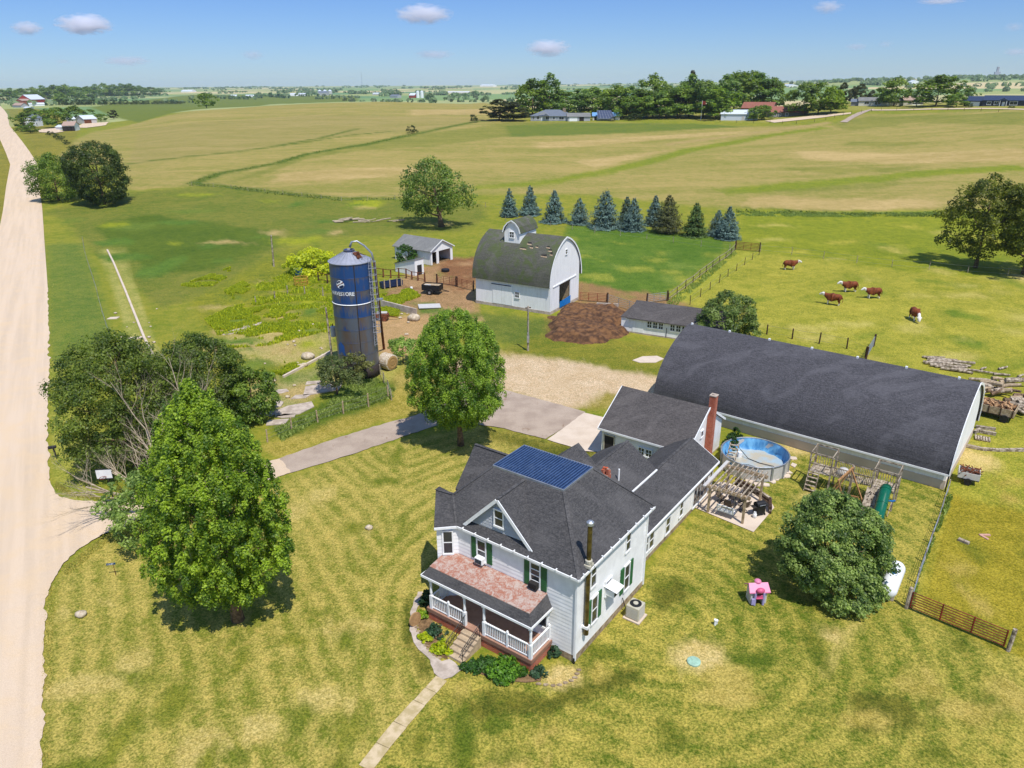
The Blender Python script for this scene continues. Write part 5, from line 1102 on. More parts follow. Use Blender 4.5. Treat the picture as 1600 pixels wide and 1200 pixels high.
def porch_swing():
    h=thing('porch_swing','white slatted porch swing hanging from the front pergola beam','swing',HW(1.35,19.05,.48),-HA)
    b=MB();b.box(-.62,.62,-.0,.48,-.04,0);b.build('seat',M['white'],h)
    b=MB();b.bar((-.62,-.02,.0),(-.62,-.12,.55),.05);b.bar((.62,-.02,.0),(.62,-.12,.55),.05);b.bar((-.65,-.12,.55),(.65,-.12,.55),.06);b.bar((-.65,-.03,.08),(.65,-.03,.08),.05)
    for k in range(11):
        x=-.55+k*.11;b.bar((x,-.03,.08),(x,-.12,.55),.045,.02)
    b.build('backrest',M['white'],h)
    for s in(-1,1):
        b=MB();b.bar((s*.62,-.06,.25),(s*.62,.48,.25),.06,.03);b.bar((s*.62,.46,0),(s*.62,.46,.25),.05);b.build('armrest',M['white'],h);b=MB();b.tube([(s*.6,.2,.26),(s*.55,0,1.65)],.012,4);b.build('chain',M['galv'],h)
porch_swing()
def patio_chair(loc,rz,label,src=[None]):
    if src[0] is None:
        h=thing('patio_chair',label,'chair',loc,rz,'swivel chairs on the patio');src[0]=h
        b=MB();b.box(-.26,.26,-.25,.25,.4,.45);b.build('seat',M['sling'],h)
        b=MB();b.slab([(-.26,-.25,.45),(.26,-.25,.45),(.26,-.42,1.02),(-.26,-.42,1.02)],.04,(0,1,0));b.build('backrest',M['sling'],h)
        for s in(-1,1):
            b=MB();b.tube([(s*.3,-.28,.62),(s*.3,.22,.64),(s*.3,.26,.42)],.022,6);b.tube([(s*.3,-.26,.42),(s*.29,-.45,1.05)],.022,6);b.build('armrest',M['bronze'],h)
        b=MB();b.tube([(0,0,.06),(0,0,.4)],.035,8);b.tube([(.3*math.cos(a),.3*math.sin(a),.03) for a in np.linspace(0,6.283,17)],.022,5);b.tube([(-.3,0,.03),(.3,0,.03)],.02,5);b.tube([(0,-.3,.03),(0,.3,.03)],.02,5);b.build('swivel_base',M['bronze'],h);return h
    return again(src[0],loc,rz,None,label)
M['sling']=plain('brown_sling_fabric',sr(120,104,86),.8,sc=20);M['bronze']=plain('bronze_chair_frame',sr(80,70,60),.45,.4)
for x,y,r,lb in((.3,21.05,-1.9,'brown swivel patio chair nearest the house wall'),(1.2,20.3,-.1,'brown swivel patio chair behind the white swing'),(2.15,20.7,1.1,'brown swivel patio chair beside the black grill'),(1.6,21.95,2.7,'brown swivel patio chair on the pool side of the table')):patio_chair(HW(x,y,.03),-HA+r,lb)
def patio_table():
    h=thing('patio_table','round glass-topped patio table under the pergola','table',HW(1.3,21.15,.03),-HA);b=MB();b.lathe([(.5,.68),(.52,.7),(.5,.72)],24);b.build('tabletop',M['bronze'],h)
    for k in range(4):
        a=k*math.pi/2+.6;b=MB();b.tube([(.2*math.cos(a),.2*math.sin(a),.68),(.38*math.cos(a),.38*math.sin(a),0)],.022,6);b.build('leg',M['bronze'],h)
patio_table()
def grill():
    h=thing('gas_grill','black gas grill at the outer edge of the patio','grill',HW(3.25,20.95,.03),-HA+R_(55))
    b=MB();b.box(-.35,.35,-.28,.28,.15,.8);b.build('cart',M['black'],h,bevel=.02)
    V=[(x,.3*math.cos(a),.82+.32*math.sin(a)) for x in(-.36,.36) for a in np.linspace(0,math.pi,9)];b=MB();b.add(V,[(k,k+1,k+10,k+9) for k in range(8)]+[tuple(range(9)),tuple(range(17,8,-1)),(0,9,17,8)]);b.build('lid',M['black'],h)
    for s in(-1,1):
        b=MB();b.box(s*.37 if s>0 else -.68,.68 if s>0 else -.37,-.22,.22,.76,.8);b.build('side_shelf',M['dark'],h)
    b=MB();b.tube([(-.25,-.33,.95),(.25,-.33,.95)],.02,6);b.build('handle',M['galv'],h)
    for y in(-.2,.2):
        b=MB();b.lathe([(.09,-.02),(.09,.02)],12,(.38,y,.09),ax='x');b.build('wheel',M['black'],h)
grill()
def gas_bottle():
    h=thing('gas_bottle','small white propane bottle at the foot of the grill','gas bottle',HW(3.15,20.35,.03));b=MB();b.lathe([(.1,0),(.15,.06),(.15,.3),(.08,.4)],14);b.build('bottle',M['tank'],h,smooth=True);b=MB();b.lathe([(.1,.39),(.1,.48)],12,cap=False);b.build('collar',M['tank'],h)
gas_bottle()
def pool():
    c=g(1180,706,1.3);h=thing('swimming_pool','round above-ground pool with sagging blue liner, drained and murky','pool',(c.x,c.y,0));r=2.72
    b=MB();b.lathe([(r,0),(r,1.25)],40,cap=False);b.build('pool_wall',M['palegrey'],h,smooth=True)
    rn=random.Random(4);V=[];n=60
    for z,f in((1.25,.985),(.95,.965),(.6,.95),(.3,.9),(.12,.8)):
        for k in range(n):
            a=2*math.pi*k/n;w=f+(0 if z>1.2 else .035*math.sin(7*a+z*2)+.025*math.sin(13*a+z*5)+rn.uniform(-.012,.012));V.append((r*w*math.cos(a),r*w*math.sin(a),z))
    b=MB();b.add(V,[(i*n+k,i*n+(k+1)%n,(i+1)*n+(k+1)%n,(i+1)*n+k) for i in range(4) for k in range(n)]);b.build('liner',M['liner'],h,smooth=True)
    b=MB();b.lathe([(r*.93,.3),(.01,.31)],40,cap=False);b.build('murky_water',M['murk'],h)
    b=MB();P=[(r*1.01*math.cos(a),r*1.01*math.sin(a),1.28) for a in np.linspace(0,2*math.pi,41)];b.tube(P,.055,6);b.build('rim',M['galv'],h)
    for k in range(14):
        a=2*math.pi*k/14;b=MB();b.box(-.07,.07,-.05,.05,0,1.26);o=b.build('upright',M['galv'],h);o.location=(1.02*r*math.cos(a),1.02*r*math.sin(a),0);o.rotation_euler=(0,0,a+math.pi/2)
    b=MB();b.box(-1.05,-.75,.9,1.2,.3,.75);b.build('skimmer_box',M['white'],h)
    b=MB();b.tube([(-1.2,1.6,1.3),(-.3,.6,.36),(.4,-.2,.36),(1.4,-.9,.4)],.03,5);b.tube([(-2.,-.2,.35),(-.6,-.5,.36),(.6,-1.5,.36)],.02,5);b.build('hose',M['black'],h)
def liner():
    t=NT('blue_pool_liner');P=t.pos();n=t.noise(1.6,4,.6,vec=P,stretch=(1.5,1.5,.4),dist=.5);t.base(t.mix(t.ramp(n,.35,.65),sr(120,184,226,.85),sr(74,140,196,.8)));return t.set(.35)
M['liner']=liner();M['murk']=plain('murky_shallow_water',sr(176,196,204,.8),.25,sc=.9,c2=sr(196,184,158,.8),detail=6,spec=.5)
pool()
def pool_ladder():
    c=g(1143,722,0);h=thing('pool_steps','pale wooden lattice steps against the pool side by the house','steps',c,-HA+R_(8))
    for s in(-.35,.35):
        b=MB();b.bar((s,-.9,0),(s,.5,1.55),.09,.05);b.build('stringer',M['greywood'],h)
    for k in range(6):
        b=MB();f=(k+.5)/6;b.box(-.36,.36,-.9+1.4*f-.1,-.9+1.4*f+.1,1.55*f,1.55*f+.04);b.build('tread',M['greywood'],h)
pool_ladder()
# timber edge wall between patio and pool
def timbers():
    h=thing('timber_wall','low stacked timber wall between patio and pool','wall',HW(.6,24.2),-HA)
    rn=random.Random(8)
    for k in range(3):
        for (a,c) in (((-.4,.2),(1.6,-.5)),((1.5,-.45),(2.9,-1.3)),((2.8,-1.2),(3.3,-2.6))):
            b=MB();b.bar((a[0],a[1]+rn.uniform(-.05,.05),.1+k*.19),(c[0],c[1]+rn.uniform(-.05,.05),.1+k*.19),.2,.18);b.build('timber',M['greywood'] if (k+int(a[0]))%2 else M['darkwood'],h)
timbers()
def flag(i,px,py,w,d,rz,lab,grp,m='concrete'):
    rn=random.Random(i);p=g(px,py);n=rn.randint(4,6);b=MB();b.prism([(w/2*math.cos(a+.6)*rn.uniform(.9,1.35),d/2*math.sin(a+.6)*rn.uniform(.9,1.35)) for a in np.linspace(0,2*math.pi,n+1)[:-1]],-.05,.06)
    o=b.build('stepping_stone' if grp else 'stone_slab',M[m],None,bevel=.015);o.location=(p.x,p.y,.0);o.rotation_euler=(0,0,rz);tag(o,lab,'paving stone',grp)
for i,(px,py) in enumerate([(1238,716),(1240,727),(1231,737),(1219,745),(1222,736),(1206,752),(1194,757),(1213,748),(1182,757),(1172,752),(1229,744)]):flag(i,px,py,.75,.55,i,'flat tan paving stone round the pool edge','paving stones round the pool')
# ---- playset
def playset():
    h=thing('playset','large wooden playset with two towers, bridge and green tube slide','playset',HW(8.05,28.05),-HA);W=M['newwood'];W2=M['greywood'];X=[-3.1,-1.5,1.5,3.1];y0,y1=-.85,.85
    for x in X:
        for y in(y0,y1):
            b=MB();b.box(x-.055,x+.055,y-.055,y+.055,0,3.15);b.build('post',W2,h)
    for a,c,nm in((X[0],X[1],'tower_floor'),(X[2],X[3],'tower_floor')):
        b=MB()
        for k in range(9):
            xx=a+(c-a)*k/9;b.box(xx+.01,xx+(c-a)/9-.015,y0,y1,1.45,1.5)
        b.build(nm,M['greywood'],h)
        b=MB()
        for y in(y0,y1):b.bar((a-.05,y,3.1),(c+.05,y,3.1),.05,.11)
        for x in(a,c):b.bar((x,y0,3.1),(x,y1,3.1),.05,.11)
        b.build('tower_frame',W2,h)
        b=MB()
        for y in((y1,) if a==X[2] else(y0,y1)):
            b.bar((a,y,2.2),(c,y,2.2),.04,.09)
            if y==y1:
                for k in range(9):b.bar((a+(c-a)*(k+.5)/9,y,1.5),(a+(c-a)*(k+.5)/9,y,2.2),.05,.025)
        b.bar((X[3] if a==X[2] else X[0],y0,2.2),(X[3] if a==X[2] else X[0],y1,2.2),.04,.09);b.build('tower_rail',W2,h)
    b=MB()
    for k in range(20):
        xx=X[1]+(X[2]-X[1])*k/20;b.box(xx+.01,xx+.125,-.5,.75,1.40-.1*math.sin(math.pi*k/19),1.44-.1*math.sin(math.pi*k/19))
    b.build('bridge_deck',M['greywood'],h)
    for y in(-.5,.78):
        b=MB();b.bar((X[1],y,2.15),(X[2],y,2.15),.04,.08)
        for k in range(24):
            xx=X[1]+(X[2]-X[1])*(k+.5)/24;b.bar((xx,y,1.4),(xx,y,2.15),.05,.02)
        b.build('bridge_rail',W2,h)
    b=MB();b.lathe([(.5,0),(.47,.25),(.3,.55),(.0,.62)],16,(-.75,.1,1.42));b.build('canopy_dome',M['palegrey'],h,smooth=True)
    b=MB();b.box(-.08,.08,-.7,-.5,0,2.75);b.build('swing_post',W2,h)
    b=MB();b.bar((0,-.6,2.65),(-.45,-3.3,2.55),.12,.14);b.build('swing_beam',W,h)
    for a,c in(((-.45,-3.2,2.5),(.55,-3.2,0)),((-.45,-3.2,2.5),(-1.35,-3.2,0)),((-.05,-.9,2.55),(1.45,-1.6,0)),((-.05,-.9,2.55),(-1.2,-1.5,0))):
        b=MB();b.bar(a,c,.09);b.build('swing_leg',W,h)
    b=MB();b.bar((-.9,-1.75,.75),(.9,-1.6,.75),.08,.14);b.build('cross_brace',W,h)
    for y in(-1.6,-2.5):
        x=-.1+(y+.6)*.16
        for s in(-.2,.2):
            b=MB();b.tube([(x,y+s,2.5),(x+.02,y+s,.55)],.012,4);b.build('chain',M['galv'],h)
        b=MB();b.box(x-.1,x+.12,y-.22,y+.22,.5,.54);b.build('swing_seat',M['black'] if y>-2 else M['tank'],h)
    # ladder on the left tower, climbing wall and slide on the right tower
    b=MB();b.bar((-3.1,-1.5,0),(-3.1,-.85,1.5),.05,.1);b.bar((-2.3,-1.5,0),(-2.3,-.85,1.5),.05,.1)
    for k in range(5):
        f=(k+.6)/5;b.box(-3.12,-2.28,-1.5+.65*f-.1,-1.5+.65*f+.1,1.5*f-.04,1.5*f)
    b.build('ladder',M['greywood'],h)
    b=MB()
    for k in range(6):
        x=1.3+k*.14;b.bar((x,-2.3,.02),(x,-.85,1.5),.13,.03)
    cw=b.build('climbing_wall',M['greywood'],h);rn=random.Random(6);b=MB()
    for k in range(16):
        f=rn.uniform(.1,.95);x=1.3+rn.uniform(0,.7);p=Vector((x,-2.3+1.45*f,.04+1.48*f));b.blob((p.x,p.y-.03,p.z+.05),(.05,.04,.04),0,6)
    b.build('climbing_hold',M['darkwood'],cw)
    P=[(2.5,-.8,1.75),(2.5,-1.15,1.72),(2.52,-1.6,1.45),(2.56,-2.15,1.1),(2.6,-2.7,.75),(2.63,-3.2,.5),(2.64,-3.5,.46)]
    b=MB();b.tube(P,.4,20);sl=b.build('tube_slide',M['slide'],h,smooth=False)
    for pl in sl.data.polygons:pl.use_smooth=len(pl.vertices)==4
    for i in(1,3,5):
        b=MB();q=Vector(P[i]);t_=(Vector(P[i+1])-Vector(P[i-1])).normalized();b.tube([q-t_*.03,q+t_*.03],.425,20);b.build('slide_flange',M['slide'],sl)
    b=MB();b.tube([(2.9,-1.5,1.15),(3.15,-1.5,1.2),(3.3,-1.45,1.3)],.07,8);b.build('telescope',M['blue'],h)
    b=MB();b.bar((3.05,-.85,.9),(3.05,-1.9,.05),.05);b.build('brace',W2,h)
    b=MB();b.box(-.2,.25,0,.4,1.43,1.5);b.build('hatch',M['dark'],h)
playset()
def playhouse():
    p=g(1181,938);h=thing('toy_playhouse','pink and white plastic toy playhouse on the lawn','playhouse',p,R_(3));h.scale=(1.12,)*3
    b=MB();b.box(-.46,-.2,-.3,.35,0,.85);b.box(.2,.46,-.3,.35,0,.85);b.box(-.2,.2,.25,.35,0,.85);b.build('wall',M['palegrey'],h,bevel=.03)
    b=MB();b.slab([(-.6,-.42,.84),(.6,-.42,.84),(.55,.0,1.2),(-.55,.0,1.2)],.07);b.slab([(-.55,.0,1.2),(.55,.0,1.2),(.6,.46,.84),(-.6,.46,.84)],.07);b.build('roof',M['pink'],h,bevel=.03)
    b=MB();b.blob((0,-.42,.98),(.24,.16,.16),0,16);b.build('porch_arch',M['dpink'],h,smooth=True);b=MB();b.blob((0,.1,1.22),(.2,.2,.12),0,14);b.build('roof_bump',M['pink'],h,smooth=True)
    b=MB();b.box(-.2,.2,-.4,-.3,.5,.62);b.box(-.2,.2,-.46,-.3,.42,.5);b.build('counter',M['dpink'],h,bevel=.02)
    for s in(-1,1):
        b=MB();b.lathe([(.07,0),(.07,.8)],10,(s*.24,-.38,0));b.build('column',M['lilac'],h)
    b=MB();b.box(-.44,-.26,-.46,-.36,.05,.45);b.build('side_shelf',M['lilac'],h,bevel=.02)
playhouse()
def propane():
    h=thing('propane_tank','white propane tank half hidden by the round tree beside the red gate','tank',HW(13.0,17.1),-HA);r=.53;prof=[(.02,-1.75)]+[(r*math.sin(a),-1.3-.45*math.cos(a)) for a in np.linspace(.2,math.pi/2,7)]+[(r*math.sin(a),1.3-.45*math.cos(a)) for a in np.linspace(math.pi/2,math.pi-.2,7)]+[(.02,1.75)]
    b=MB();b.lathe(prof,24,(0,0,.85),ax='y');b.build('tank_body',M['tank'],h,smooth=True)
    b=MB();b.blob((0,0,1.42),(.2,.28,.14),0,12);b.build('valve_dome',M['blue'],h,smooth=True)
    for y in(-1.,1.):
        b=MB();b.box(-.4,.4,y-.12,y+.12,0,.42);b.build('saddle',M['gconcrete'],h)
propane()
def septic():
    h=thing('septic_cover','pale green round septic cover set in the lawn','cover',g(1084,1034,0));b=MB();b.lathe([(.38,-.05),(.38,.06),(.33,.09)],28);b.build('lid',plain('pale_green_plastic',sr(176,214,190),.5),h);b=MB()
    for k in range(6):b.bar((.06*math.cos(k),.06*math.sin(k),.095),(.3*math.cos(k*1.047),.3*math.sin(k*1.047),.095),.02,.012)
    b.build('rib',plain('pale_green_plastic',(0,0,0)),h)
septic()
def vents():
    for px,py,lb in((1117,976,'taller white vent pipe in the side lawn'),(1119.5,974,'shorter white vent pipe in the side lawn')):
        o=MB();o.tube([(0,0,-.1),(0,0,.35 if 'taller' in lb else .22)],.06,10);o.lathe([(.09,.3 if 'taller' in lb else .18),(.09,.38 if 'taller' in lb else .25)],10);q=o.build('lawn_vent',M['white']);q.location=g(px,py);tag(q,lb,'vent pipe')
vents()
# ---- planting by the porch
def plant(name,label,px,py,R,h,col,seed,n=26,per=26,ls=.16,group=None,cat='plant',loc=None):
    p=loc if loc is not None else g(px,py);o=thing(name,label,cat,p,0,group);V,Q,T=crown_arrays(h,0,R,'dome',n,per,ls,seed,col[0],col[1],.2,.12,.34);npmesh('foliage',V,Q,M['leaf'],o,T)
    b=MB()
    for k in range(3):b.tube([(0,0,-.05),(R*.3*math.cos(k*2.1),R*.3*math.sin(k*2.1),h*.6)],.02,4)
    b.build('stem',M['bark'],o);return o
YEL=(sr(206,214,34,.75),sr(158,184,28,.7));HOS=(sr(92,128,86,.6),sr(58,92,62,.58));GR2=(sr(112,158,44,.62),sr(62,106,30,.6))
plant('hosta_plant','yellow-green hosta nearest the porch steps',689,1018,.62,.5,YEL,70);plant('hosta_plant','yellow-green hosta beside the brown stone disc',664,1000,.45,.4,YEL,71);plant('hosta_plant','bushy yellow-green hosta at the left porch corner',660,965,.42,.5,(sr(176,200,40,.7),sr(120,160,34,.65)),72)
plant('perennial_plant','blue-green leafy plant between brick porch and yellow hostas',682,992,.7,.55,HOS,73,34);plant('shrub','dark shrub against the left end of the porch',668,945,.55,1.1,(sr(70,108,60,.55),sr(44,76,40,.52)),74,40,cat='shrub')
plant('perennial_plant','spreading low green plant right of the porch steps',738,1042,.7,.35,(sr(90,138,50,.7),sr(54,96,34,.62)),75,40);plant('perennial_plant','dark green ground cover between steps and porch shrub',762,1040,.7,.35,(sr(96,140,52,.7),sr(56,98,36,.62)),81,40);plant('shrub','leafy green shrub with broad leaves before the porch front',788,1052,.95,.75,(sr(128,176,52,.78),sr(60,106,30,.66)),76,60,34,.2,cat='shrub');plant('perennial_plant','low green plant at the right porch corner',815,1052,.4,.35,GR2,77)
plant('perennial_plant','blue-green iris clump just past the porch corner',843,1055,.5,.5,HOS,78);plant('perennial_plant','blue-green plant by the house corner downspout',866,1022,.5,.55,HOS,79);plant('perennial_plant','small yellow-green tuft by the porch edging',748,1045,.2,.2,YEL,80,10)
def stone_disc():
    o=MB();o.lathe([(.42,-.05),(.45,0),(.42,.05)],22,(0,0,.42),ax='y');q=o.build('stone_disc',M['stonedisc']);q.location=HW(-9.25,-2.95);q.rotation_euler=(R_(-8),0,-HA+1.45);tag(q,'flat brown stone disc standing upright by the porch corner','stone')
M['stonedisc']=plain('brown_stone',sr(186,146,100),.9,sc=4,bump=.02)
stone_disc()
def edging(pts,label):
    P=[g(*q) for q in pts];b=MB()
    for a,c in zip(P,P[1:]):
        t=(c-a);n=max(1,int(t.length/.3))
        for k in range(n):b.blob(tuple(a.lerp(c,(k+.5)/n)+Vector((0,0,.02))),(.16,.09,.07),.12,7,k)
    o=b.build('garden_edging',M['stone']);o['kind']='stuff';tag(o,label,'edging')
edging([(653,962),(650,978),(660,1002),(675,1022),(690,1030)],'curved stone edging of the left porch flower bed');edging([(836,1068),(870,1072),(897,1062),(906,1044)],'curved pale edging of the flower bed at the house corner')
sheet('flower_bed',G0((655,950),(652,975),(662,1002),(678,1024),(700,1030),(690,985),(672,965)),M['soil'],.012,.3,.05);sheet('flower_bed',G0((726,1046),(760,1056),(800,1066),(830,1066),(845,1064),(848,1040),(830,1056),(760,1030)),M['soil'],.012,.3,.05)
# ---- sign, mailbox, hoop
def house_sign():
    p=g(181,898.5);h=thing('house_number_sign','small blue house number sign on a thin post','sign',p,R_(12));b=MB();b.tube([(0,0,-.1),(0,0,.95)],.02,6);b.build('post',M['rust'],h)
    b=MB();b.box(-.42,.14,-.012,.012,.82,.97);b.build('sign_plate',plain('blue_sign',sr(36,84,126),.4),h)
    cu=bpy.data.curves.new('numbers','FONT');cu.body='1 0187';cu.size=.15;cu.extrude=.003;ob=bpy.data.objects.new('numbers',cu);COL.objects.link(ob);me=bpy.data.meshes.new_from_object(ob.evaluated_get(bpy.context.evaluated_depsgraph_get()));bpy.data.objects.remove(ob)
    me.materials.clear();me.materials.append(M['white']);o=bpy.data.objects.new('numbers',me);COL.objects.link(o);o.parent=h;o.location=(-.39,-.018,.845);o.rotation_euler=(math.pi/2,0,0)
house_sign()
def mailbox():
    h=thing('mailbox','dark mailbox leaning on a post at the road edge','mailbox',g(89,716),R_(20));b=MB();b.bar((0,0,-.1),(-.08,0,1.0),.12);b.build('post',M['black'],h)
    V=[(x,.13*math.cos(a),1.08+(.16*math.sin(a))) for x in(-.42,.16) for a in np.linspace(0,math.pi,9)]+[(x,s*.13,1.0) for x in(-.42,.16) for s in(1,-1)];b=MB();b.add(V,[(k,k+1,k+10,k+9) for k in range(8)]+[(18,)+tuple(range(9))+(19,),(20,)+tuple(range(9,18))+(21,),(18,0,9,20),(19,21,17,8),(18,20,21,19)]);b.build('box',M['black'],h);b=MB();b.box(-.45,-.425,-.12,.12,1.0,1.2);b.build('door',M['rust'],h)
mailbox()
def hoop():
    h=thing('basketball_hoop','white backboard and hoop on a pole beside the gravel drive','basketball hoop',g(176,797),R_(6));b=MB();b.tube([(0,.5,-.1),(0,.5,2.3),(0,.12,3.1)],.05,8);b.build('pole',M['black'],h)
    b=MB();b.box(-.55,.55,0,.04,2.75,3.5);b.build('backboard',M['white'],h);b=MB();b.bar((-.57,.02,2.73),(.57,.02,2.73),.06);b.bar((-.57,.02,3.52),(.57,.02,3.52),.06);b.build('board_frame',M['black'],h)
    b=MB();b.tube([(.23*math.cos(a),-.27+.23*math.sin(a),2.95) for a in np.linspace(0,6.283,17)],.02,5);b.build('rim',M['redgate'],h)
hoop()
# ---- fences
def fence(name,label,pts,n,ph=1.2,pr=.06,wires=3,pm='darkwood',cat='fence',boards=0,bm='wood',jit=.05,wm='galv'):
    """pts: ground points; n posts"""
    P=[Vector(p) for p in pts];L=[0]
    for a,c in zip(P,P[1:]):L.append(L[-1]+(c-a).length)
    def at(s):
        for i in range(len(P)-1):
            if s<=L[i+1]+1e-6:
                q=P[i].lerp(P[i+1],(s-L[i])/max(L[i+1]-L[i],1e-6));return Vector((q.x,q.y,float(ter(q.x,q.y))))
        return P[-1]
    o=P[0].copy();h=thing(name,label,cat,o);rn=random.Random(int(abs(o.x*7+o.y*3)));Q=[at(L[-1]*k/(n-1)) for k in range(n)];tops=[]
    for q in Q:
        b=MB();q=q-o;e=Vector((rn.uniform(-jit,jit),rn.uniform(-jit,jit),ph*rn.uniform(.9,1.1)));b.tube([q-Vector((0,0,.15)),q+e],[pr,pr*.85],6);b.build('post',M[pm],h);tops.append((q,e))
    if wires:
        b=MB()
        for w in range(wires):
            f=.25+.65*w/max(1,wires-1)
            for (q,e),(q2,e2) in zip(tops,tops[1:]):b.tube([q+e*f,(q+e*f).lerp(q2+e2*f,.5)-Vector((0,0,.03)),q2+e2*f],.012,3,cap=False)
        b.build('wire',M[wm],h)
    for w in range(boards):
        b=MB();f=.25+.7*w/max(1,boards-1)
        for (q,e),(q2,e2) in zip(tops,tops[1:]):b.bar(q+e*f,q2+e2*f,.04,.1)
        b.build('rail',M[bm],h)
    return h
def gate(name,label,a,c,hgt_=1.25,rails=6,m='redgate',posts='greywood',r=.03,cat='gate',stiles=3):
    a=Vector(a);c=Vector(c);h=thing(name,label,cat,a);d=c-a
    for z in np.linspace(.2,hgt_,rails):
        b=MB();b.tube([(0,0,z),(d.x,d.y,d.z+z)],r,6);b.build('rail',M[m],h)
    for k in range(stiles+1):
        q=d*(k/stiles);b=MB();b.bar((q.x,q.y,q.z+.15),(q.x,q.y,q.z+hgt_+.04),.07,.05);b.build('stile',M[m],h)
    if posts:
        for q in(-d.normalized()*.2,d+d.normalized()*.25):
            b=MB();b.tube([q+Vector((0,0,-.2)),q+Vector((.05,0,hgt_+.25))],.12,8);b.build('gate_post',M[posts],h)
    return h
gate('farm_gate','long red tubular gate near the right edge of the lawn',g(1421,952),g(1567,1013),1.25,7,'redgate','greywood',.032)
gate('farm_gate','red tubular gate beside the open end of the white barn',g(906,470),g(947,473),1.3,6,'redgate',None);gate('farm_gate','grey metal gate right of the red barn gate',g(950,474),g(1000,490),1.3,5,'galv','darkwood');gate('farm_gate','pale metal gate behind the long white shed',g(1012,474),g(1040,470),1.3,5,'galv','darkwood')
gate('farm_gate','rusty red gate at the top of the fenced lane',g(1150,390),g(1184,393),1.5,6,'rust','darkwood',.05);gate('farm_gate','grey metal gate leaning behind the big dark roof',g(1353,561),g(1364,542),1.3,5,'galv','darkwood')
gate('farm_gate','grey metal gate between black trailer and barn',g(684,443),g(712,447),1.3,5,'rust','darkwood');gate('farm_gate','rusty panel against the left end of the white barn',g(714,448),g(738,454),1.4,6,'rust','darkwood')
fence('wire_fence','weedy wire fence from the big barn corner to the red gate',G0((1480,770),(1460,830),(1440,890),(1421,948)),7,1.15,.06,4,'greywood');fence('post_fence','brown posts of the fence behind the big dark roof',G0((1198,522),(1228,528),(1276,536),(1326,545),(1352,558)),5,1.35,.1,2)
fence('board_fence','dark board fence along the lush paddock beside the lane',G0((1044,470),(1075,448),(1110,420),(1140,400),(1148,391)),11,1.3,.07,3,'darkwood',boards=2,bm='greywood');fence('lane_fence','thin post fence along the pasture side of the lane',G0((1078,476),(1110,452),(1140,430),(1172,408),(1186,398)),9,1.3,.06,2,'darkwood')
fence('pasture_fence','wire fence running across the back of the cattle pasture',G0((1188,393),(1217,395),(1270,402),(1380,416),(1440,420),(1575,431),(1640,438)),9,1.3,.06,2,'greywood')
fence('roadside_fence','thin pale wire fence beside the road ditch',G0((130,378),(132,392),(140,420),(150,450),(160,490),(172,528)),12,1.1,.04,2,'greywood');fence('yard_fence','wire fence with wooden posts above the asphalt drive',G0((418,690),(462,670),(500,658),(545,644),(588,632),(607,622)),6,1.3,.08,3,'wood')
fence('yard_fence','short weedy wire fence beside the hay bale',G0((594,585),(600,598),(608,612),(612,625)),4,1.2,.06,3,'greywood')
fence('corral_fence','brown corral boards between silo and white shed',G0((588,432),(610,434),(632,434),(650,438),(664,440)),8,1.5,.13,0,'rust',boards=2,bm='rust');fence('corral_fence','brown corral posts left of the silo top',G0((498,440),(515,443),(540,445),(560,448)),5,1.5,.12,0,'darkwood',boards=2,bm='rust')
fence('field_fence','thin wire fence between pasture and plowed field',GT((300,291),(345,293),(430,303),(540,314),(620,312),(700,312),(790,330)),16,1.2,.06,2,'greywood');fence('row_fence','wire fence below the windbreak spruces',G0((790,346),(850,352),(930,364),(1000,372),(1080,383),(1140,392)),10,1.2,.06,2,'greywood');fence('weed_fence','short row of old posts in the yellow weeds',G0((400,474),(428,468),(452,458),(505,462)),5,1.2,.09,0,'greywood')
fence('ridge_fence','wire fence before the ridge houses',GT((1100,190),(1200,192),(1240,194),(1280,190),(1330,178),(1380,172),(1460,172),(1560,175)),22,1.3,.1,1,'darkwood')
def pole(name,label,px,py,top,lean=(0,0),extra=None,r=.13):
    p=gt(px,py);h=thing(name,label,'pole',p);H=hgt(px,top,p);b=MB();b.tube([(0,0,-.3),(lean[0],lean[1],H)],[r,r*.75],8);b.build('pole_shaft',M['greywood'],h)
    if extra:extra(h,H)
    return h
def ex1(h,H):
    b=MB();b.bar((-.35,0,H-.25),(.35,0,H-.2),.1);b.build('crossarm',M['darkwood'],h);b=MB();b.box(-.14,.14,-.26,-.12,1.1,2.0);b.box(-.09,.09,-.24,-.12,2.1,2.4);b.build('meter_box',M['galv'],h);b=MB();b.tube([(.0,-.16,2.4),(.0,-.14,H-.3)],.04,5);b.build('conduit',M['galv'],h)
pole('utility_pole','short utility pole with meter boxes in front of the white barn',825,548,478,extra=ex1)
def ex2(h,H):
    b=MB();b.lathe([(.28,H-3.3),(.3,H-3.2),(.3,H-2.2),(.22,H-2.1)],14,(.42,-.1,0));b.build('transformer',M['palegrey'],h,smooth=False);b=MB();b.tube([(.42,-.1,H-2.1),(.42,-.1,H-1.8)],.06,6);b.bar((-.2,0,H-2.3),(.6,-.05,H-2.3),.1);b.build('insulator',M['rust'],h)
pole('utility_pole','utility pole carrying a pale transformer left of the silo',521,575,480,(-.15,0),extra=ex2);pole('power_pole','old grey pole in the pasture left of the yellow bush',428,416,367,(.2,0),r=.15)
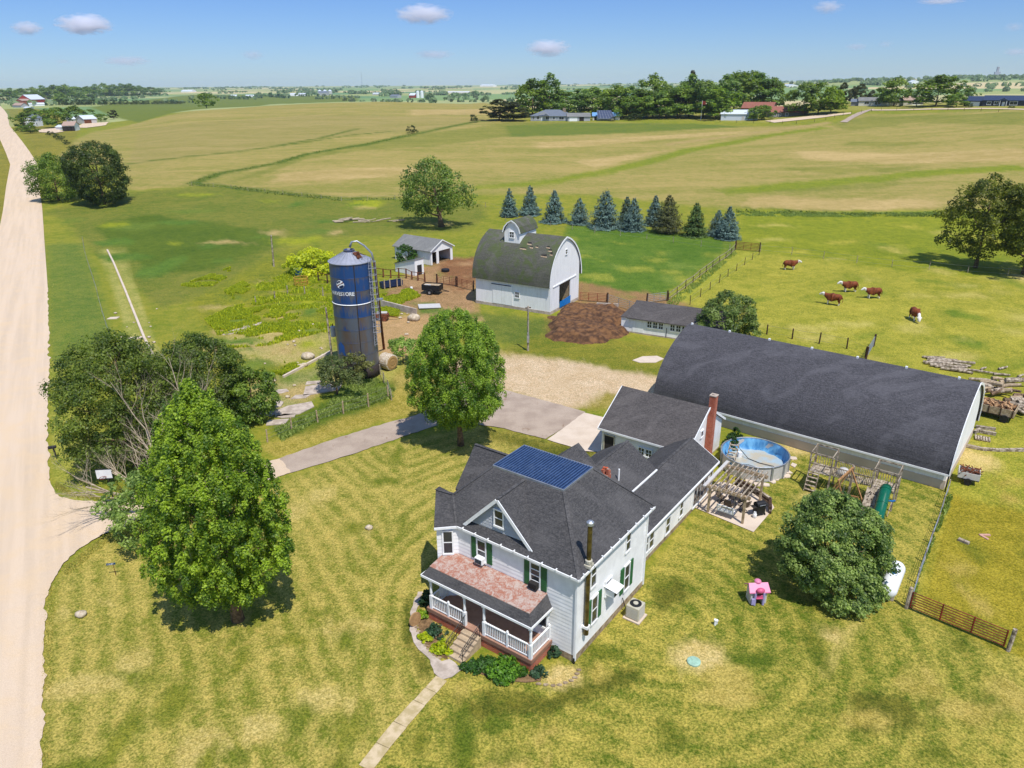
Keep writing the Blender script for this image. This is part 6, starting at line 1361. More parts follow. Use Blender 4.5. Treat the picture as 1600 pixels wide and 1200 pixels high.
# ---- farmyard things
def hay_bale():
    h=thing('hay_bale','round bale of pale hay lying beside the silo','bale',g(607,576),R_(-38));h.scale=(1.2,)*3;b=MB();b.lathe([(.66,-.62),(.76,-.56),(.78,0),(.76,.56),(.66,.62)],22,(0,0,.74),ax='x');b.build('bale',M['hay'],h,smooth=False)
    for s in(-1,1):
        b=MB();b.lathe([(.66,s*.62),(.5,s*.66),(.36,s*.63),(.2,s*.66),(.02,s*.64)],20,(0,0,.74),ax='x',cap=False);b.build('bale_end',M['straw'],h)
M['hay']=plain('weathered_hay',sr(236,226,208),.95,sc=9,bump=.03,c2=sr(172,146,110));M['straw']=plain('brown_straw',sr(180,144,90),.95,sc=7,bump=.03)
hay_bale()
def trailer():
    a=g(662,459);c=g(689,461);rz=math.atan2(c.y-a.y,c.x-a.x);h=thing('dump_trailer','black two-wheeled stock trailer parked beside the white barn','trailer',a.lerp(c,.5)+Vector((0,.6,0)),rz);L=2.9;W=1.7
    b=MB();b.box(-L/2,L/2,-W/2,W/2,.62,.7);b.build('bed',M['black'],h)
    for y in(-W/2,W/2-.05):
        b=MB();b.box(-L/2,L/2,y,y+.05,.7,1.5);b.build('side_panel',M['black'],h)
    for x in(-L/2,L/2-.05):
        b=MB();b.box(x,x+.05,-W/2,W/2,.7,1.5);b.build('end_panel',M['black'],h)
    b=MB();b.box(-L/2+.06,L/2-.06,-W/2+.06,W/2-.06,.72,1.35);b.build('load',M['wood'],h)
    for y in(-W/2-.12,W/2+.12):
        b=MB();b.lathe([(.2,-.1),(.36,-.1),(.36,.1),(.2,.1)],18,(-.1,y,.36),ax='y');w=b.build('wheel',M['black'],h);b=MB();b.lathe([(.2,-.105),(.2,.105)],14,(-.1,y,.36),ax='y');b.build('rim',M['galv'],w)
        b=MB();b.tube([(-.1+.5*math.cos(q),y,.36+.5*math.sin(q)) for q in np.linspace(0,math.pi,9)],.06,5);b.build('mudguard',M['black'],h)
    b=MB();b.bar((L/2,-.4,.6),(L/2+1.3,0,.5),.08);b.bar((L/2,.4,.6),(L/2+1.3,0,.5),.08);b.build('drawbar',M['black'],h)
    b=MB();b.box(-.9,.1,-W/2-.02,-W/2+.05,1.5,1.6);b.build('white_panel',M['white'],h)
trailer()
def trough():
    a=g(598,452);c=g(630,447);rz=math.atan2(c.y-a.y,c.x-a.x);L=(c-a).length;h=thing('feed_bunk','dark blue feed bunk in front of the corral boards','trough',a,rz);b=MB();b.box(0,L,0,.08,.2,1.0);b.box(0,L,1.1,1.18,.2,1.0);b.box(0,L,0.08,1.1,.2,.3);b.box(0,.08,.08,1.1,.3,1.);b.box(L-.08,L,.08,1.1,.3,1.);b.build('trough_body',M['navy'],h)
    for x in(.3,L*.35,L*.7,L-.3):
        b=MB();b.box(x-.08,x+.08,-.14,-.01,0,1.5);b.build('post',M['wood'],h)
trough()
def feeder():
    h=thing('bale_feeder','yellow round bale feeder ring among the weeds','feeder',g(471,445));
    for z in(.15,.7,1.2):
        b=MB();b.tube([(1.1*math.cos(a),1.1*math.sin(a),z) for a in np.linspace(0,6.283,25)],.06,5);b.build('ring',M['yellow'],h)
    for k in range(14):
        a=k*.4488;b=MB();b.tube([(1.1*math.cos(a),1.1*math.sin(a),0),(1.1*math.cos(a+.15),1.1*math.sin(a+.15),1.2)],.045,5);b.build('bar',M['yellow'],h)
M['yellow']=plain('yellow_ochre_paint',sr(206,160,66),.6,var=.2)
feeder()
def barrel(label,px,py,m,r=.42,hh=.9,name='barrel',cat='barrel'):
    o=MB();o.lathe([(r*.9,0),(r,.06),(r*1.02,hh*.5),(r,hh-.06),(r*.85,hh)],16);q=o.build(name,M[m]);q.location=gt(px,py);tag(q,label,cat);return q
barrel('light blue barrel behind the yellow bale feeder','x' and 468,430,'blue',.7,1.2);barrel('small white bucket on the grass left of the trailer',643,452,'white',.2,.4,'bucket','bucket')
barrel('black rubber tub on the bare dirt by the small shed',696,424,'black',.7,.45,'rubber_tub','tub')
def calfpen():
    p=g(652,424);h=thing('feed_cart','dark hooded feed cart beside the lean-to shelter','cart',p);b=MB();b.box(-.6,.6,-.4,.4,.35,1.0);b.build('body',M['black'],h,bevel=.08)
    for s in(-1,1):
        b=MB();b.lathe([(.28,-.05),(.28,.05)],12,(0,s*.46,.28),ax='y');b.build('wheel',M['black'],h)
calfpen()
def wallx(name,label,a,c,t,hh,m='gconcrete',cat='wall'):
    a=Vector(a);c=Vector(c);b=MB();b.bar((0,0,hh/2-.05),(c.x-a.x,c.y-a.y,hh/2-.05),t,hh+.1);o=b.build(name,M[m],bevel=.02);o.location=a;tag(o,label,cat);return o
wallx('concrete_wall','low concrete wall right of the silo',g(596,478),g(651,492),.25,.9);wallx('concrete_bunk','low concrete trough wall at the barn manure heap',g(932,480),g(966,482),.2,.7)
def curb():
    P=G0((168,392),(178,412),(196,455),(214,500),(226,530),(242,562));h=thing('concrete_curb','long pale concrete curb running through the roadside grass','curb',P[0])
    for a,c in zip(P,P[1:]):
        b=MB();b.bar(a-P[0]+Vector((0,0,.12)),c-P[0]+Vector((0,0,.12)),.28,.34);b.build('curb_section',M['concrete'],h)
curb();wallx('concrete_curb','pale curb slanting towards the silo foot',g(443,590),g(518,550),.25,.25,'concrete','curb')
SL='broken concrete slabs near the silo'
for i,(px,py,w,d,r) in enumerate([(505,607,5.5,3.2,.5),(458,640,4.2,2.2,.6),(432,660,2.4,1.4,.3),(428,632,2.2,1.6,.9),(470,620,2.,1.2,.2),(438,612,1.6,1.2,.4),(372,517,4.5,1.4,.9),(395,508,3.,1.1,.7),(490,598,2.,1.,.3),(448,650,2.,1.,.1),(415,648,1.6,1.1,.5)]):flag(100+i,px,py,w,d,r,'flat broken concrete slab lying near the silo',SL,'gconcrete')
flag(120,1014,562,3.6,1.9,.35,'pale square concrete slab in the grass before the long shed',None,'concrete');flag(121,178,497,1.6,1.2,.2,'pale slab beside the long roadside curb',None,'concrete');flag(122,212,528,1.8,1.1,.2,'pale slab where the roadside curb meets the trees',None,'concrete')
def rock(i,px,py,r,label,group=None):
    o=MB();o.blob((0,0,r*.35),(r,r*.8,r*.6),.12,12,i);q=o.build('boulder',M['rock'],smooth=True);q.location=gt(px,py);tag(q,label,'rock',group)
M['rock']=plain('pale_limestone',sr(222,206,182),.9,sc=3,bump=.03,c2=sr(182,164,136))
rock(1,481,560,.8,'largest pale boulder left of the silo');rock(2,476,572,.4,'small pale rock below the largest boulder');rock(3,469,573,.35,'flat pale rock left of the small one');rock(4,647,500,.9,'pale boulder partly hidden behind the round maple');rock(5,465,568,.2,'tiny pale rock in the grass left of the boulders');rock(6,127,962,.35,'grey rock in the lawn beside the gravel road');rock(7,577,826,.3,'grey stump-like stone in the middle of the lawn')
rn=random.Random(31)
for i in range(34):
    px,py=rn.choice([(rn.uniform(405,520),rn.uniform(560,650)),(rn.uniform(600,690),rn.uniform(488,540)),(rn.uniform(170,250),rn.uniform(480,560)),(rn.uniform(430,530),rn.uniform(500,560))]);rock(200+i,px,py,rn.uniform(.1,.28),'small pale rubble stone lying in the rough ground near the silo and curb','rubble stones near the silo')
def implement():
    h=thing('rusty_implement','rusty red farm implement resting right of the silo','implement',g(592,500));b=MB();b.box(-1.2,1.4,-.5,.5,.35,.9);b.build('hopper',M['rust'],h,bevel=.05)
    for x in(-.8,.9):
        b=MB();b.lathe([(.4,-.06),(.4,.06)],14,(x,-.6,.4),ax='y');b.build('wheel',M['rust'],h)
    b=MB();b.bar((1.4,0,.5),(2.6,.1,.35),.1);b.build('drawbar',M['rust'],h);b=MB();b.box(-.2,1.2,-.2,.35,.9,1.15);b.build('white_sacks',M['palegrey'],h,bevel=.08)
implement()
o=MB().box(-1.6,1.6,-.9,.9,.1,.25).build('white_sheet',M['palegrey'],bevel=.04);o.location=g(671,480);o.rotation_euler=(.04,.03,.2);tag(o,'white flat panel lying on the bare yard','panel')
def mound(name,label,cat,poly,H,m,seed=1,cell=.5,loose=0):
    xs=[p.x for p in poly];ys=[p.y for p in poly];cx=sum(xs)/len(xs);cy=sum(ys)/len(ys);nx=90;ny=90;X,Y=np.meshgrid(np.linspace(min(xs)-2,max(xs)+2,nx),np.linspace(min(ys)-2,max(ys)+2,ny));x=X.ravel();y=Y.ravel()
    ins=pip([(p.x,p.y) for p in poly],x+(fbm(x/1.6,y/1.6,50,3)-.5)*4.5,y+(fbm(x/1.6,y/1.6,60,3)-.5)*4.5).reshape(ny,nx).astype(float)
    for _ in range(9):ins=(ins+np.roll(ins,1,0)+np.roll(ins,-1,0)+np.roll(ins,1,1)+np.roll(ins,-1,1))/5
    z=ins.ravel()*H*(.35+.9*fbm(x/1.3,y/1.3,seed,4))+(fbm(x/.7,y/.7,seed+9,3)-.5)*.3*ins.ravel();z=np.where(ins.ravel()<.05,-.2,z-.05)
    V=np.stack([x-cx,y-cy,z],1);i=np.arange(ny-1)[:,None]*nx+np.arange(nx-1)[None];i=i.ravel();Q=np.stack([i,i+1,i+nx+1,i+nx],1);o=npmesh(name,V,Q,m);o.location=(cx,cy,0);tag(o,label,cat);return o
M['manure']=plain('brown_manure',sr(134,96,62),.98,sc=1.3,c2=sr(80,56,40),detail=10,bump=.02,lohi=(.34,.64))
mound('manure_heap','wide brown manure heap between white barn and long shed','heap',G0((866,522),(858,505),(868,492),(905,476),(960,482),(974,500),(964,522),(910,536)),1.0,M['manure'],3)
# ---- logs and scrap on the right
def log(label,a,c,r,group=None,m='greywood',name='log'):
    a=Vector(a);c=Vector(c);rn=random.Random(int(abs(a.x*100)));d=c-a;b=MB();b.tube([Vector((0,0,r)),d*.5+Vector((rn.uniform(-.1,.1),rn.uniform(-.1,.1),r*1.1)),d+Vector((0,0,r*.9))],[r,r*.92,r*.75],8);q=b.build(name,M[m]);q.location=a;tag(q,label,'log',group)
LGp='grey logs and poles behind the big barn';rn=random.Random(12)
for i in range(16):
    px=rn.uniform(1440,1515);py=560+(px-1440)*.42+rn.uniform(-6,8);p=g(px,py);a=R_(rn.uniform(-35,0));L=rn.uniform(1.5,4.5);log('grey weathered log in the loose pile behind the big barn',p,p+Vector((math.cos(a)*L,math.sin(a)*L,rn.uniform(0,.2))),rn.uniform(.08,.2),LGp)
LG2='brown split logs heaped at the right edge'
for i in range(34):
    px=rn.uniform(1530,1598);py=rn.uniform(604,650) if px>1565 else rn.uniform(600,622);p=g(px,py,0);a=R_(rn.uniform(-60,20));L=rn.uniform(.8,2.6);log('brown log in the tumbled heap around the loaded wagon',p+Vector((0,0,rn.uniform(0,.6))),p+Vector((math.cos(a)*L,math.sin(a)*L,rn.uniform(0,.7))),rn.uniform(.12,.3),LG2,['wood','greywood','bark'][i%3])
for px,py,L,a,lb in((1560,578,1.4,.4,'short weathered log alone in the pasture grass, nearest the top'),(1552,586,1.6,-.3,'thin pale log in the grass left of the log heap'),(1590,590,1.,.5,'short stump lying at the right edge above the heap'),(1532,580,1.2,.6,'pale stick in the pasture grass above the log heap')):
    p=g(px,py);log(lb,p,p+Vector((L*math.cos(a),L*math.sin(a),.05)),.13)
P=G0((1507,697),(1535,703),(1560,705),(1605,704));h=thing('timber_edging','long pale timbers edging the grass by the barn end','timber',P[0])
for a,c in zip(P,P[1:]):MB().bar(a-P[0]+Vector((0,0,.1)),c-P[0]+Vector((0,0,.1)),.25,.25).build('timber',M['greywood'],h)
def wagon():
    A_=g(1508,648);B_=g(1566,662);rz=math.atan2(B_.y-A_.y,B_.x-A_.x);L=4.2;W=2.1;h=thing('firewood_wagon','wooden wagon box heaped with split firewood','wagon',A_+Vector((.0,.6,0)),rz)
    b=MB();b.box(0,L,0,W,.55,.62);b.build('bed',M['darkwood'],h)
    for y in(0,W-.06):
        b=MB();b.box(0,L,y,y+.06,.62,1.3);b.build('side_board',M['wood'],h)
        b=MB()
        for k in range(5):b.box(.1+k*(L-.3)/4,.2+k*(L-.3)/4,y-.04 if y==0 else y+.06,y if y==0 else y+.1,.55,1.34)
        b.build('stake',M['darkwood'],h)
    for x in(0,L-.06):
        b=MB();b.box(x,x+.06,.06,W-.06,.62,1.3);b.build('end_board',M['wood'],h)
    rn=random.Random(3);b=MB()
    for k in range(150):
        x,y=rn.uniform(.25,L-.3),rn.uniform(.2,W-.25);z=.8+.55*rn.random()*(1-.3*abs(x/L-.5));a=rn.uniform(0,3.14);e=rn.uniform(-.5,.5);q=Vector((math.cos(a)*.2,math.sin(a)*.2,e*.2));c=Vector((x,y,z+.15));b.bar(c-q,c+q,rn.uniform(.1,.2),rn.uniform(.08,.16))
    o=b.build('firewood',M['firewood'],h);o['kind']='stuff'
    for x in(.7,L-.7):
        for y in(-.1,W+.1):
            b=MB();b.lathe([(.36,-.1),(.36,.1)],16,(x,y,.36),ax='y');b.build('wheel',M['black'],h)
M['firewood']=plain('split_firewood',sr(206,166,122),.9,sc=2.2,c2=sr(150,108,74),detail=2)
wagon()
def scrap_cart():
    h=thing('scrap_trailer','small grey trailer piled with scrap beside the barn end','trailer',g(1511,752),-HA+.1);b=MB();b.box(-.75,.75,-.6,.6,.4,.48);b.build('bed',M['black'],h)
    for x0,x1,y0,y1 in((-.75,.75,-.6,-.55),(-.75,.75,.55,.6),(-.75,-.7,-.55,.55),(.7,.75,-.55,.55)):
        b=MB();b.box(x0,x1,y0,y1,.48,1.0);b.build('side_panel',M['palegrey'],h)
    rn=random.Random(4);b=MB()
    for k in range(26):
        c=Vector((rn.uniform(-.6,.6),rn.uniform(-.45,.45),rn.uniform(.9,1.25)));q=Vector((rn.uniform(-.4,.4),rn.uniform(-.4,.4),rn.uniform(-.1,.25)));b.bar(c-q,c+q,.06)
    o=b.build('scrap',M['rust'],h);o['kind']='stuff'
    for y in(-.7,.7):
        b=MB();b.lathe([(.28,-.08),(.28,.08)],14,(0,y,.28),ax='y');b.build('wheel',M['black'],h)
scrap_cart()
def pallet(px,py,rz,label):
    h=thing('wooden_pallet',label,'pallet',g(px,py),rz)
    for k in range(6):
        b=MB();b.box(-.6+k*.21,-.46+k*.21,-.5,.5,.1,.125);b.build('slat',M['greywood'],h)
    for y in(-.46,0,.42):
        b=MB();b.box(-.6,.6,y,y+.05,0,.1);b.build('runner',M['wood'],h)
pallet(1535,686,-.5,'wooden pallet lying on the grass below the firewood wagon')
for i,(px,py,L,a,lb) in enumerate([(1524,668,1.6,-.4,'brown scrap timber nearest the wagon'),(1530,675,1.3,-.5,'brown scrap timber above the pallet'),(1522,677,1.1,.6,'short scrap timber touching the barn end')]):
    p=g(px,py);wallx('scrap_timber',lb,p,p+Vector((L*math.cos(a),L*math.sin(a),0)),.25,.25,'greywood','timber')
M['pinkboard']=plain('pinkish_board',sr(222,172,152),.8)
p=g(1497,843);wallx('loose_plank','grey plank lying in the right pasture',p,g(1514,850),.28,.14,'greywood','plank');wallx('pink_board','upper pinkish board lying in the right pasture',g(1530,836),g(1547,836),.18,.06,'pinkboard','plank');wallx('pink_board','lower pinkish board lying in the right pasture',g(1533,837),g(1544,843),.18,.06,'pinkboard','plank')

# fallen branches behind the small shed
LB='fallen grey branches in the pasture behind the small shed';rn=random.Random(21)
for i in range(14):
    px=rn.choice([rn.uniform(515,545),rn.uniform(546,580),rn.uniform(588,614)]);p=gt(px,rn.uniform(344,349));a=rn.uniform(-.5,.5);L=rn.uniform(1.5,4.5);log('grey fallen branch in the pasture behind the small shed',p,p+Vector((L*math.cos(a),L*math.sin(a)*.6,rn.uniform(0,.8))),rn.uniform(.08,.22),LB,'deadbark','fallen_branch')
# ---- cattle
def cow_mat():
    t=NT('red_white_hide');P=t.pos(True);x=axis(t,P,0);y=axis(t,P,1);z=axis(t,P,2);n=t.noise(3.,3,.6,vec=P)
    head=t.ramp(t.math('ADD',x,t.math('MULTIPLY',n,.25)),1.2,1.28);leg=t.ramp(t.math('ADD',z,t.math('MULTIPLY',n,.2)),.42,.36);belly=t.math('MULTIPLY',t.ramp(t.math('ADD',z,t.math('MULTIPLY',n,.2)),.72,.66),t.ramp(x,.0,.3))
    c=t.mix(t.ramp(n,.35,.7),sr(142,74,38),sr(108,52,28));f=t.math('MAXIMUM',t.math('MAXIMUM',head,leg),belly);t.base(t.mix(f,c,(.72,.68,.62)));return t.set(.7,0,.25)
M['hide']=cow_mat()
def cow(graze=False):
    h=thing('cow',None,None);me=bpy.data.meshes.new('body')
    V=[(-.98,0,1.1),(-.76,0,1.08),(-.35,0,1.02),(.1,0,1.0),(.5,0,1.04),(.8,0,1.14)]
    E=[(0,1),(1,2),(2,3),(3,4),(4,5)];R=[(.28,.32),(.38,.45),(.42,.5),(.43,.52),(.4,.5),(.29,.4)]
    if graze:V+=[(1.1,0,1.0),(1.35,0,.62),(1.5,0,.34),(1.56,0,.16)]
    else:V+=[(1.1,0,1.28),(1.32,0,1.38),(1.55,0,1.3),(1.78,0,1.16)]
    R+=[(.19,.25),(.15,.19),(.14,.16),(.09,.1)];E+=[(5,6),(6,7),(7,8),(8,9)]
    def add(parent,pts,rs):
        i=parent
        for p,r in zip(pts,rs):V.append(p);R.append((r,r));E.append((i,len(V)-1));i=len(V)-1
    for s in(-1,1):
        add(1,[(-.82,s*.22,.8),(-.72,s*.23,.62),(-.88,s*.23,.42),(-.84,s*.23,.1),(-.8,s*.23,.02)],[.19,.13,.075,.065,.075])
        add(4,[(.55,s*.2,.75),(.57,s*.21,.55),(.54,s*.21,.32),(.55,s*.21,.1),(.57,s*.21,.02)],[.17,.1,.075,.06,.075])
        k=8 if graze else 8;b=7
        add(b,[(V[7][0]+.02,s*.2,V[7][2]+.1),(V[7][0]-.0,s*.32,V[7][2]+.06)],[.06,.03])
    add(0,[(-1.2,0,1.0),(-1.24,0,.7),(-1.22,0,.45)],[.05,.03,.05])
    me.from_pydata(V,E,[]);o=bpy.data.objects.new('body',me);COL.objects.link(o);o.parent=h;me.materials.append(M['hide'])
    m=o.modifiers.new('Skin','SKIN');m.use_smooth_shade=True
    for i,sv in enumerate(me.skin_vertices[0].data):sv.radius=R[i];sv.use_root=(i==2)
    o.modifiers.new('Sub','SUBSURF').levels=1;o.modifiers['Sub'].render_levels=2
    dg=bpy.context.evaluated_depsgraph_get();nm=bpy.data.meshes.new_from_object(o.evaluated_get(dg));o.modifiers.clear();o.data=nm;nm.polygons.foreach_set('use_smooth',[True]*len(nm.polygons));nm.materials.clear();nm.materials.append(M['hide'])
    return h
c0=cow();c1=cow(True)
def face(px,py,qx,qy):
    a=g(px,py);b=g(qx,qy);return math.atan2(b.y-a.y,b.x-a.x)
used={}
for px,py,qx,qy,gz,lb in((1234,421,1248,421,0,'red and white cow farthest back, facing right'),(1326,456,1312,456,0,'red and white cow in the middle, standing behind the nearer left one'),(1363,466,1349,466,0,'red and white cow third from the left, right of the middle pair'),(1300,476,1286,474,0,'red and white cow in front at the left, facing left'),(1428,500,1436,506,1,'red and white cow alone at the right, head turned down')):
    src=c1 if gz else c0;o=src if src not in used else copy_tree(src);used[src]=1;o.location=g(px,py);o.rotation_euler=(0,0,face(px,py,qx,qy));sc_=RNG.uniform(1.02,1.16);o.scale=(sc_,sc_*RNG.uniform(.92,1.1),sc_);tag(o,lb,'cow','cattle in the pasture')
# ---- rough grass and weeds: nobody could count them
def blades(name,label,polys,n,h,col,seed,w=.25,spread=1.,cat='grass',terr=False):
    rng=np.random.default_rng(seed);P=[]
    for poly in polys:
        q=np.array([(p.x,p.y) for p in poly]);lo=q.min(0);hi=q.max(0);m=int(n/len(polys));x=rng.uniform(lo[0],hi[0],m*3);y=rng.uniform(lo[1],hi[1],m*3)
        k=pip([tuple(a) for a in q],x,y)&(fbm(x/2.2,y/2.2,seed,3)>.5-.12*spread);P.append(np.stack([x[k][:m],y[k][:m]],1))
    P=np.vstack(P);N=len(P);z=ter(P[:,0],P[:,1]);a=rng.uniform(0,6.28,N);hh=h*rng.uniform(.5,1.4,N);ww=w*rng.uniform(.6,1.3,N);dx=np.cos(a)*ww/2;dy=np.sin(a)*ww/2;lx=rng.normal(size=N)*hh*.35;ly=rng.normal(size=N)*hh*.35
    V=np.stack([np.stack([P[:,0]-dx,P[:,1]-dy,z-.03],1),np.stack([P[:,0]+dx,P[:,1]+dy,z-.03],1),np.stack([P[:,0]+dx*.3+lx,P[:,1]+dy*.3+ly,z+hh],1),np.stack([P[:,0]-dx*.8+lx*.7,P[:,1]-dy*.8+ly*.7,z+hh*.8],1)],1).reshape(-1,3)
    c=np.array(col[0])[None]*(1-(m_:=rng.uniform(0,1,(N,1))))+np.array(col[1])[None]*m_;o=npmesh(name,V,np.arange(N*4).reshape(-1,4),M['grassblade'],None,np.repeat(c*rng.uniform(.8,1.2,(N,1)),4,0));tag(o,label,cat,kind='stuff');return o
blades('yellow_weeds','bright yellow-green weeds massed around the silo and corral',[G0((395,470),(400,445),(455,424),(520,440),(520,520),(430,515),(380,500)),G0((410,575),(450,560),(470,575),(430,592)),G0((350,455),(380,440),(395,450),(365,468)),G0((330,505),(420,470),(500,520),(420,540),(350,545)),G0((590,462),(640,452),(660,462),(620,478),(596,476)),G0((275,448),(300,440),(360,418),(362,430),(330,448),(290,460)),G0((596,482),(625,478),(622,494),(600,496)),G0((455,418),(540,405),(560,425),(470,428)),G0((320,500),(360,480),(420,470),(400,500),(340,520))],110000,.24,(sr(206,208,40,.9),sr(122,150,40,.8)),81,.13,.5,'weeds')
blades('rough_grass','tall uncut grass along fences, ditch and silo yard',[G0((430,670),(500,645),(600,600),(620,610),(600,626),(500,655),(440,690)),G0((1040,474),(1148,392),(1152,396),(1052,482)),G0((1418,950),(1470,800),(1482,770),(1488,780),(1436,900),(1426,950)),G0((540,600),(590,592),(615,620),(560,640),(500,650)),G0((1150,334),(1470,338),(1470,342),(1150,340))],36000,.22,(sr(164,176,92,.9),sr(124,148,66,.84)),82,.15,1.2)
blades('verge_grass','ragged grass tufts along the gravel road edge',[[g(62,1200),g(76,1200),g(82,1000),g(92,905),g(76,915),g(66,1000)],G0((72,440),(84,440),(86,600),(84,740),(76,740),(75,600)),G0((95,890),(160,838),(300,800),(300,808),(165,850),(105,900)),G0((84,762),(110,776),(155,781),(250,764),(250,758),(155,776),(115,770),(88,752))],16000,.06,(sr(206,190,104,.9),sr(150,156,70,.84)),83,.07,2.)

blades('field_edge_grass','dark uncut grass along the fence lines between fields',[[Vector((q[0],q[1],0)) for q in strip(GT(*w),3.4)] for w in ([(300,287),(345,270),(430,255),(480,241),(560,228),(640,211)],[(300,289),(360,293),(430,302),(540,313),(620,311)],[(1150,330),(1300,334),(1470,337),(1640,338)])],6000,.32,(sr(136,146,70,.9),sr(98,118,54,.84)),87,.3,1.2)
# ------------------------------------------------------------------ farms and houses in the distance
M['slate']=plain('slate_blue_roof',sr(120,128,140),.7,sc=1,var=.15);M['redroofing']=plain('reddish_brown_roof',sr(164,104,88),.8,sc=1,var=.2);M['whiteroof']=plain('white_metal_roof',sr(225,232,240),.4,var=.06);M['bluemetal']=plain('dark_blue_metal_roof',sr(70,82,110),.4,.3,var=.1)
M['greywall']=plain('grey_house_siding',sr(186,186,190),.6,var=.06);M['darkwall']=plain('dark_grey_siding',sr(64,66,78),.6,var=.1);M['olivewall']=plain('olive_brown_siding',sr(120,116,98),.6,var=.1);M['creamwall']=plain('cream_siding',sr(232,226,210),.6,var=.05);M['redwall']=plain('red_barn_boards',sr(176,58,54),.7,var=.15);M['brickwall']=plain('brown_red_boards',sr(168,92,72),.7,var=.15);M['tanroof']=plain('tan_roof',sr(186,158,142),.8,var=.12);M['lightblue']=plain('pale_blue_roof',sr(120,170,220),.5,var=.1);M['garagegrey']=plain('weathered_grey_boards',sr(150,148,148),.7,var=.12)
def house(name,label,p0,p1,depth,wall,roof,wm,rm,rh=1.6,wins=(),doors=(),cat='house',hip=0.,group=None,loc=None,extra=None,ov=.4):
    """long front from picture point p0 to p1 (ground)"""
    a=gt(*p0);c=gt(*p1);L=math.hypot(c.x-a.x,c.y-a.y);rz=math.atan2(c.y-a.y,c.x-a.x);z=min(a.z,c.z);h=thing(name,label,cat,(a.x,a.y,z),rz,group)
    b=MB();W=depth
    if hip:b.box(0,L,0,W,-1,wall)
    else:b.slab([(0,0,-1),(0,W,-1),(0,W,wall),(0,W/2,wall+rh-.15),(0,0,wall)],L,(1,0,0))
    b.build('wall',M[wm],h);r=MB()
    if hip:
        A=[(-ov,-ov),(L+ov,-ov),(L+ov,W+ov),(-ov,W+ov)];u=(hip,W/2,wall+rh);v=(L-hip,W/2,wall+rh);q=[(x,y,wall) for x,y in A]
        r.slab([q[0],q[1],v,u],.15);r.slab([q[1],q[2],v],.15);r.slab([q[2],q[3],u,v],.15);r.slab([q[3],q[0],u],.15)
    else:gable(r,-ov,L+ov,-ov,W+ov,wall-.1,wall+rh,.18,'x')
    ro=r.build('roof',M[rm],h)
    for x,w,z0,hh in wins:window(h,(x*L,0,z0),(1,0,0),(0,-1,0),w,hh,2,1,sw=.14)
    for x,w,hh,m in doors:
        d=MB();d.box(x*L-w/2,x*L+w/2,-.06,-.01,0,hh);d.build('garage_door' if w>2 else 'door',M[m],h)
    if extra:extra(h,L,W,ro)
    return h
def gx(h,L,W,ro):
    b=MB();b.box(L*.78,L*.78+1.4,W*.45,W*.45+1,3.,6.4);b.build('chimney',M['stone'],ro);b=MB();b.slab([(L*.33,-1.2,2.5),(L*.52,-1.2,2.5),(L*.425,-1.2,3.9)],3.5,(0,1,0));b.build('porch_gable',M['slate'],h);b=MB();b.slab([(L*.2,-.3,3.1),(L*.5,-.3,3.1),(L*.35,-.3,4.9)],.2,(0,1,0));b.build('roof_gable',M['greywall'],h)
house('ranch_house','grey hip-roofed ranch house on the ridge before the dark wood',(829,189),(888,189),13,2.6,0,'greywall','slate',3.,((.08,1.2,.9,1.4),(.2,1.6,.9,1.5),(.45,1.8,.8,1.6),(.62,1.2,.9,1.4),(.82,2.6,.8,1.5)),((.3,1.,2.1,'white'),),hip=6.5,extra=gx)
house('garage','grey attached-looking garage with white door right of the grey ranch house',(887,189.5),(922,189),9,2.4,0,'greywall','greyshingle',1.6,(),((.25,4.2,2.2,'white'),(.62,2.4,2.2,'dark')),cat='garage')
def solar():
    a=gt(931,189);c=gt(962,189);L=(c-a).length;rz=math.atan2(c.y-a.y,c.x-a.x);h=thing('solar_array','large tilted solar panel array standing beside the grey garage','solar array',a,rz);b=MB();b.slab([(1,0,1.2),(L,0,1.2),(L-3.,3.4,5.2),(0,3.4,5.2)],.15);b.build('panel_frame',M['galv'],h)
    for i in range(6):
        for j in range(4):
            f=lambda u,v:Vector((1-v+u*(L-1-2*v),3.4*v,1.2+4*v))+Vector((0,-.04,.06));b=MB();u0,u1,v0,v1=(i+.04)/6,(i+.96)/6,(j+.04)/4,(j+.96)/4;b.slab([f(u0,v0),f(u1,v0),f(u1,v1),f(u0,v1)],.04);b.build('solar_panel',M['bluemetal'],h)
    for x in(2,L-3):
        b=MB();b.tube([(x,1.6,-.5),(x,1.6,3.)],.12,6);b.build('post',M['galv'],h)
solar()
house('garden_shed','small cream shed with pale blue roof behind the solar array',(926,188),(968,187.5),5,2.3,0,'creamwall','lightblue',1.6,(),((.1,1.2,2,'dark'),),cat='shed')
house('metal_shed','long white metal shed with white roof beside a round tree',(1126,188),(1184,187.5),9,3.2,0,'whiteroof','whiteroof',1.8,((.78,1.2,1.2,1.),),((.6,1.2,2.2,'palegrey'),),cat='shed')
house('red_roofed_house','brown house with long reddish roof behind garden trees',(1205,184),(1262,179),11,2.8,0,'olivewall','redroofing',2.6,((.1,1.2,.9,1.4),(.22,1.2,.9,1.4),(.42,1.2,.9,1.4)),())
house('red_roofed_wing','lower wing with reddish roof rising behind the white metal shed',(1158,178),(1206,177),11,3.2,0,'olivewall','redroofing',3.,cat='house')
house('white_house','long low white ranch house behind the bright green tree',(1341,165.5),(1416,164.5),9,2.8,0,'creamwall','greyshingle',1.7,((.17,2.4,.9,1.3),(.37,1.4,.7,1.7),(.43,1.4,.7,1.7)),((.62,1.,2.1,'white'),))
house('garage','cream garage with tan roof right of the white ranch house',(1411,165),(1442,164),9,2.9,0,'creamwall','tanroof',2.1,((.3,1.8,1.,1.2),),((.65,3.6,2.3,'white'),),cat='garage')
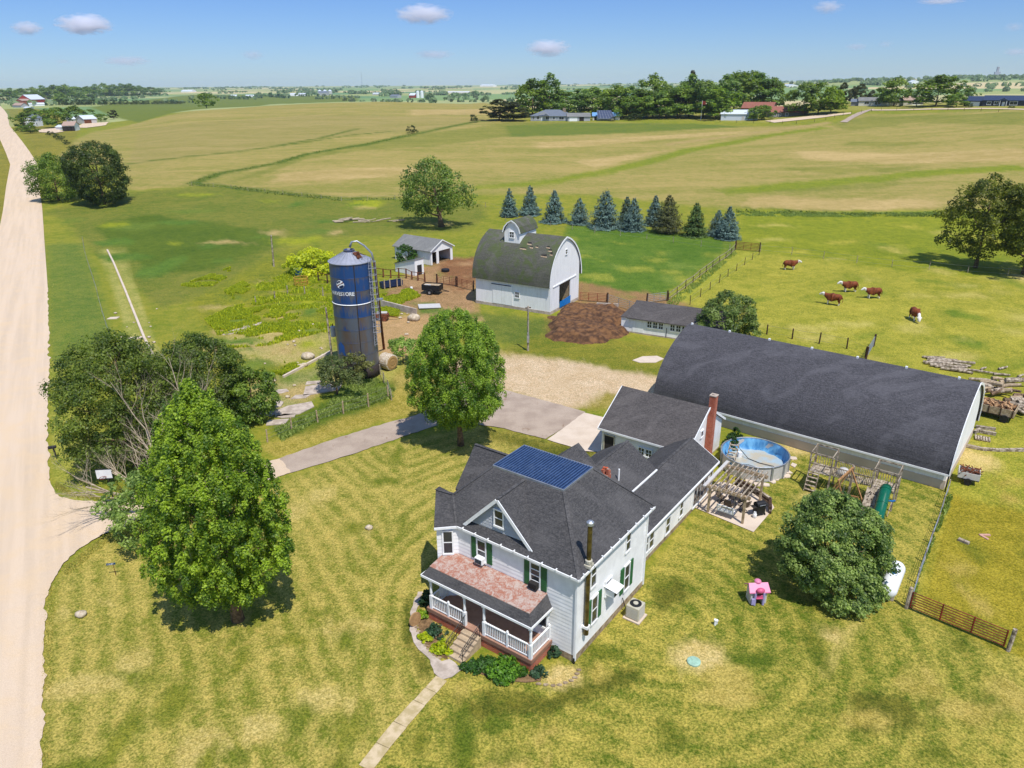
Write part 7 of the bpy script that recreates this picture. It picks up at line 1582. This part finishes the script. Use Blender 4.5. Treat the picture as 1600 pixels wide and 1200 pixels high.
house('grey_shed','small grey shed at the left end of the white ranch house',(1329,165.5),(1341,165.3),6,2.3,0,'garagegrey','slate',1.4,cat='shed')
def bx(h,L,W,ro):
    b=MB();b.slab([(L*.24,-1.5,2.7),(L*.4,-1.5,2.7),(L*.32,-1.5,3.9)],3,(0,1,0));b.build('porch_gable',M['bluemetal'],h)
    for x in(L*.27,L*.37):
        b=MB();b.box(x-.12,x+.12,-1.4,-1.16,-.3,2.7);b.build('porch_post',M['white'],h)
house('dark_house','dark grey ranch house with blue metal roof at the right edge',(1534,166),(1640,166),10,2.9,0,'darkwall','bluemetal',2.,((.1,1.6,.8,1.4),(.21,1.6,.8,1.4),(.47,3.,.8,1.5)),((.32,1.2,2.1,'white'),),extra=bx)
house('garage','dark garage with white door joined to the dark ranch house',(1505,166),(1534,165.8),9,2.7,0,'darkwall','bluemetal',2.,(),((.6,4.6,2.2,'white'),(.15,1.8,2.2,'dark')),cat='garage')
def flagpole():
    p=gt(1095,188);h=thing('flagpole','white flagpole with a small flag before the wood','flagpole',p);b=MB();b.tube([(0,0,-.2),(0,0,9.5)],.09,6);b.build('pole_shaft',M['white'],h);b=MB();b.slab([(0.1,0,7.6),(1.9,.3,7.5),(1.9,.3,9.1),(.1,0,9.3)],.03,(0,1,0));b.build('flag',M['redgate'],h)
flagpole()
sheet('lane',GT((1312,191),(1326,183),(1347,174),(1362,170.5),(1368,170.5),(1352,176),(1335,184),(1324,191.5)),M['asphalt'],.15,8,.3);sheet('farm_track',GT((1362,171.5),(1450,170),(1530,169),(1640,172),(1640,173.6),(1530,170.6),(1450,171.6),(1362,173)),M['gravel'],.15,8,.3);sheet('farm_yard',GT((1195,189),(1280,180),(1330,176),(1330,178),(1285,184),(1210,192)),M['gravel'],.15,8,.3)
# left farm and red barn
house('farmhouse_far','two-storey white farmhouse with dark roof among round trees',(54,198),(68,196.5),7,5.2,0,'white','slate',2.4,((.3,1.,1.,1.4),(.7,1.,3.3,1.3)))
house('machine_shed','open-fronted white shed with tan roof left of the brown field',(99,205),(117,204.5),9,3.2,0,'white','tanroof',2.,(),((.2,3.,2.6,'dark'),(.55,3.,2.6,'dark'),(.85,2.4,2.6,'dark')),cat='shed')
house('metal_barn','white metal shed with white roof behind the open-fronted shed',(132,193.5),(152,192.5),10,3.2,0,'palegrey','whiteroof',2.2,(),((.3,5.,2.6,'rust'),),cat='shed')
house('white_shed','tiny white shed between farmhouse and open-fronted shed',(88,203),(97,203),5,1.8,0,'white','whiteroof',1.,cat='shed')
house('small_garage','tiny white garage behind the largest round tree',(110,192),(119,191.5),6,2.6,0,'palegrey','whiteroof',1.4,cat='garage')
house('red_barn','tall red barn with white metal roof at the dark wood edge',(50,164),(72,163),22,8,0,'redwall','whiteroof',7.,cat='barn');house('red_barn','low brownish red barn joined to the tall red barn',(36,165),(50,164.5),14,7,0,'brickwall','tanroof',2.5,cat='barn');house('white_lean_to','low white-roofed lean-to before the red barn',(46,166),(70,165.3),8,2.6,0,'white','whiteroof',2.,cat='shed')
house('grey_house','grey house by the road left of the red barn',(20,168),(33,168),10,3.,0,'greywall','tanroof',3.)
house('white_shed','little white shed right of the grey house by the road',(37,170.5),(46,170.3),7,1.6,0,'white','whiteroof',1.2,cat='shed')
sheet('farm_yard',GT((58,203),(88,200.5),(100,206),(86,208),(62,207)),M['gravel'],.2,8,.2);sheet('farm_yard',GT((118,200),(130,193),(170,191),(165,196),(135,200)),M['gravel'],.2,8,.2)
# far plain
def farb(label,px0,px1,py,dep,wall,wm,rm,rh,name='far_barn',cat='barn'):house(name,label,(px0,py),(px1,py),dep,wall,0,wm,rm,rh,cat=cat,ov=.2)
farb('long white roof far out on the plain left of the grey bins',453,477,150,30,5,'white','whiteroof',3);farb('red barn far out on the plain beside two white silos',639,648,153,14,6,'redwall','whiteroof',5);farb('long white hen house far out on the plain',687,733,146,30,4,'creamwall','whiteroof',3,'hen_house');farb('white building at the skyline above the long hen house',750,770,135.5,60,10,'white','whiteroof',8);farb('grey-blue far barn beside grain bins',497,511,149,20,8,'greywall','slate',5)
farb('low pale building on the far plain in the middle',582,592,148.5,16,4,'palegrey','whiteroof',3);farb('house under a round tree on the far plain',609,621,153,14,5,'greywall','slate',3,'far_house','house');farb('white building far off left of the long white roof',283,300,144,40,6,'white','whiteroof',4);farb('small white far barn left of the mast',360,370,152,12,4,'white','whiteroof',2.5);farb('second small white far barn left of the mast',384,397,152,14,4,'white','whiteroof',2.5)
farb('pale far building right of the ridge wood',1221,1233,136,30,5,'white','whiteroof',4);farb('white far roof between the conifers and bright tree',1418,1424,131.5,25,6,'white','whiteroof',4);farb('white far house on the right skyline',1362,1368,124,60,9,'white','whiteroof',6,'far_house','house');farb('white far barn on the right skyline',1385,1390,123,60,9,'white','whiteroof',6);farb('pale roof on the right skyline beside the elevator',1568,1586,120,90,12,'creamwall','greyshingle',8);farb('pale far roof on the right skyline above the tan garage',1418,1426,122,80,10,'creamwall','whiteroof',8)
def bins(px,py,n,r,hh,label):
    p=gt(px,py)
    for i in range(n):
        h=thing('grain_bin',label,'grain bin',p+Vector((i*r*2.5,0,0)),0,'far white grain silos' if r<6 else 'far grey grain bins');b=MB();b.lathe([(r,-2),(r,hh)],14);b.build('bin_wall',M['white' if r<6 else 'palegrey'],h,smooth=False);b=MB();b.lathe([(r*1.03,hh),(.4,hh+r*.6)],14);b.build('bin_roof',M['whiteroof'],h)
bins(653,153,2,4,14,'white silo beside the far red barn');bins(500,148,3,7,12,'grey grain bin far out on the plain')
def mast():
    p=gt(566,136);h=thing('radio_mast','thin radio mast standing on the far skyline','mast',p);H=hgt(565,112,p);b=MB();b.tube([(0,0,-5),(0,0,H)],[2.2,1.2],4);b.build('mast_shaft',M['galv'],h)
mast()
def elevator():
    p=gt(1557,119.5);h=thing('grain_elevator','pale grain elevator tower on the right skyline','elevator',p);k=p.length/4000;b=MB();b.box(-12*k,12*k,-10,10,-5,28*k);b.build('storage',M['greywall'],h);b=MB();b.box(-5*k,4*k,-8,8,28*k,48*k);b.build('headhouse',M['greywall'],h)
elevator()
# ------------------------------------------------------------------ clouds: small bodies of real mist far beyond the haze
def clouds():
    m=bpy.data.materials.new('cloud_mist');m.use_nodes=True;t=m.node_tree;t.nodes.remove(t.nodes['Principled BSDF']);v=t.nodes.new('ShaderNodeVolumePrincipled');v.inputs['Color'].default_value=(.97,.97,1,1);v.inputs['Anisotropy'].default_value=.1
    tc=t.nodes.new('ShaderNodeTexCoord');ln=t.nodes.new('ShaderNodeVectorMath');ln.operation='LENGTH';t.links.new(tc.outputs['Object'],ln.inputs[0]);no=t.nodes.new('ShaderNodeTexNoise');no.inputs['Scale'].default_value=3.2;no.inputs['Detail'].default_value=5;no.inputs['Roughness'].default_value=.55
    oi=t.nodes.new('ShaderNodeObjectInfo');ad=t.nodes.new('ShaderNodeVectorMath');ad.operation='ADD';sc=t.nodes.new('ShaderNodeVectorMath');sc.operation='SCALE';t.links.new(oi.outputs['Location'],sc.inputs[0]);sc.inputs['Scale'].default_value=.01;t.links.new(tc.outputs['Object'],ad.inputs[0]);t.links.new(sc.outputs[0],ad.inputs[1]);t.links.new(ad.outputs[0],no.inputs['Vector'])
    a=t.nodes.new('ShaderNodeMath');a.operation='SUBTRACT';t.links.new(no.outputs[0],a.inputs[0]);b_=t.nodes.new('ShaderNodeMath');b_.operation='MULTIPLY';t.links.new(ln.outputs['Value'],b_.inputs[0]);b_.inputs[1].default_value=.52;t.links.new(b_.outputs[0],a.inputs[1])
    r=t.nodes.new('ShaderNodeMapRange');t.links.new(a.outputs[0],r.inputs[0]);r.inputs[1].default_value=.04;r.inputs[2].default_value=.42;r.inputs[3].default_value=0;r.inputs[4].default_value=1
    at=t.nodes.new('ShaderNodeAttribute');at.attribute_type='OBJECT';at.attribute_name='thick';mu=t.nodes.new('ShaderNodeMath');mu.operation='MULTIPLY';t.links.new(r.outputs[0],mu.inputs[0]);t.links.new(at.outputs['Fac'],mu.inputs[1]);t.links.new(mu.outputs[0],v.inputs['Density']);t.links.new(v.outputs[0],t.nodes['Material Output'].inputs['Volume'])
    D=15000
    for px,py,w,hh,dn,lb in((42,44,34,15,.007,'small white cloud at the left edge of the sky'),(132,38,60,21,.009,'larger flat white cloud at the upper left'),(197,95,56,11,.0025,'thin faint cloud low at the left'),(98,96,22,6,.0016,'tiny grey wisp low at the left'),(395,86,26,11,.003,'small pinkish puff left of the mast'),(662,22,62,20,.007,'white cloud near the top middle'),(678,85,44,10,.003,'thin wisp below the top middle cloud'),(856,75,50,18,.007,'white puff cloud above the ridge wood'),(1294,11,34,14,.004,'small white cloud at the top right'),(1338,73,26,8,.0028,'left wisp of the pair above the right ridge'),(1384,69,18,8,.002,'right wisp of the pair above the right ridge'),(1585,42,24,10,.002,'faint puff near the upper right edge'),(1587,81,28,9,.003,'low flat cloud at the right edge'),(1470,2,50,6,.004,'cloud sliver cut by the top edge')):
        d=ray(px,py);q=Vector(d)*(D/d[1])+Vector((0,0,HC));s=D/F/.93;bm=MB();bm.blob((0,0,0),(1,1,1),0,20);o=bm.build('cloud',m);o.location=q;o.scale=(w*s*.66,w*s*.42,hh*s*.66);o['thick']=dn*1.5;tag(o,lb,'cloud')
clouds()
USE_HAZE=True
# ------------------------------------------------------------------ light, sky, camera
def camera():
    c=bpy.data.cameras.new('camera');o=bpy.data.objects.new('camera',c);COL.objects.link(o);c.sensor_width=36;c.sensor_fit='HORIZONTAL';c.lens=36*F/1600;c.clip_start=.5;c.clip_end=60000
    X=Vector((1,0,0));U=Vector((0,math.sin(PT),math.cos(PT)));Fw=Vector((0,math.cos(PT),-math.sin(PT)));cs,sn=math.cos(RL),math.sin(RL)
    r=X*cs+U*sn;u=X*-sn+U*cs;m=Matrix((( r.x,u.x,-Fw.x,0),(r.y,u.y,-Fw.y,0),(r.z,u.z,-Fw.z,HC),(0,0,0,1)));o.matrix_world=m;S.camera=o
camera()
SAZ=153.;SEL=63.
def light():
    l=bpy.data.lights.new('sun','SUN');l.energy=4.6;l.angle=R_(.5);l.color=(1,.96,.9);o=bpy.data.objects.new('sun',l);COL.objects.link(o)
    d=Vector((math.sin(R_(SAZ))*math.cos(R_(SEL)),math.cos(R_(SAZ))*math.cos(R_(SEL)),math.sin(R_(SEL))));o.rotation_euler=d.to_track_quat('Z','Y').to_euler()
    w=bpy.data.worlds.new('World');S.world=w;w.use_nodes=True;t=w.node_tree;bg=t.nodes['Background'];s=t.nodes.new('ShaderNodeTexSky');s.sky_type='NISHITA';s.sun_disc=False
    s.sun_elevation=R_(SEL);s.sun_rotation=R_(SAZ);s.altitude=300;s.air_density=1.;s.dust_density=.15;s.ozone_density=5.
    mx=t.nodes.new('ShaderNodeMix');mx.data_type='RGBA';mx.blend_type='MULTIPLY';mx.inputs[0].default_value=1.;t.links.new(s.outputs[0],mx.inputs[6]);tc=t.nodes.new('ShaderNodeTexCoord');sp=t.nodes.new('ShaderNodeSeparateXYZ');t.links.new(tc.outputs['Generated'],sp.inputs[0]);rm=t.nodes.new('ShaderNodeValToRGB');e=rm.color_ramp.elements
    e[0].position=.0;e[0].color=(.56,.72,1.02,1);e[1].position=.45;e[1].color=(1.45,1.45,1.5,1);n=e.new(.1);n.color=(.5,.66,1.0,1);t.links.new(sp.outputs['Z'],rm.inputs[0]);t.links.new(rm.outputs[0],mx.inputs[7])  # tint by height: unseen upper sky brightened beyond the sky model to lift shadows
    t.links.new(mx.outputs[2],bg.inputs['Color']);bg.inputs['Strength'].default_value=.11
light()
def haze():
    b=MB();b.box(-9000,9000,-300,9500,-20,70);m=bpy.data.materials.new('haze_air');m.use_nodes=True;t=m.node_tree;t.nodes.remove(t.nodes['Principled BSDF'])
    v=t.nodes.new('ShaderNodeVolumePrincipled');v.inputs['Color'].default_value=(.72,.84,1,1);v.inputs['Density'].default_value=.00006;v.inputs['Anisotropy'].default_value=.2
    t.links.new(v.outputs[0],t.nodes['Material Output'].inputs['Volume']);o=b.build('haze',m);o['kind']='stuff'
if USE_HAZE:haze()
S.cycles.volume_bounces=24;S.cycles.max_bounces=24
S.view_settings.view_transform='Standard';S.view_settings.look='None';S.view_settings.gamma=1;S.view_settings.exposure=.12
